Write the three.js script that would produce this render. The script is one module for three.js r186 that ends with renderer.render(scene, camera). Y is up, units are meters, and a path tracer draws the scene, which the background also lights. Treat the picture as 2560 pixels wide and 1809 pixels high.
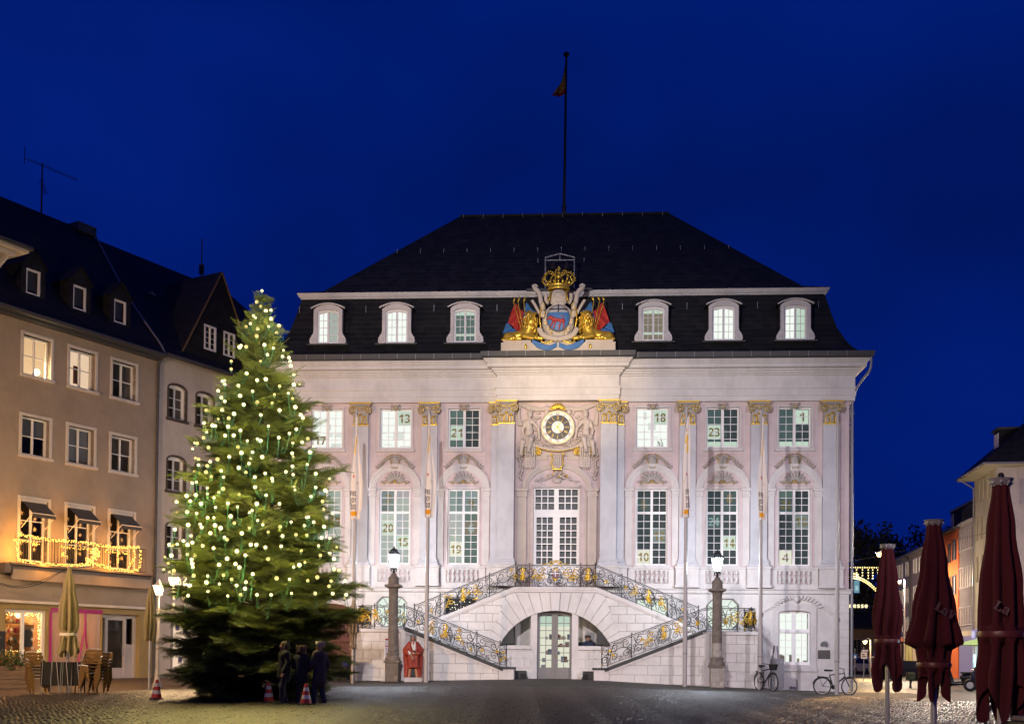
import * as THREE from 'three';
import { mergeGeometries, mergeVertices } from 'three/addons/utils/BufferGeometryUtils.js';
import { RoundedBoxGeometry } from 'three/addons/geometries/RoundedBoxGeometry.js';
import { MarchingCubes } from 'three/addons/objects/MarchingCubes.js';
import { RectAreaLightUniformsLib } from 'three/addons/lights/RectAreaLightUniformsLib.js';
import { FontLoader } from 'three/addons/loaders/FontLoader.js';
import { TextGeometry } from 'three/addons/geometries/TextGeometry.js';
RectAreaLightUniformsLib.init();

// ---------------------------------------------------------------- camera, sky, main lights, exposure
const scene = new THREE.Scene();
const camera = new THREE.PerspectiveCamera(36.4, 2560 / 1809, 0.1, 1500);
camera.position.set(0, 1, 0);
camera.rotation.set(0.021741, 0, 0.0097863, 'XYZ');
camera.setViewOffset(2560, 1809, 0, -673.8, 2560, 1809);      // rising front, as on a shift lens
const renderer = new THREE.WebGLRenderer({ antialias: true });
renderer.toneMapping = THREE.LinearToneMapping;
renderer.toneMappingExposure = 1;
renderer.shadowMap.enabled = true;

function rngOf(seed) { let s = seed >>> 0; return () => { s = (s + 0x6D2B79F5) | 0; let t = Math.imul(s ^ (s >>> 15), 1 | s); t = (t + Math.imul(t ^ (t >>> 7), 61 | t)) ^ t; return ((t ^ (t >>> 14)) >>> 0) / 4294967296; }; }
const PI = Math.PI, { lerp, clamp, smoothstep } = THREE.MathUtils;
const V = (x, y, z) => new THREE.Vector3(x, y, z);
const hash = (x, y, s) => { let h = Math.imul(x | 0, 374761393) + Math.imul(y | 0, 668265263) + Math.imul(s | 0, 1274126177); h = Math.imul(h ^ (h >>> 13), 1274126177); return ((h ^ (h >>> 16)) >>> 0) / 4294967296; };
// tileable value noise, period p cells
function vnoise(x, y, p, s) {
  const ix = Math.floor(x), iy = Math.floor(y), fx = x - ix, fy = y - iy, m = (a) => ((a % p) + p) % p, u = fx * fx * (3 - 2 * fx), v = fy * fy * (3 - 2 * fy);
  return lerp(lerp(hash(m(ix), m(iy), s), hash(m(ix + 1), m(iy), s), u), lerp(hash(m(ix), m(iy + 1), s), hash(m(ix + 1), m(iy + 1), s), u), v);
}
const fbm = (x, y, p, s, o = 5) => { let a = 0, w = 0.5, t = 0; for (let i = 0; i < o; i++) { a += w * vnoise(x, y, p, s + i); t += w; w *= 0.55; x *= 2; y *= 2; p *= 2; } return a / t; };
{ // dusk sky: deep blue with faint broad cloud, the last glow on the side of the town hall
  const W = 512, H = 256, d = new Float32Array(W * H * 4);
  for (let j = 0; j < H; j++) for (let i = 0; i < W; i++) {
    const up = ((j + 0.5) / H - 0.5) * 180, n = fbm(i / W * 16, j / H * 16 + 3, 16, 11, 5) - 0.5, k = (1 + 1.15 * n) * (0.86 + 0.0055 * clamp(up, 0, 40)), o = (j * W + i) * 4;
    d[o] = 0.0003 + 0.0010 * Math.max(0, n); d[o + 1] = 0.0098 * k; d[o + 2] = 0.138 * k; d[o + 3] = 1;
  }
  const t = new THREE.DataTexture(d, W, H, THREE.RGBAFormat, THREE.FloatType);
  t.mapping = THREE.EquirectangularReflectionMapping; t.magFilter = t.minFilter = THREE.LinearFilter; t.needsUpdate = true;
  scene.background = t; scene.environment = t;
}
const dusk = new THREE.DirectionalLight(new THREE.Color(0.6, 0.7, 1), 0.012);
dusk.position.set(60, 40, -160); dusk.target.position.set(0, 0, -40); dusk.castShadow = true; dusk.shadow.radius = 30;
Object.assign(dusk.shadow.camera, { left: -60, right: 60, top: 60, bottom: -60, far: 400 });
scene.add(dusk, dusk.target);

// ---------------------------------------------------------------- helpers
const used = {};
const numbered = (n) => { used[n] = (used[n] ?? -1) + 1; return used[n] ? n + '_' + String(used[n]).padStart(3, '0') : n; };
function tag(o, label, category, group) { o.userData.label = label; if (category) o.userData.category = category; if (group) o.userData.group = group; return o; }
function thing(name, label, category, pos = [0, 0, 0], turn = 0, group) {
  const o = new THREE.Group(); o.name = numbered(name); scene.add(o); o.position.set(...pos); o.rotation.y = turn; return tag(o, label, category, group);
}
function boxUV(g) { // uv in metres, by the way each face points
  const p = g.attributes.position, n = g.attributes.normal, uv = new Float32Array(p.count * 2);
  for (let i = 0; i < p.count; i++) {
    const x = Math.abs(n.getX(i)), y = Math.abs(n.getY(i)), z = Math.abs(n.getZ(i));
    if (y >= x && y >= z) { uv[2 * i] = p.getX(i); uv[2 * i + 1] = p.getZ(i); } else if (x > z) { uv[2 * i] = p.getZ(i); uv[2 * i + 1] = p.getY(i); } else { uv[2 * i] = p.getX(i); uv[2 * i + 1] = p.getY(i); }
  }
  return g.setAttribute('uv', new THREE.BufferAttribute(uv, 2));
}
const _m = new THREE.Matrix4(), _q = new THREE.Quaternion();
class MB { // collects shapes, then makes ONE named mesh of them
  constructor() { this.g = []; this.keep = false; }
  add(g, m) { if (g.index) g = g.toNonIndexed(); else g = g.clone(); if (m) g.applyMatrix4(m); for (const k of Object.keys(g.attributes)) if (!['position', 'normal', 'uv'].includes(k)) g.deleteAttribute(k); if (!g.attributes.uv) g.setAttribute('uv', new THREE.BufferAttribute(new Float32Array(g.attributes.position.count * 2), 2)); g.morphAttributes = {}; g.clearGroups(); this.g.push(g); return this; }
  box(x0, y0, z0, x1, y1, z1, r = 0) {
    const w = Math.abs(x1 - x0), h = Math.abs(y1 - y0), d = Math.abs(z1 - z0);
    return this.add(r ? new RoundedBoxGeometry(w, h, d, 1, Math.min(r, w / 2.01, h / 2.01, d / 2.01)) : new THREE.BoxGeometry(w, h, d), _m.makeTranslation((x0 + x1) / 2, (y0 + y1) / 2, (z0 + z1) / 2));
  }
  bar(a, b, r, r2 = r, n = 6) { a = V(...a); b = V(...b); const d = b.clone().sub(a), l = d.length(); return this.add(new THREE.CylinderGeometry(r2, r, l, n, 1), new THREE.Matrix4().compose(a.clone().addScaledVector(d, 0.5), new THREE.Quaternion().setFromUnitVectors(V(0, 1, 0), d.normalize()), V(1, 1, 1))); }
  beam(a, b, w, h) { a = V(...a); b = V(...b); const d = b.clone().sub(a), l = d.length(), o = new THREE.Object3D(); o.position.copy(a).addScaledVector(d, 0.5); o.lookAt(b); o.updateMatrix(); return this.add(new THREE.BoxGeometry(w, h, l), o.matrix); }
  tube(pts, r, n = 5, closed = false, seg) { return this.add(new THREE.TubeGeometry(new THREE.CatmullRomCurve3(pts.map((p) => (p.isVector3 ? p : V(...p))), closed), seg ?? Math.max(4, (pts.length - 1) * 4), r, n, closed)); }
  poly(pts, r, n = 4) { for (let i = 0; i + 1 < pts.length; i++) this.bar(pts[i], pts[i + 1], r, r, n); return this; }
  lathe(prof, x, y, z, n = 16, sx = 1, sz = 1) { return this.add(new THREE.LatheGeometry(prof.map((p) => new THREE.Vector2(...p)), n), new THREE.Matrix4().compose(V(x, y, z), _q.identity(), V(sx, 1, sz))); }
  ball(x, y, z, rx, ry = rx, rz = rx, n = 10) { return this.add(new THREE.SphereGeometry(1, n, Math.max(5, n * 0.6 | 0)), new THREE.Matrix4().compose(V(x, y, z), _q.identity(), V(rx, ry, rz))); }
  ext(shape, z, depth, bevel = 0, seg = 10) { return this.add(new THREE.ExtrudeGeometry(shape, { depth: depth - 2 * bevel, bevelEnabled: bevel > 0, bevelThickness: bevel, bevelSize: bevel, bevelOffset: -bevel, bevelSegments: 1, curveSegments: seg }), _m.makeTranslation(0, 0, z + bevel)); }
  // sweep of an outline [(out, y)] along a path [(x, z)] in plan, mitred; out is to the left of travel
  mould(prof, path, closed = false) {
    const n = path.length, off = path.map((p, i) => {
      const d = (a, b) => { const x = b[0] - a[0], z = b[1] - a[1], l = Math.hypot(x, z); return [-z / l, x / l]; };
      const a = i > 0 || closed ? d(path[(i + n - 1) % n], p) : null, b = i < n - 1 || closed ? d(p, path[(i + 1) % n]) : null;
      if (!a) return b; if (!b) return a;
      const k = 1 + a[0] * b[0] + a[1] * b[1]; return [(a[0] + b[0]) / k, (a[1] + b[1]) / k];
    }), v = [], P = (i, j) => [path[i][0] + off[i][0] * prof[j][0], prof[j][1], path[i][1] + off[i][1] * prof[j][0]];
    for (let i = 0; i < (closed ? n : n - 1); i++) for (let j = 0; j + 1 < prof.length; j++) {
      const k = (i + 1) % n, a = P(i, j), b = P(k, j), c = P(k, j + 1), e = P(i, j + 1); v.push(...a, ...b, ...c, ...a, ...c, ...e);
    }
    const g = new THREE.BufferGeometry().setAttribute('position', new THREE.BufferAttribute(new Float32Array(v), 3)); g.computeVertexNormals(); return this.add(g);
  }
  quad(a, b, c, d) { const g = new THREE.BufferGeometry().setAttribute('position', new THREE.BufferAttribute(new Float32Array([...a, ...b, ...c, ...a, ...c, ...d]), 3)); g.computeVertexNormals(); return this.add(g); }
  geo() { const g = this.g.length === 1 ? this.g[0] : mergeGeometries(this.g); return this.keep ? g : boxUV(g); }
  build(name, mat, parent, pos) { const m = new THREE.Mesh(this.geo(), mat); m.name = name; m.castShadow = m.receiveShadow = true; if (pos) m.position.set(...pos); (parent ?? scene).add(m); if (!parent) m.name = numbered(name); return m; }
}
const mb = () => new MB();
const put = (name, g, mat, parent, pos) => { const m = new THREE.Mesh(g, mat); m.name = parent ? name : numbered(name); m.castShadow = m.receiveShadow = true; if (pos) m.position.set(...pos); (parent ?? scene).add(m); return m; };
const shp = (pts) => { const s = new THREE.Shape(); pts.forEach((p, i) => (i ? s.lineTo(...p) : s.moveTo(...p))); return s; };
const rect = (x0, y0, x1, y1) => shp([[x0, y0], [x1, y0], [x1, y1], [x0, y1]]);
// rectangle with a segmental (elliptic) head: springing at ys, rise r
const archPts = (x0, y0, x1, ys, r, n = 14) => { const p = [[x0, y0], [x1, y0]], c = (x0 + x1) / 2, h = (x1 - x0) / 2; for (let i = 0; i <= n; i++) { const a = PI * i / n; p.push([c + h * Math.cos(a), ys + r * Math.sin(a)]); } return p; };
const spiral = (cx, cy, z, r, turns, a0, dir = 1, n = 14, bulge = 0) => { const p = []; for (let i = 0; i <= n; i++) { const t = i / n, a = a0 + dir * turns * 2 * PI * t, q = r * (1 - 0.88 * t); p.push([cx + q * Math.cos(a), cy + q * Math.sin(a), z + bulge * t]); } return p; };
// a body as one smooth skin round tapered bones [[ax,ay,az,ra, bx,by,bz,rb], ...]
function skin(bones, cell, k = 0.03, squash) {
  const lo = V(1e9, 1e9, 1e9), hi = V(-1e9, -1e9, -1e9);
  for (const b of bones) for (const o of [0, 4]) { const r = b[o + 3] + 2.5 * cell; lo.min(V(b[o] - r, b[o + 1] - r, b[o + 2] - r)); hi.max(V(b[o] + r, b[o + 1] + r, b[o + 2] + r)); }
  const half = Math.max(hi.x - lo.x, hi.y - lo.y, hi.z - lo.z) / 2, c = lo.clone().add(hi).multiplyScalar(0.5), N = clamp(Math.ceil(2 * half / cell), 16, 130), mc = new MarchingCubes(N, new THREE.MeshStandardMaterial(), false, false, 160000);
  const P = (i) => (i - N / 2) / (N / 2) * half;
  mc.field.fill(-1);
  for (let z = 0; z < N; z++) { const pz = P(z) + c.z; if (pz < lo.z || pz > hi.z) continue; for (let y = 0; y < N; y++) { const py = P(y) + c.y; if (py < lo.y || py > hi.y) continue; for (let x = 0; x < N; x++) { const px = P(x) + c.x; if (px < lo.x || px > hi.x) continue;
    let d = 1e3;
    for (const b of bones) {
      const ex = b[4] - b[0], ey = b[5] - b[1], ez = b[6] - b[2], l = ex * ex + ey * ey + ez * ez, t = l ? clamp(((px - b[0]) * ex + (py - b[1]) * ey + (pz - b[2]) * ez) / l, 0, 1) : 0;
      const sz = b[8] ?? 1, q = Math.hypot(px - b[0] - ex * t, py - b[1] - ey * t, (pz - b[2] - ez * t) / sz) - (b[3] + (b[7] - b[3]) * t), h = Math.max(k - Math.abs(d - q), 0) / k;
      d = Math.min(d, q) - h * h * k * 0.25;
    }
    mc.field[x + y * N + z * N * N] = -d;
  } } }
  mc.isolation = 0; mc.update();
  let g = new THREE.BufferGeometry();
  g.setAttribute('position', new THREE.BufferAttribute(mc.positionArray.slice(0, mc.count * 3), 3));
  g = mergeVertices(g, 1e-5); g.scale(half, half, half); g.translate(c.x, c.y, c.z); g.computeVertexNormals();
  return g;
}

// ---------------------------------------------------------------- materials
function tex(N, f, srgb = true, rep) { // f(u, v) -> grey or [r, g, b] in 0..1
  const d = new Uint8Array(N * N * 4);
  for (let j = 0; j < N; j++) for (let i = 0; i < N; i++) { const c = f((i + 0.5) / N, (j + 0.5) / N), o = (j * N + i) * 4; for (let k = 0; k < 3; k++) d[o + k] = 255 * clamp(c.length ? c[k] : c, 0, 1); d[o + 3] = 255; }
  const t = new THREE.DataTexture(d, N, N); t.wrapS = t.wrapT = THREE.RepeatWrapping; t.magFilter = t.minFilter = THREE.LinearFilter; if (srgb) t.colorSpace = THREE.SRGBColorSpace; if (rep) t.repeat.set(rep, rep); t.needsUpdate = true; return t;
}
const T = {};
T.plaster = tex(512, (u, v) => { const a = fbm(u * 6, v * 6, 6, 3, 6), b = fbm(u * 40, v * 14, 40, 9, 3), s = fbm(u * 5, v * 5, 5, 31, 3), speck = hash(u * 512, v * 512, 5); return 0.86 + 0.11 * a + 0.05 * b - 0.04 * smoothstep(s, 0.52, 0.75) - (speck > 0.997 ? 0.10 : 0); }, true, 0.22);
T.plasterB = tex(256, (u, v) => 0.5 + 0.6 * (fbm(u * 24, v * 24, 24, 7, 4) - 0.5), false, 0.8);
T.stone = tex(256, (u, v) => { const a = fbm(u * 8, v * 8, 8, 21, 6), s = hash(u * 256, v * 256, 6); return [0.62 + 0.4 * a - 0.15 * s, 0.60 + 0.4 * a - 0.15 * s, 0.58 + 0.38 * a - 0.15 * s]; }, true, 0.8);
T.slate = tex(512, (u, v) => { const r = Math.floor(v * 32), o = (r % 2) * 0.5, c = Math.floor(u * 24 + o); return 0.35 + 0.65 * hash(((c % 24) + 24) % 24, r, 3) * (0.8 + 0.4 * fbm(u * 30, v * 30, 30, 2, 3)); }, true, 0.125);
T.slateB = tex(512, (u, v) => { const y = v * 32, r = Math.floor(y), o = (r % 2) * 0.5, x = u * 24 + o, fy = y - r, fx = x - Math.floor(x), c = ((Math.floor(x) % 24) + 24) % 24; return (1 - fy) * 0.7 + 0.3 * hash(c, r, 8) - (fx < 0.06 ? 0.3 : 0); }, false, 0.125);
T.paver = tex(512, (u, v) => { const y = v * 16, r = Math.floor(y), x = u * 10 + hash(r, 3, 9) * 10, c = ((Math.floor(x) % 10) + 10) % 10, fx = x - Math.floor(x), fy = y - r, j = fx < 0.03 || fy < 0.07; const h = hash(c, r, 4), n = fbm(u * 40, v * 40, 40, 3, 3); return j ? [0.55, 0.52, 0.5] : [0.62 + 0.22 * h + 0.15 * n, 0.58 + 0.22 * h + 0.15 * n, 0.55 + 0.2 * h + 0.15 * n]; }, true, 0.4);
T.paverB = tex(512, (u, v) => { const y = v * 16, r = Math.floor(y), x = u * 10 + hash(r, 3, 9) * 10, c = ((Math.floor(x) % 10) + 10) % 10, fx = x - Math.floor(x), fy = y - r; return fx < 0.05 || fy < 0.08 ? 0.1 : 0.7 + 0.3 * hash(c, r, 5); }, false, 0.4);
T.fabric = tex(256, (u, v) => 0.82 + 0.1 * fbm(u * 10, v * 10, 10, 5, 4) + 0.08 * (Math.sin(u * 256 * PI) * Math.sin(v * 256 * PI) > 0 ? 1 : 0), true, 2);
T.wood = tex(256, (u, v) => { const g = fbm(u * 3, v * 40, 40, 13, 4); return 0.68 + 0.4 * g; }, true, 1.2);
T.asphalt = tex(512, (u, v) => { const a = fbm(u * 8, v * 8, 8, 41, 5), s = hash(u * 512, v * 512, 12); return 0.62 + 0.35 * a + 0.22 * (s - 0.5); }, true, 0.25);
T.fine = tex(256, (u, v) => 0.4 + 0.6 * fbm(u * 64, v * 64, 64, 17, 3), false, 1.5);
const C = (r, g, b) => new THREE.Color().setRGB(r, g, b);
const mat = (r, g, b, rough = 0.8, o = {}) => new THREE.MeshStandardMaterial({ color: C(r, g, b), roughness: rough, ...o });
const plaster = (r, g, b) => mat(r, g, b, 0.85, { map: T.plaster, bumpMap: T.plasterB, bumpScale: 0.004 });
const lit = (r, g, b, k = 1) => new THREE.MeshStandardMaterial({ color: C(0.03, 0.03, 0.03), emissive: C(r, g, b), emissiveIntensity: k, roughness: 0.9 });
const M = {
  pink: plaster(0.70, 0.575, 0.585), worn: plaster(0.47, 0.43, 0.40), white: plaster(0.74, 0.71, 0.70), trim: plaster(0.72, 0.68, 0.675), relief: plaster(0.62, 0.545, 0.50), joint: mat(0.46, 0.43, 0.42, 0.9),
  pilaster: plaster(0.63, 0.63, 0.675),
  frame: mat(0.80, 0.78, 0.78, 0.45), gold: mat(0.70, 0.46, 0.06, 0.32, { metalness: 0.6, bumpMap: T.fine, bumpScale: 0.004 }), ochre: mat(0.50, 0.33, 0.06, 0.5, { metalness: 0.2 }),
  slate: mat(0.0095, 0.0092, 0.0105, 0.75, { map: T.slate, bumpMap: T.slateB, bumpScale: 0.02 }), lead: mat(0.055, 0.055, 0.06, 0.6, { bumpMap: T.fine, bumpScale: 0.002 }), iron: mat(0.012, 0.012, 0.014, 0.45), zinc: mat(0.25, 0.25, 0.28, 0.45, { metalness: 0.4 }),
  glass: new THREE.MeshPhysicalMaterial({ color: C(0.97, 0.975, 0.97), roughness: 0.03, transmission: 1, thickness: 0, ior: 1.5, specularIntensity: 0.4 }),
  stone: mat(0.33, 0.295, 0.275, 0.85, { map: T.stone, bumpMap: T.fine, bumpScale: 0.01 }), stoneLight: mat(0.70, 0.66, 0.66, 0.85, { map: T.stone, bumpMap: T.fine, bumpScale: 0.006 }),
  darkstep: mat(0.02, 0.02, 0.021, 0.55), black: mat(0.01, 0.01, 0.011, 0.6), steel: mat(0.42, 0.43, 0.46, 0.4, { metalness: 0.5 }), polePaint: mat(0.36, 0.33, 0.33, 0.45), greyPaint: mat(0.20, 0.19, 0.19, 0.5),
};
const font = await new FontLoader().loadAsync('fonts/droid/droid_sans_bold.typeface.json');
const serif = await new FontLoader().loadAsync('fonts/droid/droid_serif_bold.typeface.json');
const serifThin = await new FontLoader().loadAsync('fonts/droid/droid_serif_regular.typeface.json'), sansThin = await new FontLoader().loadAsync('fonts/droid/droid_sans_regular.typeface.json');
function word(s, size, depth = 0.01, f = font, seg = 3) { const g = new TextGeometry(s, { font: f, size, depth, curveSegments: seg, bevelEnabled: false }); g.computeBoundingBox(); const b = g.boundingBox; g.translate(-(b.min.x + b.max.x) / 2, -(b.min.y + b.max.y) / 2, 0); return g; }
function spot(parent, pos, target, color, I, angle, pen, radius = 1) { const l = new THREE.SpotLight(color, I, 0, angle, pen, 2); l.position.set(...pos); l.target.position.set(...target); l.castShadow = true; l.shadow.radius = radius; parent.add(l, l.target); return l; }
function pointLight(parent, pos, color, I, radius = 1) { const l = new THREE.PointLight(color, I, 0, 2); l.position.set(...pos); l.castShadow = true; l.shadow.radius = radius; parent.add(l); return l; }

// ---------------------------------------------------------------- the lie of the land
const HALL = [1.9644, 0, -49.1], YAW = -0.06289, cY = Math.cos(YAW), sY = Math.sin(YAW);
const toHall = (x, z) => { const dx = x - HALL[0], dz = z - HALL[2]; return [dx * cY - dz * sY, dx * sY + dz * cY]; };
const fromHall = (u, n) => [HALL[0] + u * cY + n * sY, HALL[2] - u * sY + n * cY];
const FOOT = [[-60, -0.2], [-13, -0.15], [-6, -0.1], [-2, 0], [2, 0], [5, -0.15], [8.4, -0.26], [10, -0.4], [13, -0.48], [60, -0.5]];
function ground(x, z) {
  const [u, n] = toHall(x, z); let b = FOOT[0][1];
  for (let i = 0; i + 1 < FOOT.length; i++) if (u >= FOOT[i][0]) b = lerp(FOOT[i][1], FOOT[i + 1][1], clamp((u - FOOT[i][0]) / (FOOT[i + 1][0] - FOOT[i][0]), 0, 1));
  const t = clamp((n - 3) / 43, 0, 1.15);
  return n > 3 ? lerp(b, -0.6, t) : b;
}
// ================================================================ GROUND
function sheet(name, x0, x1, z0, z1, nx, nz, lift, m, fit) {
  const g = new THREE.BufferGeometry(), p = [], ix = [], ease = (t, a, b) => lerp(a, b, t);
  for (let j = 0; j <= nz; j++) for (let i = 0; i <= nx; i++) { let x = ease(i / nx, x0, x1), z = ease(j / nz, z0, z1); if (fit) [x, z] = fit(i / nx, j / nz); p.push(x, ground(x, z) + lift, z); }
  for (let j = 0; j < nz; j++) for (let i = 0; i < nx; i++) { const a = j * (nx + 1) + i, b = a + 1, c = a + nx + 1, d = c + 1; ix.push(a, c, b, b, c, d); }
  g.setAttribute('position', new THREE.BufferAttribute(new Float32Array(p), 3)); g.setIndex(ix); g.computeVertexNormals(); boxUV(g);
  const o = put(name, g, m); o.userData.kind = 'structure'; return o;
}
M.joints = mat(0.010, 0.009, 0.008, 0.9, { map: T.asphalt, bumpMap: T.fine, bumpScale: 0.01 });
M.asphalt = mat(0.038, 0.034, 0.032, 0.5, { map: T.asphalt, bumpMap: T.fine, bumpScale: 0.006 });
M.slab = mat(0.085, 0.060, 0.050, 0.6, { map: T.paver, bumpMap: T.paverB, bumpScale: 0.006 });
M.paver = mat(0.040, 0.032, 0.028, 0.7, { map: T.paver, bumpMap: T.paverB, bumpScale: 0.008 });
{ // one sheet to the horizon, finer where it is seen
  const xs = [-420, -160], zs = [60];
  for (let x = -60; x <= 60; x += 1.5) xs.push(x); xs.push(160, 420);
  for (let z = 10; z >= -120; z -= 1.5) zs.push(z); zs.push(-200, -460);
  const nx = xs.length - 1, nz = zs.length - 1;
  sheet('market_square', 0, 1, 0, 1, nx, nz, 0, M.joints, (a, b) => [xs[Math.round(a * nx)], zs[Math.round(b * nz)]]);
}
const paveEdge = (u) => (u < 2 ? 10.7 : lerp(10.7, 5.6, clamp((u - 2) / 13, 0, 1)));
const leftN = (x, z) => (x + 18.306) * 0.8661 + (z + 45) * 0.4998; // distance out from the row of houses on the left // how far the paved strip reaches out from the town hall
sheet('pavement', 0, 1, 0, 1, 60, 14, 0.012, M.paver, (a, b) => { const u = lerp(-14, 15.5, a), n = lerp(-0.3, paveEdge(u), b); return fromHall(u, n); });
sheet('left_pavement', 0, 1, 0, 1, 40, 12, 0.009, M.slab, (a, b) => { const t = lerp(-30, 12, a), n = lerp(-0.3, 10.3, b); return [-18.306 + 0.4998 * t + 0.8661 * n, -45 - 0.8661 * t + 0.4998 * n]; });
sheet('road', 0, 1, 0, 1, 30, 40, 0.008, M.asphalt, (a, b) => fromHall(lerp(13.2, 60, a), lerp(-60, 9, b)));
{ // setts of the square, laid in segmental arcs
  const g = new THREE.BoxGeometry(1, 1, 1, 2, 1, 2), p = g.attributes.position; // slightly domed
  for (let i = 0; i < p.count; i++) { const x = p.getX(i), z = p.getZ(i), e = Math.abs(x) > 0.4 || Math.abs(z) > 0.4; if (p.getY(i) > 0 && e) { p.setY(i, 0.12); p.setX(i, x * 0.93); p.setZ(i, z * 0.93); } }
  g.computeVertexNormals(); boxUV(g);
  const R = rngOf(5), list = [], W = 1.35, rad = 1.9, dz = 0.128;
  for (let c = -16; c <= 14; c++) for (let r = 0; r < 290; r++) {
    const xc = c * W, z0 = -17.5 - r * dz, half = Math.asin(W / 2 / rad), n = 11;
    for (let k = 0; k < n; k++) {
      const a = lerp(-half, half, (k + 0.25 + (r % 2) * 0.5 + 0.12 * R()) / n), x = xc + rad * Math.sin(a), z = z0 + rad * (Math.cos(a) - 1) + (R() - 0.5) * 0.012, [u, q] = toHall(x, z);
      if (Math.abs(x / z) > 0.56 || q < paveEdge(clamp(u, -14, 15.5)) + 0.06 || leftN(x, z) < 10.36 || u > 13.2 && q < 9) continue;
      list.push([x, z, a, R(), R()]);
    }
  }
  const im = new THREE.InstancedMesh(g, mat(1, 1, 1, 0.42, { bumpMap: T.fine, bumpScale: 0.006 }), list.length), o = new THREE.Object3D(), col = new THREE.Color();
  list.forEach(([x, z, a, r1, r2], i) => {
    o.position.set(x, ground(x, z) + 0.004 + r1 * 0.022, z); o.rotation.set((r2 - 0.5) * 0.26, a + (R() - 0.5) * 0.24, (r1 - 0.5) * 0.26); o.scale.set(0.106 + r2 * 0.014, 0.075, 0.106 + r1 * 0.014); o.updateMatrix(); im.setMatrixAt(i, o.matrix);
    const t = 0.55 + 0.9 * r2; im.setColorAt(i, col.setRGB(0.036 * t, 0.0275 * t, 0.022 * t * (0.9 + 0.2 * r1)));
  });
  im.name = 'cobblestones'; im.receiveShadow = im.castShadow = true; im.userData.kind = 'stuff'; tag(im, 'grey brown stone setts laid in arcs across the market square', 'cobblestones'); scene.add(im);
}

// ================================================================ TOWN HALL
const hall = thing('town_hall', 'pink and white baroque town hall with gilded clock, crest and dark mansard roof', 'town hall', HALL, YAW);
const AX = [-10.48, -7.33, -4.22, 4.22, 7.33, 10.48];
const octagon = (c, y, w, h, k) => [[c - w + k, y - h], [c + w - k, y - h], [c + w, y - h + k], [c + w, y + h - k], [c + w - k, y + h], [c - w + k, y + h], [c - w, y + h - k], [c - w, y - h + k]];
const OCT = (s) => octagon(s * 7.4 - 0.02, 2.92, 0.71, 0.69, 0.27);
{ // walls with their openings
  const up = rect(-12.85, 4.0, 12.85, 12.5);
  for (const c of AX) up.holes.push(rect(c - 0.70, 5.07, c + 0.70, 8.46), rect(c - 0.72, 10.32, c + 0.72, 12.1));
  up.holes.push(rect(-1.06, 4.0 + 0.02, 1.0, 8.53));
  mb().ext(up, -0.45, 0.45).build('upper_wall', M.pink, hall);
  const lo = rect(-12.85, -0.9, 12.85, 4.0);
  lo.holes.push(shp(OCT(-1)), shp(OCT(1)), rect(-5.03, 2.0, -3.57, 3.6), rect(3.52, 2.0, 4.97, 3.6), shp(archPts(9.8, 0.72, 11.2, 2.98, 0.12)), shp(archPts(-12.1, -0.2, -9.1, 2.9, 0.45)), rect(-0.78, 0, 0.72, 3.0));
  mb().ext(lo, -0.45, 0.45).build('ground_floor_wall', M.white, hall);
  mb().box(-12.85, -0.9, -12, -12.4, 14.2, -0.45).box(12.4, -0.9, -12, 12.85, 14.2, -0.45).box(-12.4, -0.9, -12, 12.4, 14.2, -11.6).box(-12.4, 12.5, -0.45, 12.4, 14.2, 0).build('side_wall', M.pink, hall);
  mb().box(-12.3, 9.3, -4.2, 12.3, 9.5, -0.5).box(-12.3, 4.0, -4.2, 12.3, 4.2, -0.5).box(-12.3, -0.5, -4.2, 12.3, 14.2, -4.0).build('inner_wall', M.white, hall);
  for (let k = 0; k < 13; k++) { const y = -0.55 + k * 0.355; if (y < 3.75) for (const s of [1]) mb().box(s * (k % 2 ? 12.15 : 12.22), y, 0, s * 12.86, y + 0.335, 0.035, 0.01).build('stone_block', M.white, hall); }
  mb().box(8.45, -0.9, 0, 12.84, 0.42 - 0.0, 0.05, 0.01).build('plinth', M.trim, hall); mb().box(-12.84, -0.9, 0, -8.45, 0.35, 0.05, 0.01).build('plinth', M.trim, hall);
}
const WINGS = [[-12.85, -12], [-12.85, 0], [12.85, 0], [12.85, -12]], BREAK = (o) => [[-12.85 - o, -12], [-12.85 - o, o], [-2.72, o], [-2.72, o + 0.35], [2.72, o + 0.35], [2.72, o], [12.85 + o, o], [12.85 + o, -12]];
mb().mould([[0, 3.80], [0.05, 3.82], [0.09, 3.84], [0.09, 3.97], [0.15, 4.0], [0.15, 4.05], [0, 4.07]], WINGS).build('string_course', M.trim, hall);
mb().mould([[-0.22, 12.34], [0.0, 12.34], [0.0, 12.56], [0.035, 12.57], [0.035, 12.86], [0.07, 12.88], [0.09, 12.93], [0.0, 12.95], [0, 13.47]], BREAK(0.2)).build('frieze', M.white, hall);
mb().mould([[0, 13.46], [0.06, 13.48], [0.06, 13.53], [0.12, 13.56], [0.16, 13.64], [0.22, 13.66], [0.22, 13.72], [0.40, 13.76], [0.40, 13.90], [0.44, 13.92], [0.50, 14.0], [0.56, 14.06], [0.56, 14.09], [0, 14.12]], BREAK(0.2)).build('cornice', M.white, hall);
const gut = mb().mould([[0.50, 14.10], [0.60, 14.10], [0.66, 14.16], [0.69, 14.36], [0.64, 14.38], [0.0, 14.40]], BREAK(0.2)).build('gutter', M.lead, hall);
{ const b = mb(); for (let u = -12.9; u < 13; u += 0.82) { const n = 0.2 + 0.695 + (Math.abs(u) < 3.3 ? 0.35 : 0); b.box(u, 14.14, n - 0.06, u + 0.02, 14.37, n); } b.build('gutter_clip', M.zinc, gut).userData.kind = 'stuff'; }
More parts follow.
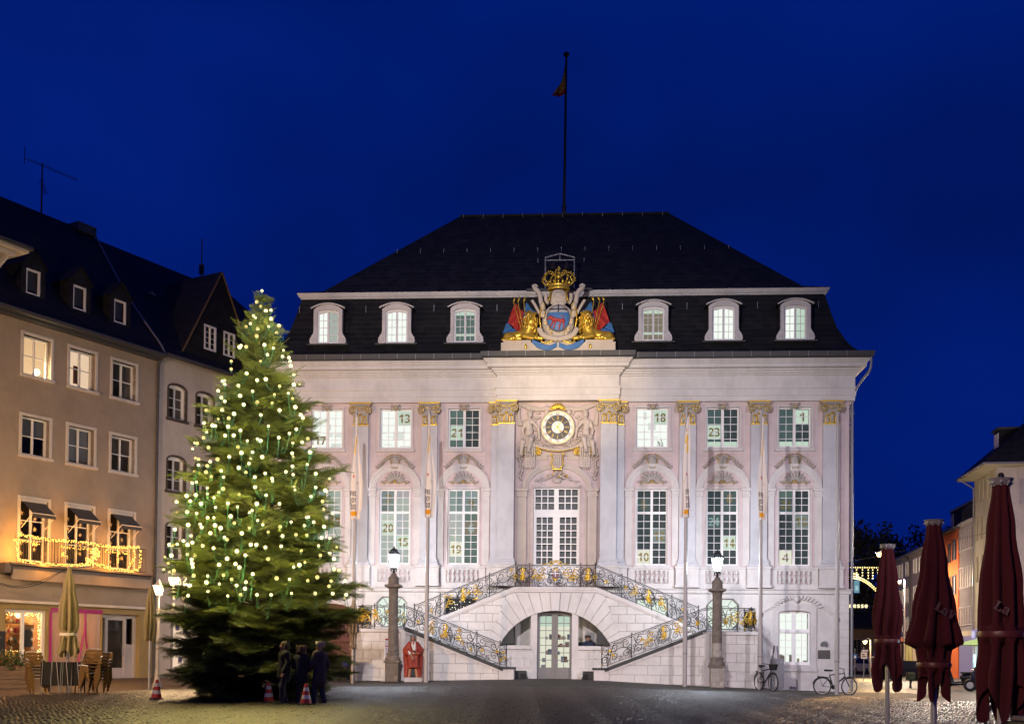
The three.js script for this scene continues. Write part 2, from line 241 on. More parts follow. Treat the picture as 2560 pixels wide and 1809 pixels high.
// roof: concave lower slope, white upper cornice, hipped top
mb().mould([[0.62, 14.36], [0.36, 14.48], [0.10, 14.74], [-0.14, 15.12], [-0.44, 15.75], [-0.66, 16.5], [-0.90, 17.46]], WINGS).build('lower_roof', M.slate, hall);
const upCorn = mb().mould([[-0.92, 17.40], [-0.84, 17.42], [-0.84, 17.47], [-0.78, 17.50], [-0.72, 17.60], [-0.70, 17.66], [-1.2, 17.67]], WINGS).build('upper_cornice', M.white, hall);
{
  const L = [[-12.17, 12.17, -0.66, 17.66, -11.4], [-11.1, 11.1, -1.55, 18.02, -10.5], [-5.18, 5.33, -6.0, 23.27, -6.05]], b = mb();
  for (let i = 0; i < 2; i++) { const [a0, a1, an, ay, ab] = L[i], [c0, c1, cn, cy, cb] = L[i + 1];
    b.quad([a0, ay, an], [a1, ay, an], [c1, cy, cn], [c0, cy, cn]).quad([a1, ay, an], [a1, ay, ab], [c1, cy, cb], [c1, cy, cn]).quad([a1, ay, ab], [a0, ay, ab], [c0, cy, cb], [c1, cy, cb]).quad([a0, ay, ab], [a0, ay, an], [c0, cy, cn], [c0, cy, cb]); }
  const r = b.build('upper_roof', M.slate, hall);
  mb().box(-5.2, 23.2, -6.12, 5.35, 23.31, -5.92).build('ridge_cap', M.slate, r);
  const h = mb(); // roof hooks in rows
  const at = (u, t) => [u, lerp(18.02, 23.27, t), lerp(-1.55, -6, t) + 0.03];
  for (const [t, n, w] of [[0.96, 11, 5.0], [0.48, 15, 8.0], [0.33, 2, 1.1]]) for (let i = 0; i < n; i++) { const p = at(lerp(-w, w, i / (n - 1)), t); h.box(p[0], p[1], p[2], p[0] + 0.025, p[1] + 0.2, p[2] + 0.05); }
  for (const u of [-12.0, -8.9, -5.75, -2.85, 2.85, 5.75, 8.9, 11.6]) h.box(u, 16.7, -0.62, u + 0.03, 17.0, -0.58);
  h.build('roof_hook', M.zinc, r).userData.kind = 'stuff';
}
// ---- windows
const tones = {};
const glow = (k, r, g, b) => (tones[k] ??= lit(r, g, b));
const TONE = { bright: [1.0, 1.06, 0.98], pale: [0.38, 0.44, 0.39], mint: [0.54, 0.68, 0.56], teal: [0.045, 0.085, 0.082], dark: [0.016, 0.032, 0.034], cream: [0.80, 0.80, 0.64], warm: [0.95, 0.78, 0.55], night: [0.004, 0.008, 0.014], olive: [0.20, 0.17, 0.115], milk: [0.84, 0.93, 0.83], mid: [0.17, 0.23, 0.215], green: [0.08, 0.14, 0.12] };
const tone = (k) => glow(k, ...TONE[k]);
M.number = mat(0.22, 0.16, 0.025, 0.6); M.numberPale = lit(0.24, 0.38, 0.36);
// one sash: bars and panes over x0..x1, y0..y1
function sash(bars, panes, x0, x1, y0, y1, nc, nr, z, bw = 0.026) {
  const w = (x1 - x0) / nc, h = (y1 - y0) / nr;
  for (let i = 1; i < nc; i++) bars.box(x0 + i * w - bw / 2, y0, z - 0.02, x0 + i * w + bw / 2, y1, z + 0.014);
  for (let j = 1; j < nr; j++) bars.box(x0, y0 + j * h - bw / 2, z - 0.017, x1, y0 + j * h + bw / 2, z + 0.011);
  for (let i = 0; i < nc; i++) for (let j = 0; j < nr; j++) panes.push([x0 + (i + 0.5) * w, y0 + (j + 0.5) * h, z, w - 0.008, h - 0.008]);
}
const paneGeo = {};
const paneG = (w, h) => (paneGeo[w.toFixed(3) + h.toFixed(3)] ??= boxUV(new THREE.BoxGeometry(w, h, 0.005)));
function buildWindow(parent, name, frame, bars, panes, separate = true) {
  const f = frame.build(name, M.frame, parent);
  if (bars.g.length) bars.build('glazing_bars', M.frame, f);
  if (separate) for (const [x, y, z, w, h] of panes) put('pane', paneG(w, h), M.glass, f, [x, y, z]);
  else { const b = mb(); for (const [x, y, z, w, h] of panes) b.box(x - w / 2, y - h / 2, z - 0.002, x + w / 2, y + h / 2, z + 0.002); b.build('window_panes', M.glass, f).userData.kind = 'stuff'; }
  return f;
}
function numberSheet(f, cx, cy, w, h, text, t, pale) {
  mb().box(cx - w / 2, cy - h / 2, -0.262, cx + w / 2, cy + h / 2, -0.255).build('number_sheet', tone(t), f);
  const s = h * 0.60, g = word(text, s, 0.008); g.computeBoundingBox(); const k = Math.min(1.05, w * 0.86 / (g.boundingBox.max.x - g.boundingBox.min.x));
  g.scale(k, 1, 1); put('calendar_number', boxUV(g), pale ? M.numberPale : M.number, f, [cx, cy, -0.252]);
}
const SEC = { // per axis: tones of the lower/upper sashes and the numbered advent sheets [part, sash, row from top, text, sheet tone, pale text]
  0: { f2: ['bright', 'bright'], s2: [[0, 3, '17', 'bright']], m: ['mid', 'pale', 'pale', 'pale'], s: [[0, 0, 0.6, '3', 'mid'], [1, 1, 0, '11', 'mid']] },
  1: { f2: ['bright', 'bright'], s2: [[1, 0, '13', 'mint']], m: ['mid', 'pale', 'pale', 'pale'], s: [[0, 0, 0, '2', 'mid'], [1, 0, 1, '20', 'mint'], [1, 1, 3, '15', 'mint']] },
  2: { f2: ['green', 'dark'], s2: [[0, 2, '21', 'mint']], m: ['mid', 'mid', 'pale', 'green'], s: [[0, 1, 0.9, '9', 'mid'], [1, 1, 1, '6', 'olive', 1], [1, 0, 4, '19', 'cream']] },
  3: { f2: ['bright', 'bright'], s2: [[1, 0, '18', 'mint']], m: ['dark', 'dark', 'dark', 'dark'], s: [[0, 0, 0.9, '5', 'teal'], [1, 1, 2, '12', 'mid'], [1, 0, 5, '10', 'cream']] },
  4: { f2: ['teal', 'dark'], s2: [[0, 2, '23', 'mint']], m: ['dark', 'teal', 'dark', 'dark'], s: [[0, 1, 0, '8', 'teal'], [1, 0, 0, '24', 'teal', 1], [1, 1, 3, '14', 'mint']] },
  5: { f2: ['teal', 'dark'], s2: [[1, 0, '1', 'mint']], m: ['green', 'dark', 'dark', 'dark'], s: [[0, 0, 0.9, '22', 'teal'], [1, 1, 0, '16', 'mid'], [1, 0, 5, '4', 'cream']] },
};
const seconds = { frames: [], panes: [] };
AX.forEach((c, k) => {
  const S = SEC[k], z = -0.16;
  { // main floor: two low sashes of seven rows under a transom, two small ones of three rows above
    const fr = mb().box(c - 0.70, 5.07, z - 0.05, c - 0.63, 8.46, z + 0.03).box(c + 0.63, 5.07, z - 0.05, c + 0.70, 8.46, z + 0.03).box(c - 0.63, 5.07, z - 0.05, c + 0.63, 5.14, z + 0.03).box(c - 0.63, 8.40, z - 0.05, c + 0.63, 8.46, z + 0.03)
      .box(c - 0.63, 7.36, z - 0.05, c + 0.63, 7.47, z + 0.05).box(c - 0.055, 5.14, z - 0.05, c + 0.055, 7.36, z + 0.035).box(c - 0.055, 7.47, z - 0.05, c + 0.055, 8.40, z + 0.035), b = mb(), p = [];
    const X = [[c - 0.63, c - 0.055], [c + 0.055, c + 0.63]], Y = [[7.47, 8.40], [5.14, 7.36]];
    X.forEach(([a, d]) => { sash(b, p, a, d, ...Y[0], 2, 3, z); sash(b, p, a, d, ...Y[1], 2, 7, z); });
    const f = buildWindow(hall, 'tall_window', fr, b, p);
    S.m.forEach((t, i) => { const [a, d] = X[i % 2], [y0, y1] = Y[i >> 1]; mb().box(a - 0.04, y0 - 0.04, -0.30, d + 0.04, y1 + 0.04, -0.27).build('lit_blind', tone(t), f); });
    const RR = rngOf(900 + k), vary = (x0, x1, y0, y1, key) => { const T0 = TONE[key], nm = key + k + x0.toFixed(1) + y0.toFixed(1), q = 0.62 + 0.75 * RR(); TONE[nm] = T0.map((v, i) => v * q * (1 + (RR() - 0.5) * 0.2)); const e = mb(); if (RR() < 0.5) { const c2 = lerp(y0, y1, 0.35 + 0.4 * RR()); e.box(x0, c2, -0.269, x1, y1, -0.266); } else { const c2 = lerp(x0, x1, 0.3 + 0.4 * RR()); e.quad([x0, y0, -0.266], [c2, y0, -0.266], [lerp(c2, x1, RR() * 0.4), y1, -0.266], [x0, y1, -0.266]); } e.build('lit_panel', tone(nm), f); };
    S.m.forEach((t, i) => vary(X[i % 2][0] - 0.02, X[i % 2][1] + 0.02, Y[i >> 1][0], Y[i >> 1][1], t));
    for (const [part, s, row, text, t, pale] of S.s) { const [a, d] = X[s], [y0, y1] = Y[part], h = (y1 - y0) / (part ? 7 : 3); numberSheet(f, (a + d) / 2, y1 - h * (row + 1), d - a - 0.02, h * 2 - 0.02, text, t, pale); }
  }
  { // second floor
    const x = 0.72, fr = mb().box(c - x, 10.32, z - 0.05, c - 0.65, 12.1, z + 0.03).box(c + 0.65, 10.32, z - 0.05, c + x, 12.1, z + 0.03).box(c - 0.65, 10.32, z - 0.05, c + 0.65, 10.39, z + 0.03).box(c - 0.65, 12.04, z - 0.05, c + 0.65, 12.1, z + 0.03).box(c - 0.06, 10.39, z - 0.05, c + 0.06, 12.04, z + 0.035), b = mb(), p = [], X = [[c - 0.65, c - 0.06], [c + 0.06, c + 0.65]];
    X.forEach(([a, d]) => sash(b, p, a, d, 10.39, 12.04, 2, 5, z));
    const f = buildWindow(hall, 'square_window', fr, b, p, false), h = 0.33;
    S.f2.forEach((t, i) => mb().box(X[i][0] - 0.05, 10.35, -0.30, X[i][1] + 0.05, 12.08, -0.27).build('lit_blind', tone(t), f));
    { const RR = rngOf(300 + k), nm = 'shelf' + k; TONE[nm] = TONE[S.f2[0]].map((v) => v * 0.72 + 0.01); for (let q = 0; q < 4; q++) { const a0 = lerp(c - 0.6, c + 0.3, RR()), y0 = lerp(10.4, 11.7, RR()), w0 = 0.15 + 0.4 * RR(), h0 = RR() < 0.5 ? 0.04 : 0.12 + 0.4 * RR(); mb().box(a0, y0, -0.269, Math.min(a0 + w0, c + 0.66), Math.min(y0 + h0, 12.03), -0.266).build('room_detail', tone(nm), f); } }
    for (const [s, row, text, t] of S.s2) numberSheet(f, (X[s][0] + X[s][1]) / 2, 12.04 - h * (row + 1), 0.57, 0.64, text, t);
    if (k >= 4) for (const i of [0, 1]) mb().box(X[i][0], 10.39, -0.262, X[i][1], 10.62, -0.256).build('lit_sill', tone('mint'), f);
    if (k === 3) { const g = mb(), R = rngOf(3); for (let i = 0; i < 9; i++) { const x0 = c + 0.18 + R() * 0.35, a = (R() - 0.5) * 1.6, l = 0.2 + R() * 0.25; g.quad([x0, 10.4, -0.22], [x0 + 0.02, 10.4, -0.22], [x0 + a * l * 0.6 + 0.01, 10.4 + l * 0.7, -0.21], [x0 + a * l, 10.4 + l, -0.2]); } g.build('pot_plant', mat(0.05, 0.12, 0.04), f); }
  }
});
{ // balcony door with fanlights, dark inside
  const z = -0.2, fr = mb(), b = mb(), p = [];
  for (const [a, d] of [[-1.06, -0.98], [-0.14, 0.07], [0.92, 1.0]]) fr.box(a, 7.5, z - 0.05, d, 8.53, z + 0.04);
  fr.box(-0.98, 8.47, z - 0.05, -0.14, 8.53, z + 0.04).box(0.07, 8.47, z - 0.05, 0.92, 8.53, z + 0.04).box(-1.06, 7.42, z - 0.06, 1.0, 7.56, z + 0.07);
  for (const [a, d] of [[-1.06, -0.92], [-0.19, -0.045], [-0.02, 0.125], [0.88, 1.0]]) fr.box(a, 4.0, z - 0.05, d, 7.42, z + 0.03);
  for (const [a, d] of [[-0.92, -0.19], [0.125, 0.88]]) fr.box(a, 7.22, z - 0.05, d, 7.42, z + 0.03).box(a, 4.0, z - 0.05, d, 5.12, z + 0.02);
  fr.box(-0.05, 4, z + 0.03, 0, 7.42, z + 0.05);
  for (const [a, d] of [[-0.98, -0.14], [0.07, 0.92]]) sash(b, p, a, d, 7.56, 8.47, 3, 3, z, 0.05);
  for (const [a, d] of [[-0.92, -0.19], [0.125, 0.88]]) sash(b, p, a, d, 5.12, 7.22, 3, 7, z, 0.045);
  const f = buildWindow(hall, 'balcony_door', fr, b, p);
  mb().box(-1.05, 4, -0.42, 1.0, 8.5, -0.40).build('dark_room', mat(0.012, 0.022, 0.028, 0.4), f);
}
// ---- ornament helpers
const leaf = (b, x, y, z, l, w, a, lift = 0.05) => { // a curled leaf, pointing at angle a
  const g = new THREE.SphereGeometry(1, 7, 5); g.scale(l / 2, w / 2, 0.03 + w * 0.15); g.translate(l / 2, 0, lift * 0.4); g.rotateZ(a); g.translate(x, y, z); return b.add(g);
};
function cartouche(b, gold, x, y, s, n = 0.06) { // shield with scrolled ears and wings
  b.ball(x, y, n, 0.2 * s, 0.24 * s, 0.10 * s).ball(x, y + 0.1 * s, n + 0.06 * s, 0.10 * s, 0.13 * s, 0.07 * s).box(x - 0.12 * s, y - 0.36 * s, 0, x + 0.12 * s, y - 0.1 * s, n + 0.05 * s, 0.02);
  for (const d of [-1, 1]) {
    b.tube(spiral(x + d * 0.26 * s, y + 0.16 * s, n, 0.11 * s, 1.2, PI / 2, d), 0.03 * s, 5);
    b.tube([[x + d * 0.2 * s, y + 0.18 * s, n], [x + d * 0.42 * s, y + 0.06 * s, n + 0.03], [x + d * 0.56 * s, y - 0.12 * s, n], [x + d * 0.82 * s, y - 0.34 * s, n]], 0.035 * s, 5);
    for (let i = 0; i < 5; i++) leaf(b, x + d * (0.36 + i * 0.1) * s, y + (0.02 - i * 0.085) * s, n, 0.17 * s, 0.09 * s, PI / 2 - d * (0.5 + i * 0.12));
    gold.tube([[x + d * 0.03 * s, y + 0.29 * s, n + 0.03], [x + d * 0.17 * s, y + 0.28 * s, n + 0.05], [x + d * 0.25 * s, y + 0.14 * s, n + 0.06], [x + d * 0.18 * s, y - 0.1 * s, n + 0.06], [x + d * 0.12 * s, y - 0.34 * s, n + 0.06]], 0.017 * s, 4);
    gold.tube([[x + d * 0.3 * s, y + 0.24 * s, n + 0.03], [x + d * 0.46 * s, y + 0.12 * s, n + 0.05], [x + d * 0.6 * s, y - 0.06 * s, n + 0.03], [x + d * 0.78 * s, y - 0.26 * s, n + 0.02]], 0.012 * s, 4);
  }
}
function shell(b, gold, x, y, s) { // fan of flutes over scrolls
  for (let i = 0; i < 9; i++) { const a = PI * (i + 0.5) / 9, l = (0.40 + 0.13 * Math.sin(a)) * s; leaf(b, x + Math.cos(a) * 0.12 * s, y + Math.sin(a) * 0.05 * s, 0.02, l, 0.135 * s, a, 0.08); gold.ball(x + Math.cos(a) * (l + 0.1 * s), y + Math.sin(a) * l * 0.98, 0.05, 0.03 * s, 0.024 * s, 0.02, 6); }
  for (const d of [-1, 1]) { b.tube(spiral(x + d * 0.5 * s, y - 0.0 * s, 0.04, 0.1 * s, 1.1, -PI / 2, d), 0.03 * s, 5); gold.tube([[x, y + 0.0 * s, 0.08], [x + d * 0.2 * s, y - 0.05 * s, 0.09], [x + d * 0.4 * s, y + 0.02 * s, 0.07], [x + d * 0.62 * s, y - 0.03 * s, 0.05], [x + d * 0.7 * s, y + 0.04 * s, 0.03]], 0.02 * s, 4); leaf(b, x + d * 0.55 * s, y, 0.02, 0.2 * s, 0.1 * s, d > 0 ? 0.1 : PI - 0.1); }
  gold.ball(x, y + 0.03 * s, 0.09, 0.1 * s, 0.05 * s, 0.05, 8);
}
function arch(parent, x0, x1, y, rise, w, proud, name, m = M.trim) { // moulded band round an arch head: three stepped rings
  const c = (x0 + x1) / 2, R = (x1 - x0) / 2, b = mb();
  for (const [o, i, d] of [[0, 0.42, proud], [0.4, 0.72, proud * 0.75], [0.7, 1, proud * 0.5]]) {
    const s = shp([...arcPts(c, y, R - w * o, rise - w * o, 22), ...arcPts(c, y, R - w * i, rise - w * i, 22).reverse()]); b.ext(s, 0, d);
  }
  return b.build(name, m, parent);
}
function arcPts(c, y, rx, ry, n) { const p = []; for (let i = 0; i <= n; i++) { const a = PI * i / n; p.push([c + rx * Math.cos(a), y + ry * Math.sin(a)]); } return p; }
AX.forEach((c, k) => {
  const a = arch(hall, c - 1.18, c + 1.18, 8.50, 1.09, 0.31, 0.13, 'window_arch');
  const im = mb(); for (const s of [-1, 1]) { const x = c + s * 1.03; im.box(x - 0.15, 5.05, 0, x + 0.15, 8.12, 0.07, 0.008).box(x - 0.18, 8.12, 0, x + 0.18, 8.24, 0.11, 0.01).box(x - 0.165, 8.24, 0, x + 0.165, 8.36, 0.09, 0.01).box(x - 0.21, 8.36, 0, x + 0.21, 8.5, 0.15, 0.015); }
  im.build('arch_jamb', M.trim, a);
  mb().box(c - 0.76, 5.0, 0, c - 0.695, 8.52, 0.05).box(c + 0.695, 5.0, 0, c + 0.76, 8.52, 0.05).box(c - 0.76, 8.46, 0, c + 0.76, 8.55, 0.05).box(c - 0.80, 4.97, 0, c + 0.80, 5.07, 0.09, 0.01).build('window_surround', M.trim, hall);
  const o = mb(), g = mb(); shell(o, g, c, 8.76, 0.93); const so = o.build('shell_ornament', M.worn, hall); g.build('gilding', M.ochre, so);
  const o2 = mb(), g2 = mb(); cartouche(o2, g2, c, 9.72, 1.0); const co = o2.build('mask_keystone', M.worn, hall); g2.build('gilding', M.ochre, co);
  // second-floor frame: eared panel, sill, small crest
  const s2 = mb(); for (const d of [-1, 1]) s2.box(c + d * 0.72, 10.30, 0, c + d * 0.80, 12.12, 0.06).box(c + d * 0.93, 9.86, 0, c + d * 0.965, 12.25, 0.025);
  s2.box(c - 0.80, 12.10, 0, c + 0.80, 12.18, 0.06).box(c - 0.88, 10.14, 0, c + 0.88, 10.24, 0.11, 0.012).box(c - 0.84, 10.24, 0, c + 0.84, 10.30, 0.07).box(c - 0.965, 9.83, 0, c + 0.965, 9.865, 0.025); s2.build('window_surround', M.trim, hall);
  const o3 = mb(), g3 = mb(); o3.ball(c, 12.14, 0.08, 0.13, 0.12, 0.08); g3.add(new THREE.TorusGeometry(0.09, 0.014, 5, 16), _m.makeTranslation(c, 12.14, 0.15)); for (const d of [-1, 1]) o3.tube(spiral(c + d * 0.2, 12.2, 0.08, 0.08, 1, PI / 2, d), 0.022, 4).tube(spiral(c + d * 0.2, 12.06, 0.08, 0.06, 1, -PI / 2, -d), 0.02, 4);
  const c3 = o3.build('window_crest', M.worn, hall); g3.build('gilding', M.ochre, c3);
  // balustrade under the tall window
  const pn = shp([[c - 1.03, 4.06], [c + 1.03, 4.06], [c + 1.03, 4.98], [c - 1.03, 4.98]]); pn.holes.push(rect(c - 0.74, 4.27, c + 0.74, 4.83));
  const pm = mb().ext(pn, 0, 0.07, 0.01).box(c - 1.03, 4.90, 0.07, c + 1.03, 4.98, 0.14, 0.01).build('balustrade_panel', M.trim, hall);
  for (let i = 0; i < 7; i++) mb().lathe([[0.0, 0], [0.06, 0], [0.06, 0.05], [0.035, 0.08], [0.07, 0.17], [0.075, 0.22], [0.03, 0.34], [0.028, 0.38], [0.06, 0.42], [0.06, 0.46], [0.045, 0.56], [0, 0.56]], 0, 0, 0, 10, 1.25).build('baluster', M.white, pm, [c - 0.63 + i * 0.21, 4.27, 0.075]);
});
// ---- giant pilasters with gilded capitals
function capital(p, c, w, n0, n1, y0 = 11.33) {
  const b = mb(), g = mb(), h = w / 2, f = n1;
  b.box(c - h * 0.95, y0, n0, c + h * 0.95, y0 + 0.78, f + 0.02).box(c - h * 1.3, y0 + 0.86, n0, c + h * 1.3, y0 + 0.93, f + 0.14, 0.015).box(c - h * 1.1, y0 + 0.66, n0, c + h * 1.1, y0 + 0.86, f + 0.08, 0.03);
  g.box(c - h * 1.36, y0 + 0.93, n0, c + h * 1.36, y0 + 1.0, f + 0.18, 0.012).box(c - h * 1.02, y0 - 0.04, n0, c + h * 1.02, y0 + 0.02, f + 0.035, 0.01);
  for (const d of [-1, 1]) { const x = c + d * h * 0.95; b.tube(spiral(x, y0 + 0.66, f + 0.11, 0.17, 1.9, PI / 2, -d, 18, 0.05), 0.034, 5); b.ball(x, y0 + 0.66, f + 0.06, 0.15, 0.15, 0.07, 10); g.tube(spiral(x, y0 + 0.66, f + 0.14, 0.19, 1.6, PI / 2, -d, 14, 0.03), 0.02, 4).ball(x, y0 + 0.66, f + 0.16, 0.035, 0.035, 0.03, 6).tube([[x, y0 + 0.85, f + 0.12], [c + d * h * 0.4, y0 + 0.74, f + 0.12], [c, y0 + 0.70, f + 0.1]], 0.022, 4); }
  b.ball(c, y0 + 0.72, f + 0.09, 0.075, 0.085, 0.06, 8); g.add(new THREE.TorusGeometry(0.085, 0.014, 4, 12), _m.makeTranslation(c, y0 + 0.72, f + 0.12));
  const n = Math.max(3, Math.round(w / 0.22));
  for (let i = 0; i < n; i++) { const x = c - h * 0.86 + (i + 0.5) * (w * 0.86 / n), t = (i % 2) * 0.1; leaf(b, x, y0 + 0.01, f + 0.03, 0.38 + t, 0.17, PI / 2, 0.09); for (const d of [-1, 1]) g.tube([[x + d * 0.06, y0 + 0.02, f + 0.06], [x + d * 0.075, y0 + 0.2 + t, f + 0.08], [x + d * 0.03, y0 + 0.36 + t, f + 0.13], [x + d * 0.055, y0 + 0.34 + t, f + 0.16]], 0.024, 4); g.ball(x, y0 + 0.36 + t, f + 0.14, 0.055, 0.045, 0.04, 6); }
  const cm = b.build('capital', M.worn, p); g.build('capital_gilding', M.gold, p); return cm;
}
function pilaster(c, w, n0, n1) {
  const p = mb().box(c - w / 2, 5.33, n0, c + w / 2, 11.34, n1, 0.012).build('pilaster', M.pilaster, hall), q = (h) => c - w / 2 - h, r = (h) => c + w / 2 + h;
  mb().box(q(0.03), 5.26, n0, r(0.03), 5.33, n1 + 0.03, 0.012).box(q(0.07), 5.17, n0, r(0.07), 5.26, n1 + 0.07, 0.03).box(q(0.05), 5.13, n0, r(0.05), 5.17, n1 + 0.05).box(q(0.10), 5.02, n0, r(0.10), 5.13, n1 + 0.10, 0.03).build('pilaster_base', M.pilaster, p);
  mb().box(q(0.14), 4.07, n0, r(0.14), 4.92, n1 + 0.10, 0.008).box(q(0.18), 4.90, n0, r(0.18), 5.02, n1 + 0.15, 0.015).box(q(0.18), 4.07, n0, r(0.18), 4.2, n1 + 0.14, 0.015).build('pedestal', M.trim, p);
  capital(p, c, w, n0, n1);
}
for (const c of [-12.05, -8.90, -5.77, 5.77, 8.90, 12.05]) pilaster(c, 0.73, 0, 0.2);
for (const s of [-1, 1]) { pilaster(s * 2.63, 0.70, 0, 0.2); pilaster(s * 2.27, 0.72, 0.2, 0.55); }
{ // side face capital seen past the right corner
  mb().box(12.85, 5.33, -1.0, 13.02, 11.34, -0.3).ball(13.0, 11.9, -0.35, 0.14, 0.2, 0.16).box(12.85, 11.4, -1, 13.0, 12.3, -0.3, 0.05).build('pilaster', M.pilaster, hall);
}
// ---- middle bay: clock between two seated figures over the balcony door
const cb = (x, y) => [(x - 622) * 0.003523, 11.2 - (y - 434) * 0.003523];
{
  const a = arch(hall, -1.55, 1.55, 8.47, 1.16, 0.24, 0.22, 'door_arch', M.relief), j = mb();
  for (const s of [-1, 1]) { const x = s * 1.57; j.box(x - 0.2, 3.98, 0, x + 0.2, 8.1, 0.16, 0.01).box(x - 0.24, 8.1, 0, x + 0.24, 8.2, 0.2, 0.01).box(x - 0.22, 8.2, 0, x + 0.22, 8.34, 0.18).box(x - 0.28, 8.34, 0, x + 0.28, 8.47, 0.25, 0.015).box(s * 1.27 - 0.05, 3.98, 0, s * 1.27 + 0.05, 8.47, 0.05); }
  j.box(-1.12, 3.98, 0, -1.06, 8.6, 0.06).box(1.0, 3.98, 0, 1.06, 8.6, 0.06).box(-1.12, 8.53, 0, 1.06, 8.6, 0.06); j.build('door_jamb', M.relief, a);
  const ck = mb().lathe([[0, 0.14], [0.70, 0.14], [0.73, 0.17], [0.77, 0.15], [0.80, 0.08], [0.80, 0]], 0, 0, 0, 48).build('clock', M.relief, hall, [0, 11.2, 0.06]); ck.geometry.rotateX(PI / 2);
  const ring = (r0, r1, z, d, n = 48) => { const s = new THREE.Shape(); s.absarc(0, 0, r1, 0, 2 * PI); if (r0) { const h = new THREE.Path(); h.absarc(0, 0, r0, 0, 2 * PI); s.holes.push(h); } return new THREE.ExtrudeGeometry(s, { depth: d, bevelEnabled: false, curveSegments: n }).translate(0, 0, z); };
  put('minute_ring', boxUV(ring(0.55, 0.69, 0.142, 0.012)), mat(0.78, 0.76, 0.76, 0.5), ck);
  put('hour_ring', boxUV(ring(0.275, 0.55, 0.142, 0.018)), mat(0.018, 0.017, 0.018, 0.4), ck); put('dial_centre', boxUV(ring(0, 0.275, 0.142, 0.014)), mat(0.76, 0.74, 0.74, 0.5), ck);
  put('dial_rim', boxUV(ring(0.69, 0.71, 0.14, 0.02)), M.gold, ck);
  const mi = mb(), hr = mb(), rot = (g, t, r, z) => { g.translate(0, r, 0); g.rotateZ(-t); g.translate(0, 0, z); return g; };
  for (let i = 1; i <= 12; i++) { mi.add(rot(word(String(i * 5), 0.10, 0.008, sansThin), i * PI / 6, 0.618, 0.153)); hr.add(rot(word(['I', 'II', 'III', 'IIII', 'V', 'VI', 'VII', 'VIII', 'IX', 'X', 'XI', 'XII'][i - 1], 0.15, 0.01, serifThin).scale(0.27, 1, 1), i * PI / 6, 0.418, 0.159)); }
  mi.build('minute_numeral', M.black, ck); hr.build('hour_numeral', M.gold, ck);
  const hd = (len, t, w, nm) => { const b = mb(); b.box(-w, -0.08, 0.17, w, len, 0.185); leaf(b, 0, len * 0.7, 0.18, len * 0.3, w * 5, PI / 2); b.ball(0, 0, 0.18, 0.04, 0.04, 0.02); const o = b.build(nm, M.gold, ck); o.rotation.z = -t; return o; };
  hd(0.50, 0.56, 0.012, 'minute_hand'); hd(0.27, 2.55, 0.018, 'hour_hand');
  { const ac = mb(), A = rngOf(88); for (let k = 0; k < 46; k++) { const an = k / 46 * 2 * PI, r = 0.86 + 0.14 * A(); if (Math.sin(an) > 0.8) continue; leaf(ac, Math.cos(an) * r, 11.2 + Math.sin(an) * r, 0.04, 0.24, 0.11, an + (A() - 0.5) * 1.6, 0.12); } for (const s of [-1, 1]) for (let k = 0; k < 7; k++) ac.tube(spiral(s * (0.3 + k * 0.13), 10.42 + 0.05 * (k % 2), 0.1, 0.09, 1.2, k, s, 9), 0.03, 4); ac.build('acanthus', M.relief, hall); }
  // shell crest and drapery above
  const g = mb(), d = mb(); for (let i = 0; i < 9; i++) { const t = PI * (i + 0.5) / 9; leaf(g, Math.cos(t) * 0.05, 12.0 + Math.sin(t) * 0.02, 0.22, 0.30, 0.095, t, 0.06); } for (const s of [-1, 1]) g.tube(spiral(s * 0.3, 12.02, 0.22, 0.09, 1.1, PI / 2, s), 0.025, 5);
  for (const s of [-1, 1]) for (let k = 0; k < 5; k++) d.tube([[s * 1.62, 12.27 - k * 0.02, 0.1], [s * 1.2, 12.17 - k * 0.045, 0.14 + k * 0.012], [s * 0.8, 12.05 - k * 0.02, 0.15], [s * 0.42, 12.18 - k * 0.03, 0.12]], 0.04, 5);
  for (const s of [-1, 1]) { for (let k = 0; k < 4; k++) d.tube([[s * 1.66, 12.25, 0.12], [s * (1.72 + 0.02 * k), 11.8, 0.16], [s * (1.60 + 0.05 * k), 11.3, 0.12]], 0.035, 5); d.ball(s * 0.42, 12.05, 0.14, 0.14, 0.1, 0.08).ball(s * 0.5, 11.9, 0.1, 0.1, 0.16, 0.07); d.tube(spiral(s * 0.5, 10.6, 0.12, 0.16, 1.2, 0, s), 0.04, 5).tube(spiral(s * 0.95, 10.65, 0.1, 0.1, 1.1, PI, -s), 0.03, 5); }
  d.build('drapery', M.relief, hall); g.build('gilded_shell', M.gold, hall);
  // curved shelf, consoles and flutes
  const w = mb(), gl = mb();
  for (let i = 0; i < 18; i++) { const x0 = lerp(-0.98, 0.98, i / 18), x1 = lerp(-0.98, 0.98, (i + 1) / 18), y = (x) => 10.12 + 0.21 * (x * x / 0.96); w.quad([x0, y(x0), 0.34], [x1, y(x1), 0.34], [x1, y(x1) + 0.1, 0.34], [x0, y(x0) + 0.1, 0.34]).quad([x0, y(x0) + 0.1, 0], [x0, y(x0) + 0.1, 0.34], [x1, y(x1) + 0.1, 0.34], [x1, y(x1) + 0.1, 0]).quad([x0, y(x0), 0], [x1, y(x1), 0], [x1, y(x1), 0.34], [x0, y(x0), 0.34]); w.box(x0 + 0.02, y(x0) + 0.02, 0.34, x0 + 0.06, y(x0) + 0.08, 0.36); gl.bar([x0, y(x0) - 0.01, 0.34], [x1, y(x1) - 0.01, 0.34], 0.018, 0.018, 5); }
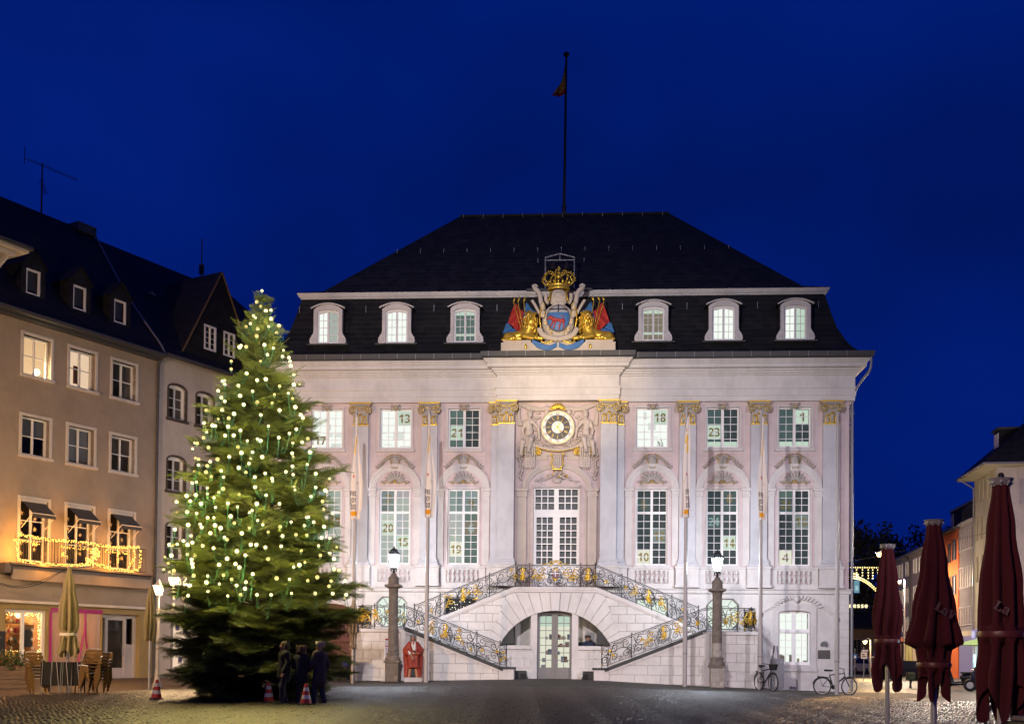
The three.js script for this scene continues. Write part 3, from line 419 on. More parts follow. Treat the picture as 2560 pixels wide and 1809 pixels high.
  for (const s of [-1, 1]) {
    w.box(s * 0.98, 10.28, 0, s * 1.5, 10.52, 0.36, 0.02); for (let k = 0; k < 5; k++) w.bar([s * (1.02 + k * 0.1), 9.9, 0.22], [s * (1.02 + k * 0.1), 10.28, 0.30], 0.045, 0.05, 8);
    w.box(s * 1.0, 9.42, 0, s * 1.46, 9.92, 0.16, 0.01); for (let i = 0; i < 3; i++) for (let k = 0; k < 4; k++) w.ball(s * (1.12 + i * 0.11), 9.52 + k * 0.11, 0.16, 0.035, 0.045, 0.04, 6); for (let k = 0; k < 6; k++) w.bar([s * (1.03 + k * 0.08), 9.32, 0.1], [s * (1.03 + k * 0.08), 9.42, 0.1], 0.02, 0.03, 5);
    gl.tube(spiral(s * 0.86, 10.1, 0.26, 0.17, 2, PI / 2, -s, 18, 0.08), 0.032, 6).tube(spiral(s * 1.5, 10.1, 0.2, 0.12, 1.2, PI / 2, s), 0.028, 5); w.box(s * 0.45, 9.75, 0, s * 0.98, 9.98, 0.06).box(s * 0.2, 9.95, 0, s * 0.98, 10.05, 0.09);
    for (let k = 0; k < 6; k++) w.tube(spiral(s * (0.48 + k * 0.09), 9.86, 0.05, 0.05, 1, k, 1, 8), 0.016, 4);
    const R = rngOf(9); for (let k = 0; k < 46; k++) { const t = k / 46, r = 0.05 + 0.11 * Math.sin(PI * Math.min(1, t * 1.15)); w.ball(s * (1.70 - 0.05 * t) + (R() - 0.5) * 2 * r, 10.3 - t * 1.45, 0.10 + R() * 0.1, 0.045, 0.05, 0.045, 6); }
  }
  // lyre over the arch, basket of flowers in its head
  for (const s of [-1, 1]) { gl.tube([[s * 0.26, 9.95, 0.3], [s * 0.22, 9.75, 0.33], [s * 0.26, 9.55, 0.33], [s * 0.16, 9.38, 0.33], [s * 0.12, 9.34, 0.33]], 0.028, 5).tube(spiral(s * 0.27, 9.97, 0.3, 0.06, 1, 0, s), 0.025, 5); for (let k = 0; k < 2; k++) w.bar([s * (0.05 + k * 0.09), 9.42, 0.3], [s * (0.05 + k * 0.09), 9.98, 0.3], 0.035, 0.04, 6); }
  w.box(-0.22, 9.38, 0, 0.22, 9.98, 0.26, 0.04).ball(0, 9.42, 0.25, 0.22, 0.1, 0.12); gl.box(-0.22, 9.28, 0.1, 0.22, 9.34, 0.34, 0.02);
  const R = rngOf(21); w.lathe([[0, 8.72], [0.14, 8.72], [0.2, 8.84], [0.25, 8.92], [0, 8.92]], 0, 0, 0.08, 14, 1, 0.5);
  for (let k = 0; k < 34; k++) { const t = (R() - 0.5) * 2, x = t * 0.95, y = 8.98 + (1 - Math.abs(t)) * 0.26 * R() - Math.abs(t) * 0.2; leaf(Math.abs(t) < 0.45 && R() < 0.6 ? gl : w, x, y, 0.05, 0.14, 0.07, R() * 6.28, 0.06); if (Math.abs(t) < 0.4) w.ball(x, y + 0.02, 0.12, 0.06, 0.06, 0.05, 6); }
  for (const s of [-1, 1]) w.tube([[s * 0.3, 8.95, 0.05], [s * 0.6, 8.86, 0.05], [s * 0.85, 8.76, 0.05], [s * 0.98, 8.82, 0.04], [s * 1.02, 8.74, 0.04]], 0.02, 4);
  w.build('clock_console', M.relief, hall); gl.build('console_gilding', M.gold, hall);
  // two seated youths
  for (const s of [-1, 1]) {
    const P = (x, y, z, r) => [s * x, y, z, r], bn = (a, b) => [...a, ...b];
    const body = [bn(P(1.24, 11.80, 0.3, 0.12), P(1.24, 11.72, 0.33, 0.11)), bn(P(1.25, 11.6, 0.26, 0.07), P(1.25, 11.5, 0.25, 0.08)), bn(P(1.32, 11.42, 0.25, 0.15), P(1.25, 11.05, 0.22, 0.15)), bn(P(1.25, 11.0, 0.22, 0.16), P(1.32, 10.68, 0.22, 0.17)),
      bn(P(1.12, 11.46, 0.28, 0.08), P(0.86, 11.12, 0.32, 0.06)), bn(P(0.86, 11.12, 0.32, 0.06), P(0.80, 10.66, 0.3, 0.045)), bn(P(1.45, 11.44, 0.25, 0.08), P(1.56, 11.05, 0.26, 0.06)), bn(P(1.56, 11.05, 0.26, 0.06), P(1.50, 10.68, 0.3, 0.045)),
      bn(P(1.30, 10.66, 0.26, 0.14), P(1.18, 10.6, 0.56, 0.11)), bn(P(1.18, 10.6, 0.56, 0.1), P(1.28, 10.12, 0.5, 0.07)), bn(P(1.42, 10.66, 0.26, 0.14), P(1.54, 10.48, 0.5, 0.11)), bn(P(1.54, 10.48, 0.5, 0.1), P(1.62, 9.98, 0.42, 0.07)), bn(P(1.28, 10.1, 0.5, 0.06), P(1.22, 10.05, 0.6, 0.045)), bn(P(1.62, 9.98, 0.42, 0.06), P(1.56, 9.93, 0.52, 0.045))];
    const f = put('carved_figure', boxUV(skin(body, 0.022, 0.06)), M.relief, hall), h = mb(), R2 = rngOf(4); for (let k = 0; k < 22; k++) { const a = R2() * 6.28, e = R2() * 1.5; h.ball(s * 1.24 + Math.cos(a) * Math.cos(e) * 0.12, 11.82 + Math.sin(e) * 0.11, 0.28 + Math.sin(a) * Math.cos(e) * 0.1, 0.045, 0.045, 0.045, 6); } h.build('hair', M.relief, f);
    const sk = mb(); for (let k = 0; k < 10; k++) sk.tube([[s * (1.05 + k * 0.05), 10.82, 0.36], [s * (1.08 + k * 0.05), 10.7, 0.5 - Math.abs(k - 3) * 0.02], [s * (1.1 + k * 0.05), 10.48, 0.5 - Math.abs(k - 3) * 0.02], [s * (1.14 + k * 0.05), 10.3, 0.4]], 0.032, 5); sk.build('loincloth', M.relief, f);
  }
}
// ---- crest with lions on the cornice
{
  const red = mat(0.42, 0.035, 0.03, 0.5), blue = mat(0.05, 0.17, 0.42, 0.5), cream = plaster(0.66, 0.58, 0.50), N = 0.75;
  const cr = mb().box(-2.52, 14.38, 0.2, 2.52, 14.80, 1.0, 0.015).box(-2.42, 14.80, 0.25, -1.2, 14.90, 0.98, 0.01).box(1.2, 14.80, 0.25, 2.42, 14.90, 0.98, 0.01).build('coat_of_arms', cream, hall);
  const cx = (x, y) => [(x - 972) * 0.003067, 15.9 - (y - 1030) * 0.003067 - 0.02];
  const pt = (x, y, z = N) => { const [a, b] = cx(x, y); return [a, b, z]; };
  // cartouche body and shield
  const b = mb(), g = mb(); b.ball(...cx(970, 1060), 0.65, 0.72, 0.82, 0.28, 22).ball(...cx(970, 720), 0.70, 0.42, 0.42, 0.22, 16).box(-0.6, 14.4, 0.3, 0.6, 15.1, 0.8, 0.1);
  for (let k = 0; k < 9; k++) { const a = PI / 2 + (k - 4) * 0.3; leaf(b, ...cx(970, 780), 0.86, 0.36, 0.1, a + PI, 0.05); leaf(b, ...cx(970, 720), 0.88, 0.26, 0.09, a, 0.05); }
  for (const s of [-1, 1]) {
    const X = (x) => 970 + s * (970 - x);
    b.tube([pt(X(620), 570), pt(X(690), 640), pt(X(720), 780), pt(X(760), 900)], 0.11, 7).tube([pt(X(620), 570), pt(X(600), 545), pt(X(640), 530), pt(X(660), 560)], 0.06, 6).tube([pt(X(590), 750), pt(X(650), 850), pt(X(700), 950)], 0.07, 6).tube([pt(X(790), 660), pt(X(790), 740), pt(X(820), 800)], 0.09, 6);
    for (const [y, r] of [[850, 0.13], [960, 0.14], [1070, 0.13], [1170, 0.12], [1250, 0.11]]) { const x = X(750 + (y - 960) * (y > 1000 ? 0.35 : 0.05)); b.ball(...pt(x, y, 0.85), r, 0.18, 0.1, 10); g.tube(spiral(...cx(x, y), 0.93, 0.12, 1, PI / 2, s, 8), 0.02, 4); }
    g.tube([pt(X(860), 640, 0.9), pt(X(850), 720, 0.95), pt(X(830), 790, 0.95)], 0.05, 5).tube([pt(X(740), 790, 0.85), pt(X(715), 900, 0.9), pt(X(705), 1040, 0.9), pt(X(720), 1150, 0.85)], 0.035, 5).tube([pt(X(700), 1300, 0.95), pt(X(760), 1390, 1.0), pt(X(860), 1380, 1.0), pt(X(960), 1310, 1.0)], 0.045, 5);
    b.tube([pt(X(700), 1180, 0.85), pt(X(760), 1280, 0.95), pt(X(860), 1320, 0.98), pt(970, 1340, 0.98)], 0.13, 7);
  }
  b.build('cartouche', cream, cr); g.build('cartouche_gilding', M.gold, cr);
  const sh = new THREE.SphereGeometry(1, 24, 16); sh.scale(0.50, 0.575, 0.12); sh.translate(0.0, 15.87, 0.93); const shm = put('shield', boxUV(sh), blue, cr);
  const rim = new THREE.TorusGeometry(1, 0.055, 6, 32); rim.scale(0.50, 0.575, 0.5); rim.translate(0, 15.87, 0.94); put('shield_rim', boxUV(rim), mat(0.12, 0.1, 0.09, 0.5), cr);
  const chief = new THREE.SphereGeometry(1, 24, 10, 0, 2 * PI, 0, 1.15); chief.scale(0.495, 0.57, 0.135); chief.translate(0, 15.875, 0.933); put('shield_chief', boxUV(chief), mat(0.42, 0.42, 0.46, 0.5), cr); mb().box(-0.03, 16.1, 1.0, 0.03, 16.44, 1.07).box(-0.4, 16.22, 1.0, 0.4, 16.27, 1.06).build('shield_cross', M.black, cr);
  const li = skin([[...pt(855, 1030, 1.07), 0.075, ...pt(880, 1040, 1.07), 0.085], [...pt(900, 1060, 1.07), 0.085, ...pt(1050, 1080, 1.06), 0.065], [...pt(900, 1090, 1.06), 0.04, ...pt(860, 1160, 1.04), 0.026], [...pt(935, 1090, 1.06), 0.035, ...pt(905, 1190, 1.04), 0.026], [...pt(1010, 1090, 1.06), 0.045, ...pt(980, 1200, 1.03), 0.026], [...pt(1050, 1090, 1.05), 0.04, ...pt(1050, 1190, 1.02), 0.026], [...pt(1055, 1060, 1.05), 0.022, ...pt(1040, 1010, 1.03), 0.02], [...pt(1040, 1010, 1.03), 0.02, ...pt(1000, 1000, 1.03), 0.02], [...pt(835, 1050, 1.09), 0.035, ...pt(825, 1060, 1.08), 0.03]], 0.012, 0.03); put('shield_lion', boxUV(li), red, cr);
  { // crown: band, bowed arches with pearls, orb
    const k = mb(), c0 = cx(972, 560); k.lathe([[0.46, 0], [0.50, 0.03], [0.50, 0.10], [0.46, 0.13], [0.47, 0.2], [0.53, 0.24], [0.42, 0.24]], c0[0], c0[1] - 0.16, N, 24, 1, 0.7);
    for (let i = 0; i < 8; i++) { const a = i * PI / 4 + 0.2, ca = Math.cos(a), sa = Math.sin(a) * 0.7, P = (r, y) => [c0[0] + ca * r, c0[1] + y, N + sa * r], pts = [P(0.5, 0.06), P(0.70, 0.24), P(0.64, 0.48), P(0.42, 0.62), P(0.18, 0.52), P(0.03, 0.36)]; k.tube(pts, 0.035, 5); const cv = new THREE.CatmullRomCurve3(pts.map((p) => V(...p))); for (let j = 1; j < 11; j++) { const q = cv.getPoint(j / 11); k.ball(q.x + ca * 0.05, q.y + 0.035, q.z + sa * 0.05, 0.032, 0.032, 0.032, 6); } for (const t of [-0.2, 0.2]) leaf(k, c0[0] + Math.cos(a + t) * 0.5, c0[1] + 0.06, N + Math.sin(a + t) * 0.36, 0.2, 0.1, PI / 2); }
    k.ball(c0[0], c0[1] + 0.62, N, 0.09).box(c0[0] - 0.02, c0[1] + 0.68, N - 0.02, c0[0] + 0.02, c0[1] + 0.92, N + 0.02).box(c0[0] - 0.08, c0[1] + 0.79, N - 0.02, c0[0] + 0.08, c0[1] + 0.83, N + 0.02).ball(c0[0], c0[1] + 0.36, N + 0.3, 0.13, 0.12, 0.08, 8); k.build('crown', M.gold, cr);
  }
  for (const s of [-1, 1]) { // crouching lions, heads turned out to the square
    const P = (x, y, z, r) => [s * x, y, z, r], bn = (a, c) => [...a, ...c];
    const L = skin([bn(P(2.22, 15.12, 0.62, 0.24), P(1.85, 15.16, 0.66, 0.2)), bn(P(1.85, 15.16, 0.66, 0.2), P(1.35, 15.28, 0.70, 0.27)), bn(P(1.35, 15.25, 0.75, 0.26), P(1.2, 15.75, 0.78, 0.27)), bn(P(1.22, 15.95, 0.84, 0.23), P(1.26, 16.02, 0.96, 0.2)), bn(P(1.27, 16.0, 1.05, 0.13), P(1.30, 15.97, 1.16, 0.10)), bn(P(1.28, 15.84, 1.02, 0.09), P(1.31, 15.80, 1.12, 0.06)),
      bn(P(1.25, 15.12, 0.88, 0.14), P(0.86, 14.98, 0.98, 0.085)), bn(P(0.86, 14.98, 0.98, 0.085), P(0.70, 14.97, 1.0, 0.08)), bn(P(1.5, 15.1, 0.9, 0.12), P(1.12, 14.98, 1.02, 0.08)), bn(P(2.2, 15.1, 0.82, 0.2), P(1.95, 15.0, 0.98, 0.12)), bn(P(1.95, 14.98, 0.96, 0.09), P(1.66, 14.96, 1.0, 0.07)), bn(P(2.38, 15.0, 0.7, 0.06), P(2.44, 14.95, 0.9, 0.05)), bn(P(2.44, 14.95, 0.9, 0.05), P(2.1, 14.93, 1.02, 0.05)), bn(P(1.02, 16.12, 0.84, 0.06), P(1.02, 16.13, 0.84, 0.06)), bn(P(1.44, 16.12, 0.82, 0.06), P(1.44, 16.13, 0.82, 0.06))], 0.022, 0.07);
    const l = put('lion', boxUV(L), M.gold, cr), mane = mb(), R = rngOf(8);
    for (let k = 0; k < 60; k++) { const a = R() * 6.28, y = 15.3 + R() * 0.75, r = 0.25 + 0.04 * R(); mane.tube([[s * 1.23 + Math.cos(a) * r, y + 0.1, 0.78 + Math.sin(a) * r], [s * 1.23 + Math.cos(a + 0.12) * (r + 0.05), y, 0.78 + Math.sin(a + 0.12) * (r + 0.04)], [s * 1.23 + Math.cos(a) * (r + 0.01), y - 0.12, 0.78 + Math.sin(a) * (r + 0.02)]], 0.028, 4, false, 4); } mane.build('mane', M.gold, l);
    mb().box(s * 1.2, 15.89, 1.06, s * 1.4, 15.93, 1.2, 0.01).build('teeth', mat(0.8, 0.76, 0.7, 0.4), l); mb().ball(s * 1.2, 16.07, 1.12, 0.03).ball(s * 1.37, 16.07, 1.1, 0.03).build('eye', M.black, l);
    // flags behind them
    const fl = (pts, m, nm) => { const v = [], n = 9, [A, B, Cc, D] = pts; for (let i = 0; i < n; i++) for (let j = 0; j < n; j++) { const q = (a, c) => { const t = a / n, w = c / n, x = lerp(lerp(A[0], B[0], t), lerp(D[0], Cc[0], t), w), y = lerp(lerp(A[1], B[1], t), lerp(D[1], Cc[1], t), w); return [s * x, y, 0.42 + 0.09 * Math.sin(t * 9 + w * 5)]; }; v.push(...q(i, j), ...q(i + 1, j), ...q(i + 1, j + 1), ...q(i, j), ...q(i + 1, j + 1), ...q(i, j + 1)); } const gg = new THREE.BufferGeometry().setAttribute('position', new THREE.BufferAttribute(new Float32Array(v), 3)); gg.computeVertexNormals(); put(nm, boxUV(gg), m, cr); };
    fl([[1.95, 16.72], [1.55, 16.3], [1.7, 15.4], [2.28, 15.85]], red, 'flag'); fl([[1.45, 16.75], [1.0, 16.25], [1.05, 15.6], [1.62, 15.9]], blue, 'flag'); fl([[2.3, 15.85], [1.85, 15.45], [1.95, 15.2], [2.5, 15.4]], blue, 'flag'); fl([[1.78, 15.9], [1.62, 15.7], [1.62, 15.3], [1.9, 15.2]], red, 'flag');
    const pl = mb(); for (const [x0, x1] of [[2.02, 1.55], [1.82, 1.5], [1.56, 1.35]]) { pl.bar([s * x0, 16.78, 0.48], [s * x1, 15.2, 0.5], 0.025); leaf(pl, s * x0, 16.75, 0.48, 0.26, 0.09, PI / 2 + s * 0.35); } pl.build('flag_staff', M.gold, cr);
    const dr = mb(); for (let k = 0; k < 5; k++) dr.tube([[s * 0.05, 14.62 + k * 0.03, 1.0], [s * 0.4, 14.46 + k * 0.035, 1.05], [s * 0.85, 14.55 + k * 0.05, 1.05], [s * 1.12, 14.8 + k * 0.02, 1.02]], 0.045, 5); dr.build('ribbon', blue, cr); mb().lathe([[0, 0], [0.06, 0.02], [0.05, 0.16], [0.02, 0.2], [0, 0.22]], s * 1.42, 14.5, 1.05, 8).build('tassel', M.gold, cr);
  }
}
// bell frame behind the crown
{ const b = mb(), z = -0.75; b.bar([-0.65, 17.6, z], [-0.65, 19.2, z], 0.035).bar([0.67, 17.6, z], [0.67, 19.2, z], 0.035).bar([-0.66, 19.18, z], [0.01, 19.36, z], 0.035).bar([0.01, 19.36, z], [0.68, 19.18, z], 0.035).bar([-0.65, 19.06, z], [0.67, 19.06, z], 0.03).bar([0.01, 19.06, z], [0.01, 19.36, z], 0.03); const f = b.build('bell_frame', M.zinc, hall); for (const x of [-0.3, 0.32]) mb().lathe([[0, 0.36], [0.06, 0.34], [0.1, 0.2], [0.16, 0.02], [0.17, 0], [0, 0.04]], x, 18.62, z, 14).build('bell', mat(0.06, 0.045, 0.03, 0.4, { metalness: 0.6 }), f); mb().box(-1.5, 17.62, -0.95, 2.9 - 1.4, 17.74, -0.62, 0.02).build('gutter', M.lead, f); }
// ---- dormers
AX.forEach((c, k) => {
  const o = [], q = (x, y) => o.push([c + x, y]);
  q(-0.80, 15.04); q(-0.54, 15.04); // outline of the dormer front, with scrolled feet
  const out = [[0.80, 15.04], [0.84, 15.16], [0.82, 15.30], [0.75, 15.42], [0.68, 15.52], [0.66, 15.62], [0.66, 16.62], [0.50, 16.74], [0.25, 16.83], [0, 16.86]];
  const pts = [...out.map(([x, y]) => [c + x, y]), ...out.slice(0, -1).reverse().map(([x, y]) => [c - x, y])], s = shp(pts); s.holes.push(shp(archPts(c - 0.50, 15.08, c + 0.50, 16.50, 0.12, 8)));
  const d = mb().ext(s, -0.08, 0.22, 0.012).build('dormer', M.trim, hall), h = mb(), arc = [];
  for (let i = 0; i <= 12; i++) { const t = lerp(-1, 1, i / 12); arc.push([c + t * 0.78, 16.66 + 0.22 * (1 - t * t), 0.18]); }
  const hood = mb(); for (let i = 0; i < 12; i++) hood.beam(arc[i], arc[i + 1], 0.10, 0.05); for (const t of [-1, 1]) hood.tube(spiral(c + t * 0.68, 15.22, 0.15, 0.11, 1.2, PI / 2, t, 12), 0.018, 4); hood.build('dormer_hood', M.trim, d);
  const b = mb(); for (let i = 0; i < 12; i++) { const [x0, y0] = arc[i], [x1, y1] = arc[i + 1]; b.quad([x0, y0 + 0.03, 0.24], [x1, y1 + 0.03, 0.24], [x1, y1 + 0.03, -1.3], [x0, y0 + 0.03, -1.3]); } b.box(c - 0.66, 15.0, -1.4, c - 0.62, 16.7, -0.08).box(c + 0.62, 15.0, -1.4, c + 0.66, 16.7, -0.08).build('dormer_roof', M.slate, d);
  mb().box(c - 0.95, 14.98, -0.4, c + 0.95, 15.04, 0.22).build('dormer_sill', M.lead, d);
  const fr = mb(), bars = mb(), p = [], z = -0.02, top = 16.44; const fs = shp(archPts(c - 0.50, 15.08, c + 0.50, 16.50, 0.12, 8));
  for (const t of [-1, 1]) { const a = t < 0 ? c - 0.42 : c + 0.045, e = t < 0 ? c - 0.045 : c + 0.42; const hole = shp([[a, 15.16], [e, 15.16], [e, t < 0 ? 16.52 : 16.44], [a, t < 0 ? 16.44 : 16.52]]); fs.holes.push(hole); sash(bars, p, a, e, 15.16, 16.48, 2, 4, z, 0.022); }
  fr.ext(fs, -0.06, 0.08); buildWindow(d, 'dormer_frame', fr, bars, p, false);
  const t2 = ['bright', 'bright', 'green', 'olive', 'bright', 'bright'][k], t3 = ['pale', 'bright', 'green', 'olive', 'bright', 'mint'][k]; for (const s2 of [-1, 1]) { mb().box(c + s2 * 0.24 - 0.22, 15.1, -0.16, c + s2 * 0.24 + 0.22, 16.54, -0.13).build('lit_blind', tone(s2 < 0 ? t2 : t3), d); if (k === 2 || k === 3) mb().box(c + s2 * 0.24 - 0.2, 16.36, -0.125, c + s2 * 0.24 + 0.2, 16.54, -0.12).box(c + s2 * 0.24 - 0.2, 15.42, -0.125, c + s2 * 0.24 + 0.2, 15.5, -0.12).build('lit_lath', tone('mint'), d); }
});
// ---- ground-floor openings
{
  for (const s of [-1, 1]) { // octagons behind the landings
    const P = OCT(s), C0 = [s * 7.4 - 0.02, 2.92], inn = P.map(([x, y]) => [C0[0] + (x - C0[0]) * 0.93, C0[1] + (y - C0[1]) * 0.93]), f = shp(P); f.holes.push(shp(inn)); const fr = mb().ext(f, -0.2, 0.1), b = mb();
    const m8 = inn.map(([x, y]) => [C0[0] + (x - C0[0]) * 0.55, C0[1] + (y - C0[1]) * 0.55]); inn.forEach((p, i) => { b.bar([...p, -0.15], [...m8[i], -0.15], 0.014, 0.014, 4).bar([...m8[i], -0.15], [...m8[(i + 1) % 8], -0.15], 0.014, 0.014, 4); }); b.bar([C0[0] - 0.37, C0[1], -0.15], [C0[0] + 0.37, C0[1], -0.15], 0.012, 0.012, 4).bar([C0[0], C0[1] - 0.37, -0.15], [C0[0], C0[1] + 0.37, -0.15], 0.012, 0.012, 4);
    const w = fr.build('octagonal_window', M.greyPaint, hall); b.build('glazing_bars', M.greyPaint, w); mb().ext(shp(inn), -0.16, 0.005).build('pane', M.glass, w); mb().ext(shp(P), -0.34, 0.03).build('lit_blind', tone('milk'), w);
    const x0 = s < 0 ? -5.03 : 3.52, x1 = s < 0 ? -3.57 : 4.97, fq = rect(x0, 2.0, x1, 3.6); fq.holes.push(rect(x0 + 0.07, 2.07, x1 - 0.07, 3.53)); const q = mb().ext(fq, -0.2, 0.1).box((x0 + x1) / 2 - 0.03, 2.07, -0.18, (x0 + x1) / 2 + 0.03, 3.53, -0.12).build('low_window', M.greyPaint, hall); mb().box(x0 + 0.07, 2.07, -0.155, x1 - 0.07, 3.53, -0.15).build('pane', M.glass, q);
    mb().box(x0, 2, -0.44, x1, 3.6, -0.41).build('lit_blind', tone(s < 0 ? 'night' : 'milk'), q);
    if (s < 0) { const R = rngOf(14), l = mb(); for (let i = 0; i < 26; i++) l.ball(x0 + 0.2 + R() * 0.6 + (R() < 0.2 ? 0.5 : 0), 2.7 + R() * 0.75, -0.36, 0.018, 0.018, 0.018, 5); l.build('fairy_light', lit(1, 0.95, 0.75, 3), q); }
    const bd = mb(), n = 16; // round-headed panel over the ground-floor arches with its crest
    const a = arch(hall, s * 10.6 - 1.53, s * 10.6 + 1.53, 2.92, 0.48, 0.10, 0.06, 'arch_band'); for (let k = 0; k < 7; k++) for (const d of [-1, 1]) leaf(bd, s * 10.6 + d * (0.12 + k * 0.13), 3.56 - k * k * 0.009, 0.04, 0.28, 0.12, PI / 2 - d * (0.6 + k * 0.12), 0.06); bd.ball(s * 10.6, 3.6, 0.06, 0.15, 0.16, 0.1); bd.build('arch_crest', M.trim, a);
  }
  { // lit window on the right
    const c = 10.5, z = -0.17, o = shp(archPts(c - 0.95, 0.6, c + 0.95, 3.2, 0.16)); o.holes.push(shp(archPts(c - 0.70, 0.72, c + 0.70, 2.98, 0.12))); const su = mb().ext(o, 0, 0.07, 0.008).box(c - 0.98, 0.42, 0, c + 0.98, 0.60, 0.14, 0.015).box(c - 0.85, -0.9, 0, c + 0.85, 0.42, 0.06).build('window_surround', M.trim, hall);
    const fr = mb(), fs = shp(archPts(c - 0.70, 0.72, c + 0.70, 2.98, 0.12)); const X = [[c - 0.62, c - 0.08], [c + 0.08, c + 0.62]], b = mb(), p = [];
    for (const [a, d] of X) { fs.holes.push(rect(a, 0.84, d, 2.1), rect(a, 2.28, d, 2.98)); sash(b, p, a, d, 0.84, 2.1, 2, 4, z, 0.024); sash(b, p, a, d, 2.28, 2.98, 2, 2, z, 0.024); } fr.ext(fs, z - 0.05, 0.08).box(c - 0.68, 2.12, z, c + 0.68, 2.22, z + 0.08);
    const w = buildWindow(hall, 'arched_window', fr, b, p); mb().box(c - 0.7, 0.7, -0.8, c + 0.7, 3.1, -0.78).build('lit_blind', tone('bright'), w); const it = mb(), R = rngOf(2); for (let i = 0; i < 9; i++) { const x = c - 0.6 + R() * 1.1, h = 0.1 + R() * 0.3; it.box(x, 0.8, -0.5, x + 0.06 + R() * 0.1, 0.8 + h, -0.4); } it.build('window_display', mat(0.35, 0.3, 0.25), w);
  }
  { // red gate on the left, beyond the tree
    const g = mb().ext(shp(archPts(-12.1, -0.2, -9.1, 2.9, 0.45)), -0.3, 0.06).box(-12.1, 1.55, -0.24, -9.1, 1.75, -0.12).build('gate', mat(0.10, 0.012, 0.016, 0.5), hall), b = mb(); for (let x = -12.0; x < -9.1; x += 0.17) b.bar([x, 1.75, -0.2], [x, 2.95, -0.2], 0.02).box(x, -0.2, -0.24, x + 0.012, 1.55, -0.225); b.build('gate_bar', M.black, g);
  }
  // plaques by the corner: a map-shaped relief and a dark tablet
  const au = [[0.0, 0.12], [0.03, 0.2], [0.08, 0.22], [0.1, 0.26], [0.14, 0.25], [0.16, 0.28], [0.2, 0.27], [0.19, 0.23], [0.23, 0.21], [0.25, 0.29], [0.28, 0.24], [0.33, 0.18], [0.34, 0.1], [0.31, 0.03], [0.26, 0.01], [0.22, 0.04], [0.16, 0.07], [0.1, 0.04], [0.03, 0.05]];
  mb().ext(shp(au.map(([x, y]) => [11.62 + x, 1.49 + y])), 0.02, 0.04).build('map_plaque', mat(0.10, 0.105, 0.12, 0.5, { metalness: 0.3 }), hall); mb().box(11.52, 0.99, 0, 12.05, 1.37, 0.03, 0.008).build('dark_plaque', mat(0.022, 0.018, 0.018, 0.4), hall);
  const pl = mb().bar([12.98, -0.4, 0.02], [12.98, 12.2, 0.02], 0.055, 0.055, 10).tube([[12.98, 12.2, 0.02], [13.0, 12.6, 0.1], [13.3, 13.2, 0.5], [13.55, 13.55, 0.75], [13.6, 14.1, 0.8]], 0.055, 8); for (const y of [1, 3.4, 5.8, 8.2, 10.6]) pl.bar([12.98, y, 0.02], [12.98, y + 0.06, 0.02], 0.075, 0.075, 10); pl.build('downpipe', M.zinc, hall);
  mb().lathe([[0, 0], [0.085, 0], [0.085, 0.03], [0, 0.05]], 0, 0, 0, 14).build('rosette', M.relief, hall, [12.45, 8.45, 0.02]);
}
// ================================================================ DOUBLE STAIRCASE
const stairs = thing('double_staircase', 'white rusticated double staircase with arch and black gilded railing before the town hall', 'staircase', HALL, YAW);
const clip = (poly, a, b) => { // keep what is left of a -> b
  const o = [], side = (p) => (b[0] - a[0]) * (p[1] - a[1]) - (b[1] - a[1]) * (p[0] - a[0]);
  for (let i = 0; i < poly.length; i++) { const p = poly[i], q = poly[(i + 1) % poly.length], s = side(p), t = side(q); if (s >= 0) o.push(p); if ((s >= 0) !== (t >= 0)) { const k = s / (s - t); o.push([p[0] + (q[0] - p[0]) * k, p[1] + (q[1] - p[1]) * k]); } }
  return o;
};
const area = (p) => Math.abs(p.reduce((s, a, i) => { const b = p[(i + 1) % p.length]; return s + a[0] * b[1] - b[0] * a[1]; }, 0)) / 2;
function stones(parent, x0, x1, y0, y1, ch, bw, z, lines, keep = () => true) { // ashlar courses cut by lines, each stone its own
  const j = 0.009; let r = 0;
  for (let y = y0; y < y1 - 0.05; y += ch, r++) for (let x = x0 - (r % 2) * bw / 2; x < x1; x += bw) {
    let p = [[Math.max(x, x0) + j, y + j], [Math.min(x + bw, x1) - j, y + j], [Math.min(x + bw, x1) - j, y + ch - j], [Math.max(x, x0) + j, y + ch - j]]; if (p[1][0] - p[0][0] < 0.12) continue;
    for (const [a, b] of lines) { p = clip(p, a, b); if (p.length < 3) break; }
    if (p.length < 3 || area(p) < 0.012 || !keep(p)) continue;
    mb().ext(shp(p), z, 0.03, 0.006).build('stone_block', M.white, parent);
  }
}
const N1 = 1.8, N2 = 3.5, TOP = 3.93, LAND = 2.1;
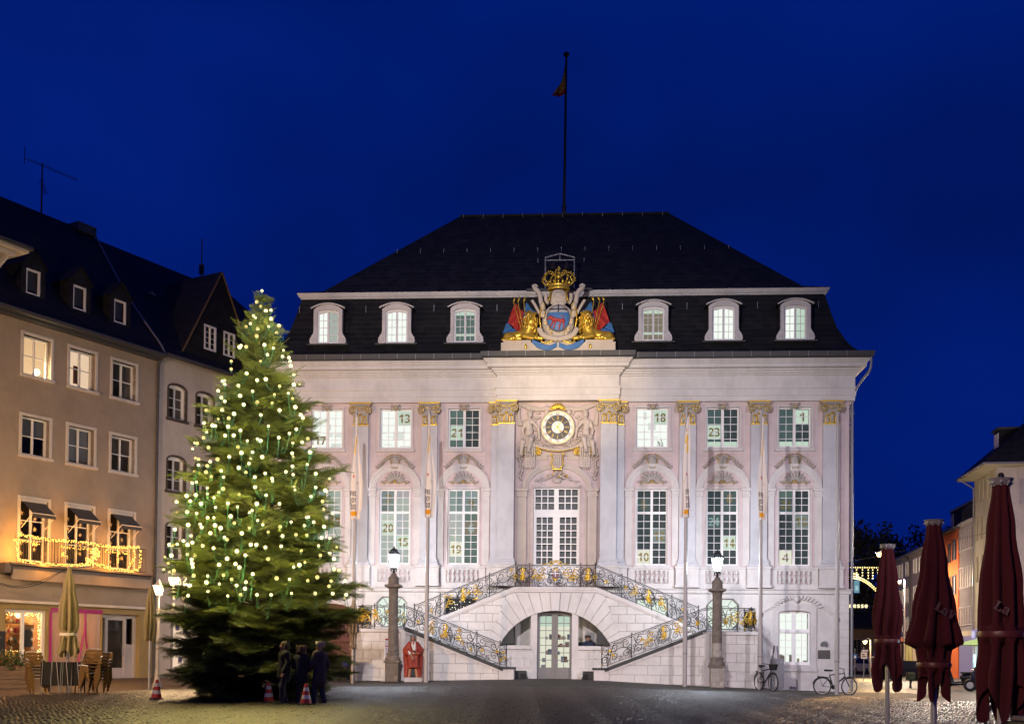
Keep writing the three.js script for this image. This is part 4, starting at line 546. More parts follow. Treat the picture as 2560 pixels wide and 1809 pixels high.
{
  // body of the upper flights with the arch under the landing
  const R = 2.66, cy = 0.28, arc = []; for (let i = 0; i <= 24; i++) { const t = lerp(2.4, -2.4, i / 24); arc.push([t, cy + Math.sqrt(R * R - t * t)]); }
  const w = shp([[-2.4, -0.3], [-2.4, 1.43], ...arc.slice(1, -1).reverse(), [2.4, 1.43], [2.4, -0.3], [6.3, -0.3], [6.3, 2.06], [1.78, 3.84], [-1.78, 3.84], [-6.3, 2.06], [-6.3, -0.3]]);
  const up = mb().ext(w, 1.36, 0.40).build('stair_wall', M.joint, stairs);
  const vo = [], c = [0, cy], outer = [[-1.78, 3.72], [-6.3, 1.94]], outR = [[6.3, 1.94], [1.78, 3.72]], topL = [[1.78, 3.72], [-1.78, 3.72]], PL = [[-3.02, 1.4], [-2.0, 3.85]], PR = [[2.0, 3.85], [3.02, 1.4]];
  const a0 = Math.asin(2.4 / R), nV = 17;
  for (let i = 0; i < nV; i++) { const key = i === 8, t0 = lerp(-a0, a0, i / nV) + 0.004, t1 = lerp(-a0, a0, (i + 1) / nV) - 0.004, L = R + 2.2, P = (t, r) => [Math.sin(t) * r, cy + Math.cos(t) * r];
    let p = [P(t0, R + 0.005), P(t1, R + 0.005), P(t1, L), P(t0, L)]; p.reverse(); for (const [a, b] of [outer, outR, topL, [PL[1], PL[0]], [PR[1], PR[0]]]) p = clip(p, a, b);
    if (p.length > 2) mb().ext(shp(p), 1.76, key ? 0.10 : 0.035, 0.006).build('voussoir', M.white, up); }
  for (const s of [-1, 1]) stones(up, s < 0 ? -6.3 : 2.0, s < 0 ? -2.0 : 6.3, 0.28, 3.9, 0.36, 0.72, 1.76, [s < 0 ? [[-1.78, 3.72], [-6.3, 1.94]] : [[6.3, 1.94], [1.78, 3.72]], s < 0 ? PL : PR]);
  for (const s of [-1, 1]) for (let k = 0; k < 3; k++) mb().box(s * 2.42, 0.29 + k * 0.36, 1.76, s * (3.3 + 0.3 * (k % 2)), 0.63 + k * 0.36, 1.79).build('stone_block', M.white, up);
  // landing slab and mouldings along the slopes
  const tr = mb().box(-1.80, 3.84, 0.2, 1.80, 3.96, N1 + 0.06, 0.01).box(-1.80, 3.74, 1.7, 1.80, 3.84, N1 + 0.03, 0.01);
  for (const s of [-1, 1]) tr.beam([s * 1.78, 3.885, N1 - 0.02], [s * 6.2, 2.05, N1 - 0.02], 0.14, 0.13).beam([s * 1.78, 3.78, N1 - 0.02], [s * 6.2, 1.95, N1 - 0.02], 0.09, 0.07); tr.build('string_moulding', M.trim, stairs);
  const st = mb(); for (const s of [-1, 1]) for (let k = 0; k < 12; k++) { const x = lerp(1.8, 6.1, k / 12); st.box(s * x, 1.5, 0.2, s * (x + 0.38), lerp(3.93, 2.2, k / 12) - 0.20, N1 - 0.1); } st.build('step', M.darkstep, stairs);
  // recess: back wall, jambs, parapets
  mb().box(-2.7, -0.3, 0.25, -0.78, 3.3, 0.35).box(0.74, -0.3, 0.25, 2.7, 3.3, 0.35).box(-0.78, 3.0, 0.25, 0.74, 3.3, 0.35).box(-2.6, 3.0, 0.35, 2.6, 3.2, 1.4).build('recess_wall', M.white, stairs);
  const pp = mb(); for (const [a, b] of [[-2.4, -1.03], [0.97, 2.4]]) pp.box(a, -0.3, 1.45, b, 1.27, 1.72).box(a, 1.27, 1.40, b, 1.44, 1.82, 0.012); for (const [a, b] of [[-1.05, -0.77], [0.72, 1.0]]) pp.box(a, -0.3, 1.38, b, 2.92, 1.74, 0.012); pp.build('parapet', M.trim, stairs);
  for (const s of [-1, 1]) stones(stairs, s < 0 ? -2.4 : 0.98, s < 0 ? -1.04 : 2.4, 0.06, 1.26, 0.40, 0.72, 1.71, []);
  { // glazed double door under the arch
    const z = 1.25, fr = mb(), b = mb(), p = []; const dpts = archPts(-0.77, -0.02, 0.72, 2.78, 0.2, 12), fs = shp(dpts);
    for (const [a, d] of [[-0.66, -0.16], [0.12, 0.62]]) { fs.holes.push(shp([[a, 0.50], [d, 0.50], [d, a < 0 ? 2.80 : 2.70], [a, a < 0 ? 2.70 : 2.80]])); sash(b, p, a, d, 0.50, 2.74, 2, 7, z + 0.03, 0.03); }
    fr.ext(fs, z, 0.07, 0.006).box(-0.05, 0, z + 0.07, -0.0, 2.9, z + 0.10).box(-0.65, 0.12, z + 0.07, -0.16, 0.42, z + 0.085).box(0.12, 0.12, z + 0.07, 0.62, 0.42, z + 0.085);
    const d = fr.build('double_door', M.greyPaint, stairs); b.build('glazing_bars', M.greyPaint, d); for (const [x, y, zz, w2, h2] of p) put('pane', paneG(w2, h2), M.glass, d, [x, y, zz]);
    mb().box(-0.72, 0.0, 0.60, 0.68, 2.7, 0.62).build('lit_room', tone('cream'), d); mb().box(-0.72, 2.3, 0.63, 0.68, 2.75, 0.65).build('lit_ceiling', tone('mint'), d); mb().ball(0.06, 0.98, z + 0.1, 0.03).build('handle', M.gold, d);
    const R = rngOf(33), cols = [[0.4, 0.3, 0.2], [0.25, 0.1, 0.1], [0.3, 0.3, 0.32], [0.15, 0.2, 0.3]]; for (let k = 0; k < 26; k++) { const x = -0.68 + R() * 1.25, y = 0.4 + Math.floor(R() * 5) * 0.33, c2 = cols[k % 4]; mb().box(x, y, 0.66 + R() * 0.2, x + 0.08 + R() * 0.12, y + 0.1 + R() * 0.16, 0.9).build('shop_display', mat(...c2), d); }
  }
  // lower flights in front, landings at their heads
  for (const s of [-1, 1]) {
    const X = (x) => s * x, pts = [[1.68, -0.5], [8.36, -0.5], [8.36, 2.02], [6.16, 2.02], [2.26, 0.47], [1.68, 0.42]].map(([x, y]) => [X(x), y]); if (s < 0) pts.reverse();
    const lw = mb().ext(shp(pts), N1 + 0.05, N2 - N1 - 0.08).build('stair_wall', M.joint, stairs), L = [X(2.3), 0.42], H = [X(6.2), 1.93], E = [X(8.36), 1.93];
    stones(lw, s < 0 ? -6.2 : 2.3, s < 0 ? -2.3 : 6.2, -0.14, 1.95, 0.39, 1.05, N2 - 0.03, [s < 0 ? [L, H] : [H, L]]);
    stones(lw, s < 0 ? -8.36 : 6.42, s < 0 ? -6.42 : 8.36, -0.33, 1.90, 0.375, 0.72, N2 - 0.03, []);
    mb().box(X(6.18), -0.5, N2 - 0.03, X(6.40), 1.95, N2 + 0.06, 0.01).box(X(1.66), -0.5, N2 - 0.7, X(2.28), 0.44, N2 + 0.03, 0.012).box(X(2.28), -0.5, N2 - 0.03, X(8.36), -0.16, N2 + 0.02).build('plinth', M.trim, lw);
    mb().beam([X(2.28), 0.40, N2 - 0.1], [X(6.18), 1.94, N2 - 0.1], 0.30, 0.13).box(X(6.1), 1.93, N1, X(8.42), 2.06, N2 + 0.06, 0.015).build('string_moulding', M.trim, stairs);
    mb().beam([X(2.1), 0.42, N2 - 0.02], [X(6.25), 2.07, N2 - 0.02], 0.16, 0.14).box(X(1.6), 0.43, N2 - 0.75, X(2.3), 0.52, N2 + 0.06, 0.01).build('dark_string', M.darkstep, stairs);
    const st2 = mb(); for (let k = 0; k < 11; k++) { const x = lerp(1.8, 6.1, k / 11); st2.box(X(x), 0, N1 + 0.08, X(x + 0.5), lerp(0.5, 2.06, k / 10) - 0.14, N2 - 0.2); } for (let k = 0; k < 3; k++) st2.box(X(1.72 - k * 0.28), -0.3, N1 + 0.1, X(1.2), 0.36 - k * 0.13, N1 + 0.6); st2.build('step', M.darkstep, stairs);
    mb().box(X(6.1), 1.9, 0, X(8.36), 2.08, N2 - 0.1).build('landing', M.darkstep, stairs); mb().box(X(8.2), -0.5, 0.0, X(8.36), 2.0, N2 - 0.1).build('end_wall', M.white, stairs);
  }
}
// ---- wrought-iron railing with gilding; P maps (along, up) to the place in space
function ironwork(P, L, h, opt = {}) {
  const R = rngOf(opt.seed ?? 1), r = 0.0135, iron = mb(), gold = mb(), Q = (s, t, d = 0) => P(clamp(s, 0, L), t, d);
  const line = (pts, w = r, g = iron) => g.tube(pts.map((p) => Q(p[0], p[1], p[2] ?? 0)), w, 4, false, Math.max(6, pts.length * 2));
  const sc = (x, y, rad, turns, a0, dir, g = iron, w = r) => line(spiral(x, y, 0, rad, turns, a0, dir, 11), w, g);
  const n = Math.max(1, Math.round(L / 0.95)), w = L / n;
  for (let i = 0; i < n; i++) {
    const x = i * w, f = i % 2 ? 1 : -1, m = x + w / 2;
    sc(x + w * 0.24, h * 0.28, h * 0.19, 1.5, PI * 0.9, -1); sc(x + w * 0.26, h * 0.72, h * 0.2, 1.5, -PI * 0.9, 1); sc(x + w * 0.76, h * 0.3, h * 0.2, 1.4, 0.1, 1); sc(x + w * 0.75, h * 0.72, h * 0.18, 1.5, -0.1, -1);
    line([[x + 0.03, h * 0.1], [x + w * 0.2, h * 0.5], [m, h * (0.5 + 0.12 * f)], [x + w * 0.8, h * 0.52], [x + w - 0.03, h * 0.9]]); line([[x + 0.03, h * 0.9], [x + w * 0.3, h * 0.94], [m, h * 0.8], [x + w * 0.72, h * 0.94], [x + w - 0.03, h * 0.12]]); sc(m, h * 0.12, h * 0.1, 1.2, PI / 2, f); sc(x + w * 0.1, h * 0.5, h * 0.1, 1.2, 0, f); sc(x + w * 0.92, h * 0.5, h * 0.1, 1.2, PI, -f);
    const gn = Math.max(1, (opt.gold ?? 3) - 2); for (let k = 0; k < gn; k++) { const cx = x + w * R(), cy = h * (0.15 + 0.7 * R()), a = R() * 6.28; for (let j = 0; j < 4; j++) { const aa = a + j * 0.5, l = 0.10 + 0.08 * R(); gold.tube([Q(cx, cy, 0.01), Q(cx + Math.cos(aa) * l * 0.6, cy + Math.sin(aa) * l * 0.6, 0.035), Q(cx + Math.cos(aa + 0.5) * l, cy + Math.sin(aa + 0.5) * l, 0.02)], 0.014, 4, false, 5); } }
  }
  if (opt.vase !== undefined) for (const vx of opt.vase) { // large gilded rosette in an oval of iron
    const q = (dx, dy, d) => Q(vx + dx, h * 0.45 + dy, d); for (const rr of [0.30, 0.36]) line(Array.from({ length: 15 }, (_, i) => { const a = i / 14 * 2 * PI; return [vx + Math.cos(a) * rr * 0.82, h * 0.5 + Math.sin(a) * rr]; }));
    for (let k = 0; k < 12; k++) { const a = k / 12 * 6.28; gold.tube([q(0, 0, 0.03), q(Math.cos(a) * 0.09, Math.sin(a) * 0.11, 0.07), q(Math.cos(a + 0.3) * 0.13, Math.sin(a + 0.3) * 0.17, 0.04)], 0.02, 5, false, 5); } for (const p of [q(0, 0, 0.05), q(0, -0.1, 0.05), q(0, 0.1, 0.05)]) gold.ball(...p, 0.055, 0.055, 0.04, 8); gold.tube([q(0, 0.1, 0.04), q(0.03, 0.26, 0.04), q(0, 0.42, 0.03)], 0.032, 5); for (const d of [-1, 1]) { gold.tube([q(d * 0.05, 0.2, 0.03), q(d * 0.1, 0.3, 0.04), q(d * 0.05, 0.36, 0.04)], 0.02, 4); for (let j = 0; j < 5; j++) { const X = d * (0.42 + j * 0.05), Y = 0.28 - j * 0.11; gold.tube([q(X, Y, 0.02), q(X + d * 0.10, Y + 0.06, 0.04), q(X + d * 0.18, Y - 0.01, 0.02)], 0.022, 4, false, 5); } gold.add(new THREE.TorusGeometry(0.075, 0.022, 5, 12), _m.makeTranslation(...q(d * 0.52, 0.02, 0.02))); }
  }
  const rail = mb(), seg = opt.seg ?? 1; for (let i = 0; i < seg; i++) { const a = L * i / seg, b = L * (i + 1) / seg; rail.beam(Q(a, h), Q(b, h), 0.06, 0.035).beam(Q(a, h - 0.06), Q(b, h - 0.06), 0.02, 0.018).beam(Q(a, 0.05), Q(b, 0.05), 0.025, 0.025); }
  for (const x of opt.posts ?? [0, L]) rail.bar(Q(x, -0.02), Q(x, h + 0.06), 0.02, 0.02, 6).ball(...Q(x, h + 0.07), 0.032, 0.032, 0.032, 6);
  const o = rail.build('railing', M.iron, stairs); iron.build('scrollwork', M.iron, o); gold.build('gilding', M.gold, o); return o;
}
{
  const slope = (x0, y0, x1, y1, n) => { const dx = x1 - x0, L = Math.abs(dx), sg = Math.sign(dx), k = (y1 - y0) / L; return [(s, t, d) => [x0 + sg * s, y0 + k * s + t, n + d], L]; };
  ironwork(...slope(-1.72, 3.96, 1.70, 3.96, N1), 0.95, { posts: [0, 0.6, 2.8, 3.42], vase: [0.3, 1.71, 3.1], gold: 3, seed: 4 });
  { const b = mb(), g = mb(); b.ext(shp([[-0.15, 4.62], [-0.15, 4.44], [0, 4.3], [0.15, 4.44], [0.15, 4.62]]), N1 + 0.05, 0.05, 0.01); const m = b.build('railing_shield', mat(0.12, 0.01, 0.04, 0.4), stairs); mb().box(-0.14, 4.53, N1 + 0.1, 0.14, 4.56, N1 + 0.115).box(-0.015, 4.4, N1 + 0.1, 0.015, 4.68, N1 + 0.115).build('shield_cross', M.steel, m); g.tube([[-0.6, 4.93, N1], [-0.3, 4.98, N1], [-0.15, 5.08, N1], [0, 5.1, N1], [0.15, 5.08, N1], [0.3, 4.98, N1], [0.6, 4.93, N1]], 0.022, 5); g.tube([[-0.25, 4.85, N1 + 0.03], [0, 5.05, N1 + 0.03], [0.25, 4.85, N1 + 0.03]], 0.03, 5); g.build('railing_crest', M.gold, m); }
  for (const s of [-1, 1]) {
    ironwork(...slope(s * 1.73, 3.98, s * 6.12, 2.17, N1 - 0.03), 0.95, { posts: [0, 1.12, 3.26, 4.39], vase: [2.25], gold: 3, seed: 10 + s });
    ironwork(...slope(s * 6.28, 2.12, s * 2.24, 0.60, N2), 0.93, { posts: [0, 3.07, 4.04], vase: [1.75], gold: 4, seed: 20 + s });
    { const c = (t, q, d) => { const a = t / 0.5 * 2.2; return [s * (2.24 - 0.26 * Math.sin(Math.min(a, 1.6))) , 0.58 - 0.09 * t + q, N2 - 0.12 * (1 - Math.cos(a)) + d]; }; ironwork(c, 0.5, 0.9, { seg: 5, posts: [0.5], gold: 6, seed: 30 + s }); }
    const turn = (L0) => (t, q, d) => { if (t < 1.3) return [s * (6.28 + t), 2.1 + q, N2 + d]; const a = Math.min((t - 1.3) / 0.62, 2.2); if (t < 1.3 + 1.364) return [s * (7.58 + 0.62 * Math.sin(a) * 1.2), 2.1 + q, N2 + 0.02 - 0.62 * (1 - Math.cos(a)) * 1.0 + d]; return [s * 8.18, 2.1 + q, N2 - 0.98 - (t - 2.664) + d]; };
    ironwork(turn(), 4.3, 0.93, { seg: 16, posts: [0, 1.25, 2.6, 4.3], gold: 7, seed: 40 + s, vase: [1.75, 2.15] });
  }
}
// ================================================================ LAMP COLUMNS with cool lanterns
function lampColumn(u, n, label) {
  const [x, z] = fromHall(u, n), t = thing('lamp_column', label, 'street lamp', [x, ground(x, z), z], YAW, 'stone lamp columns before the staircase'), y0 = u < 0 ? 0.12 : 0.14;
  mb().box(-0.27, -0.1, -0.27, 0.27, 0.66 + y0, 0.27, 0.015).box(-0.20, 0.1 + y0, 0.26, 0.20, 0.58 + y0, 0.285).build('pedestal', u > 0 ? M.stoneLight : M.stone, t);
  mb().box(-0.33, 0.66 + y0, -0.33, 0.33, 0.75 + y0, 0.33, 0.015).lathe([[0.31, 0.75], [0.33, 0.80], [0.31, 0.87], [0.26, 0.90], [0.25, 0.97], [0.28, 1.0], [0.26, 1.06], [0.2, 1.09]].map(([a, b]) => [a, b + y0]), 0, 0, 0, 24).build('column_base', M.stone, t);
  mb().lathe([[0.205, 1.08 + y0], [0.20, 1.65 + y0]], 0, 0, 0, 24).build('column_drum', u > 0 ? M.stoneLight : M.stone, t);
  mb().lathe([[0.20, 1.65 + y0], [0.188, 3.70], [0.205, 3.74], [0.19, 3.78], [0.21, 3.82], [0.3, 3.88]], 0, 0, 0, 24).box(-0.32, 3.88, -0.32, 0.32, 3.98, 0.32, 0.015).build('column_shaft', M.stone, t);
  mb().lathe([[0.26, 3.98], [0.22, 4.03], [0.21, 4.18], [0.23, 4.22], [0.2, 4.3], [0.12, 4.36], [0.1, 4.45], [0, 4.46]], 0, 0, 0, 20).build('column_top', M.stone, t);
  const ln = mb(), gl = mb(), lp = (h, r, i) => { const a = i * PI / 3 + PI / 6; return [Math.cos(a) * r, h, Math.sin(a) * r]; };
  ln.lathe([[0, 4.42], [0.05, 4.44], [0.045, 4.6], [0.13, 4.62], [0.15, 4.68], [0, 4.70]], 0, 0, 0, 12);
  for (let i = 0; i < 6; i++) { ln.bar(lp(4.68, 0.14, i), lp(5.24, 0.27, i), 0.013).bar(lp(4.68, 0.14, i), lp(4.68, 0.14, i + 1), 0.014).bar(lp(5.24, 0.28, i), lp(5.24, 0.28, i + 1), 0.018); const a = lp(5.25, 0.30, i), b = lp(5.25, 0.30, i + 1), c = lp(5.38, 0.15, i + 1), d = lp(5.38, 0.15, i); ln.quad(b, a, d, c).quad(a, b, c, d); ln.tube([lp(4.5, 0.04, i), lp(4.56, 0.13, i), lp(4.66, 0.13, i)], 0.012, 4); gl.quad(lp(4.69, 0.135, i + 1), lp(4.69, 0.135, i), lp(5.23, 0.262, i), lp(5.23, 0.262, i + 1)); }
  ln.lathe([[0.16, 5.37], [0.15, 5.43], [0.08, 5.47], [0.03, 5.5], [0.035, 5.54], [0, 5.58]], 0, 0, 0, 12);
  ln.build('lantern', M.iron, t); gl.build('lantern_glass', new THREE.MeshPhysicalMaterial({ color: C(0.95, 0.97, 1), roughness: 0.35, transmission: 1, thickness: 0 }), t);
  const bulb = mb().lathe([[0, 4.74], [0.075, 4.76], [0.085, 5.0], [0.07, 5.18], [0, 5.2]], 0, 0, 0, 14).build('bulb', lit(0.86, 0.95, 1, 14), t);
  pointLight(t, [0, 4.98, 0], C(0.84, 0.92, 1), 62, 4);
  return t;
}
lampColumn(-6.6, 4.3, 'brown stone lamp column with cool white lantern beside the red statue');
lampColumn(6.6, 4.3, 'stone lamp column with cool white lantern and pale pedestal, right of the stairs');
// ================================================================ FLAGPOLES and hanging flags
function flagTex(lines, blobs, W = 128, H = 512) {
  const c = document.createElement('canvas'); c.width = W; c.height = H; const g = c.getContext('2d'); g.fillStyle = '#d6cdc8'; g.fillRect(0, 0, W, H);
  for (const [x, y, w, h, col] of blobs) { g.fillStyle = col; g.beginPath(); g.ellipse(x, y, w, h, 0.2, 0, 7); g.fill(); }
  g.fillStyle = '#2c2830'; g.font = 'bold 34px sans-serif'; lines.forEach((s, i) => g.fillText(s, 8, 398 + i * 33)); g.fillStyle = '#d8961e'; g.fillRect(8, 474, 70, 22);
  const t = new THREE.CanvasTexture(c); t.colorSpace = THREE.SRGBColorSpace; t.magFilter = THREE.LinearFilter; return t;
}
const FLAGT = flagTex(['FRE', 'JOY', 'DIE'], [[66, 120, 26, 26, '#d9ac52'], [46, 170, 20, 26, '#dcb766'], [84, 70, 10, 14, '#b98a60'], [44, 300, 10, 9, '#b8564a'], [80, 330, 10, 8, '#c9b9a0']]);
M.flag = new THREE.MeshStandardMaterial({ map: FLAGT, roughness: 0.95, side: THREE.DoubleSide });
const FP = [[-6.30, 43.7, 11.0, 'flagpole left of the staircase landing, a white flag hanging at its top', 1, 1], [-3.40, 43.7, 11.1, 'flagpole right of the red statue, limp beige flag at its top', 1, 0], [6.88, 43.7, 11.2, 'flagpole in front of the right flight, printed flag at its top', 1, 2], [9.87, 43.7, 11.1, 'flagpole beside the right landing, narrow greyish flag at its top', 1, 3], [12.92, 43.7, 11.05, 'bare metal flagpole by the bicycle at the right corner', 0, 0]];
FP.forEach(([x, d, h, label, flag, turn]) => {
  const z = -d, y = ground(x, z), t = thing('flagpole', label, 'flagpole', [x, y, z], 0, 'flagpoles before the town hall'), H = h - y - 0.2;
  mb().lathe([[0.088, 0], [0.088, 2.6], [0.072, 2.62], [0.055, H - 0.05], [0.03, H], [0, H + 0.02]], 0, 0, 0, 16).build('pole', M.polePaint, t); mb().lathe([[0.10, 1.3], [0.10, 1.36]], 0, 0, 0, 14).box(0.07, 2.9, -0.03, 0.12, 3.06, 0.03).build('collar', M.zinc, t); mb().bar([0.08, 1.4, 0.04], [0.065, H - 0.2, 0.04], 0.006).build('halyard', M.black, t);
  if (!flag) return;
  const v = [], uv = [], nx = 14, ny = 30, FH = 4.2, W = 0.62, P = (i, j) => { const a = i / nx, b = j / ny, w = [0.40, 0.48, 0.42, 0.34][turn] * Math.min(1, 0.16 + b * 1.3) * (b > 0.92 ? 0.9 : 1), x0 = [-0.12, -0.20, -0.26, -0.12][turn] * Math.min(1, b * 1.5); return [x0 + (turn === 2 ? 1 - a : a) * w + 0.03 * Math.sin(b * 7 + a * 3), -b * FH - 0.25 * a * (1 - b), 0.14 + 0.055 * Math.sin(a * 11 + b * 2.5 + turn) * (0.3 + b)]; };
  for (let j = 0; j < ny; j++) for (let i = 0; i < nx; i++) for (const [p, q] of [[0, 0], [1, 1], [1, 0], [0, 0], [0, 1], [1, 1]]) { v.push(...P(i + p, j + q)); uv.push((i + p) / nx, 1 - (j + q) / ny); }
  const g = new THREE.BufferGeometry(); g.setAttribute('position', new THREE.BufferAttribute(new Float32Array(v), 3)); g.setAttribute('uv', new THREE.BufferAttribute(new Float32Array(uv), 2)); const gm = mergeVertices(g, 1e-4); gm.computeVertexNormals();
  const f = put('flag', gm, M.flag, null, [x, y + H - 0.25, z]); tag(f, ['limp beige flag on the pole right of the red statue', 'white flag with orange print and black letters on the leftmost pole', 'white flag with orange print and letters before the right flight', 'narrow greyish flag on the pole beside the right landing'][turn], 'flag', 'flags hanging on the poles');
});
{ // the tall pole on the roof
  const [x, z] = fromHall(0.08, -6), t = thing('roof_flagpole', 'tall dark flagpole on the ridge of the town hall roof', 'flagpole', [x, 23.2, z], 0);
  mb().lathe([[0.10, 0], [0.10, 0.5], [0.075, 0.6], [0.055, 8.2], [0, 8.2]], 0, 0, 0, 12).build('pole', M.black, t); t.rotation.z = -0.006; mb().lathe([[0, 8.14], [0.12, 8.17], [0.17, 8.25], [0.12, 8.33], [0, 8.36]], 0, 0, 0, 14).build('finial', M.black, t); mb().box(-0.12, 0.05, -0.12, 0.12, 0.18, 0.12).box(-0.14, 0.5, -0.02, 0.14, 0.54, 0.02).build('bracket', M.black, t);
  const n = 14, mk = (a0, a1, m, y0, y1) => { const v = [], P = (i, j) => { const a = i / n, b = lerp(a0, a1, j / 4); return [-0.02 - a * 0.72 * (0.3 + 0.7 * b), lerp(y0, y1, b) - a * 1.0 * (1 - b * 0.85), 0.12 * Math.sin(a * 7 + b * 2)]; }; for (let i = 0; i < n; i++) for (let j = 0; j < 4; j++) v.push(...P(i, j), ...P(i, j + 1), ...P(i + 1, j + 1), ...P(i, j), ...P(i + 1, j + 1), ...P(i + 1, j)); const g = new THREE.BufferGeometry().setAttribute('position', new THREE.BufferAttribute(new Float32Array(v), 3)); g.computeVertexNormals(); return boxUV(g); };
  const fl = thing('roof_flag', 'striped black, red and gold flag hanging on the roof flagpole', 'flag', [x + 0.03, 23.2, z]);
  const fm = (r, g, b) => new THREE.MeshPhysicalMaterial({ color: C(r, g, b), roughness: 0.9, transmission: 0.3, thickness: 0, side: THREE.DoubleSide });
  put('black_stripe', mk(0, 0.14, M, 7.75, 6.2), fm(0.02, 0.02, 0.03), fl); put('gold_stripe', mk(0.14, 0.83, M, 7.75, 6.2), fm(0.65, 0.36, 0.03), fl); put('red_stripe', mk(0.83, 1, M, 7.75, 6.2), fm(0.5, 0.03, 0.02), fl);
}
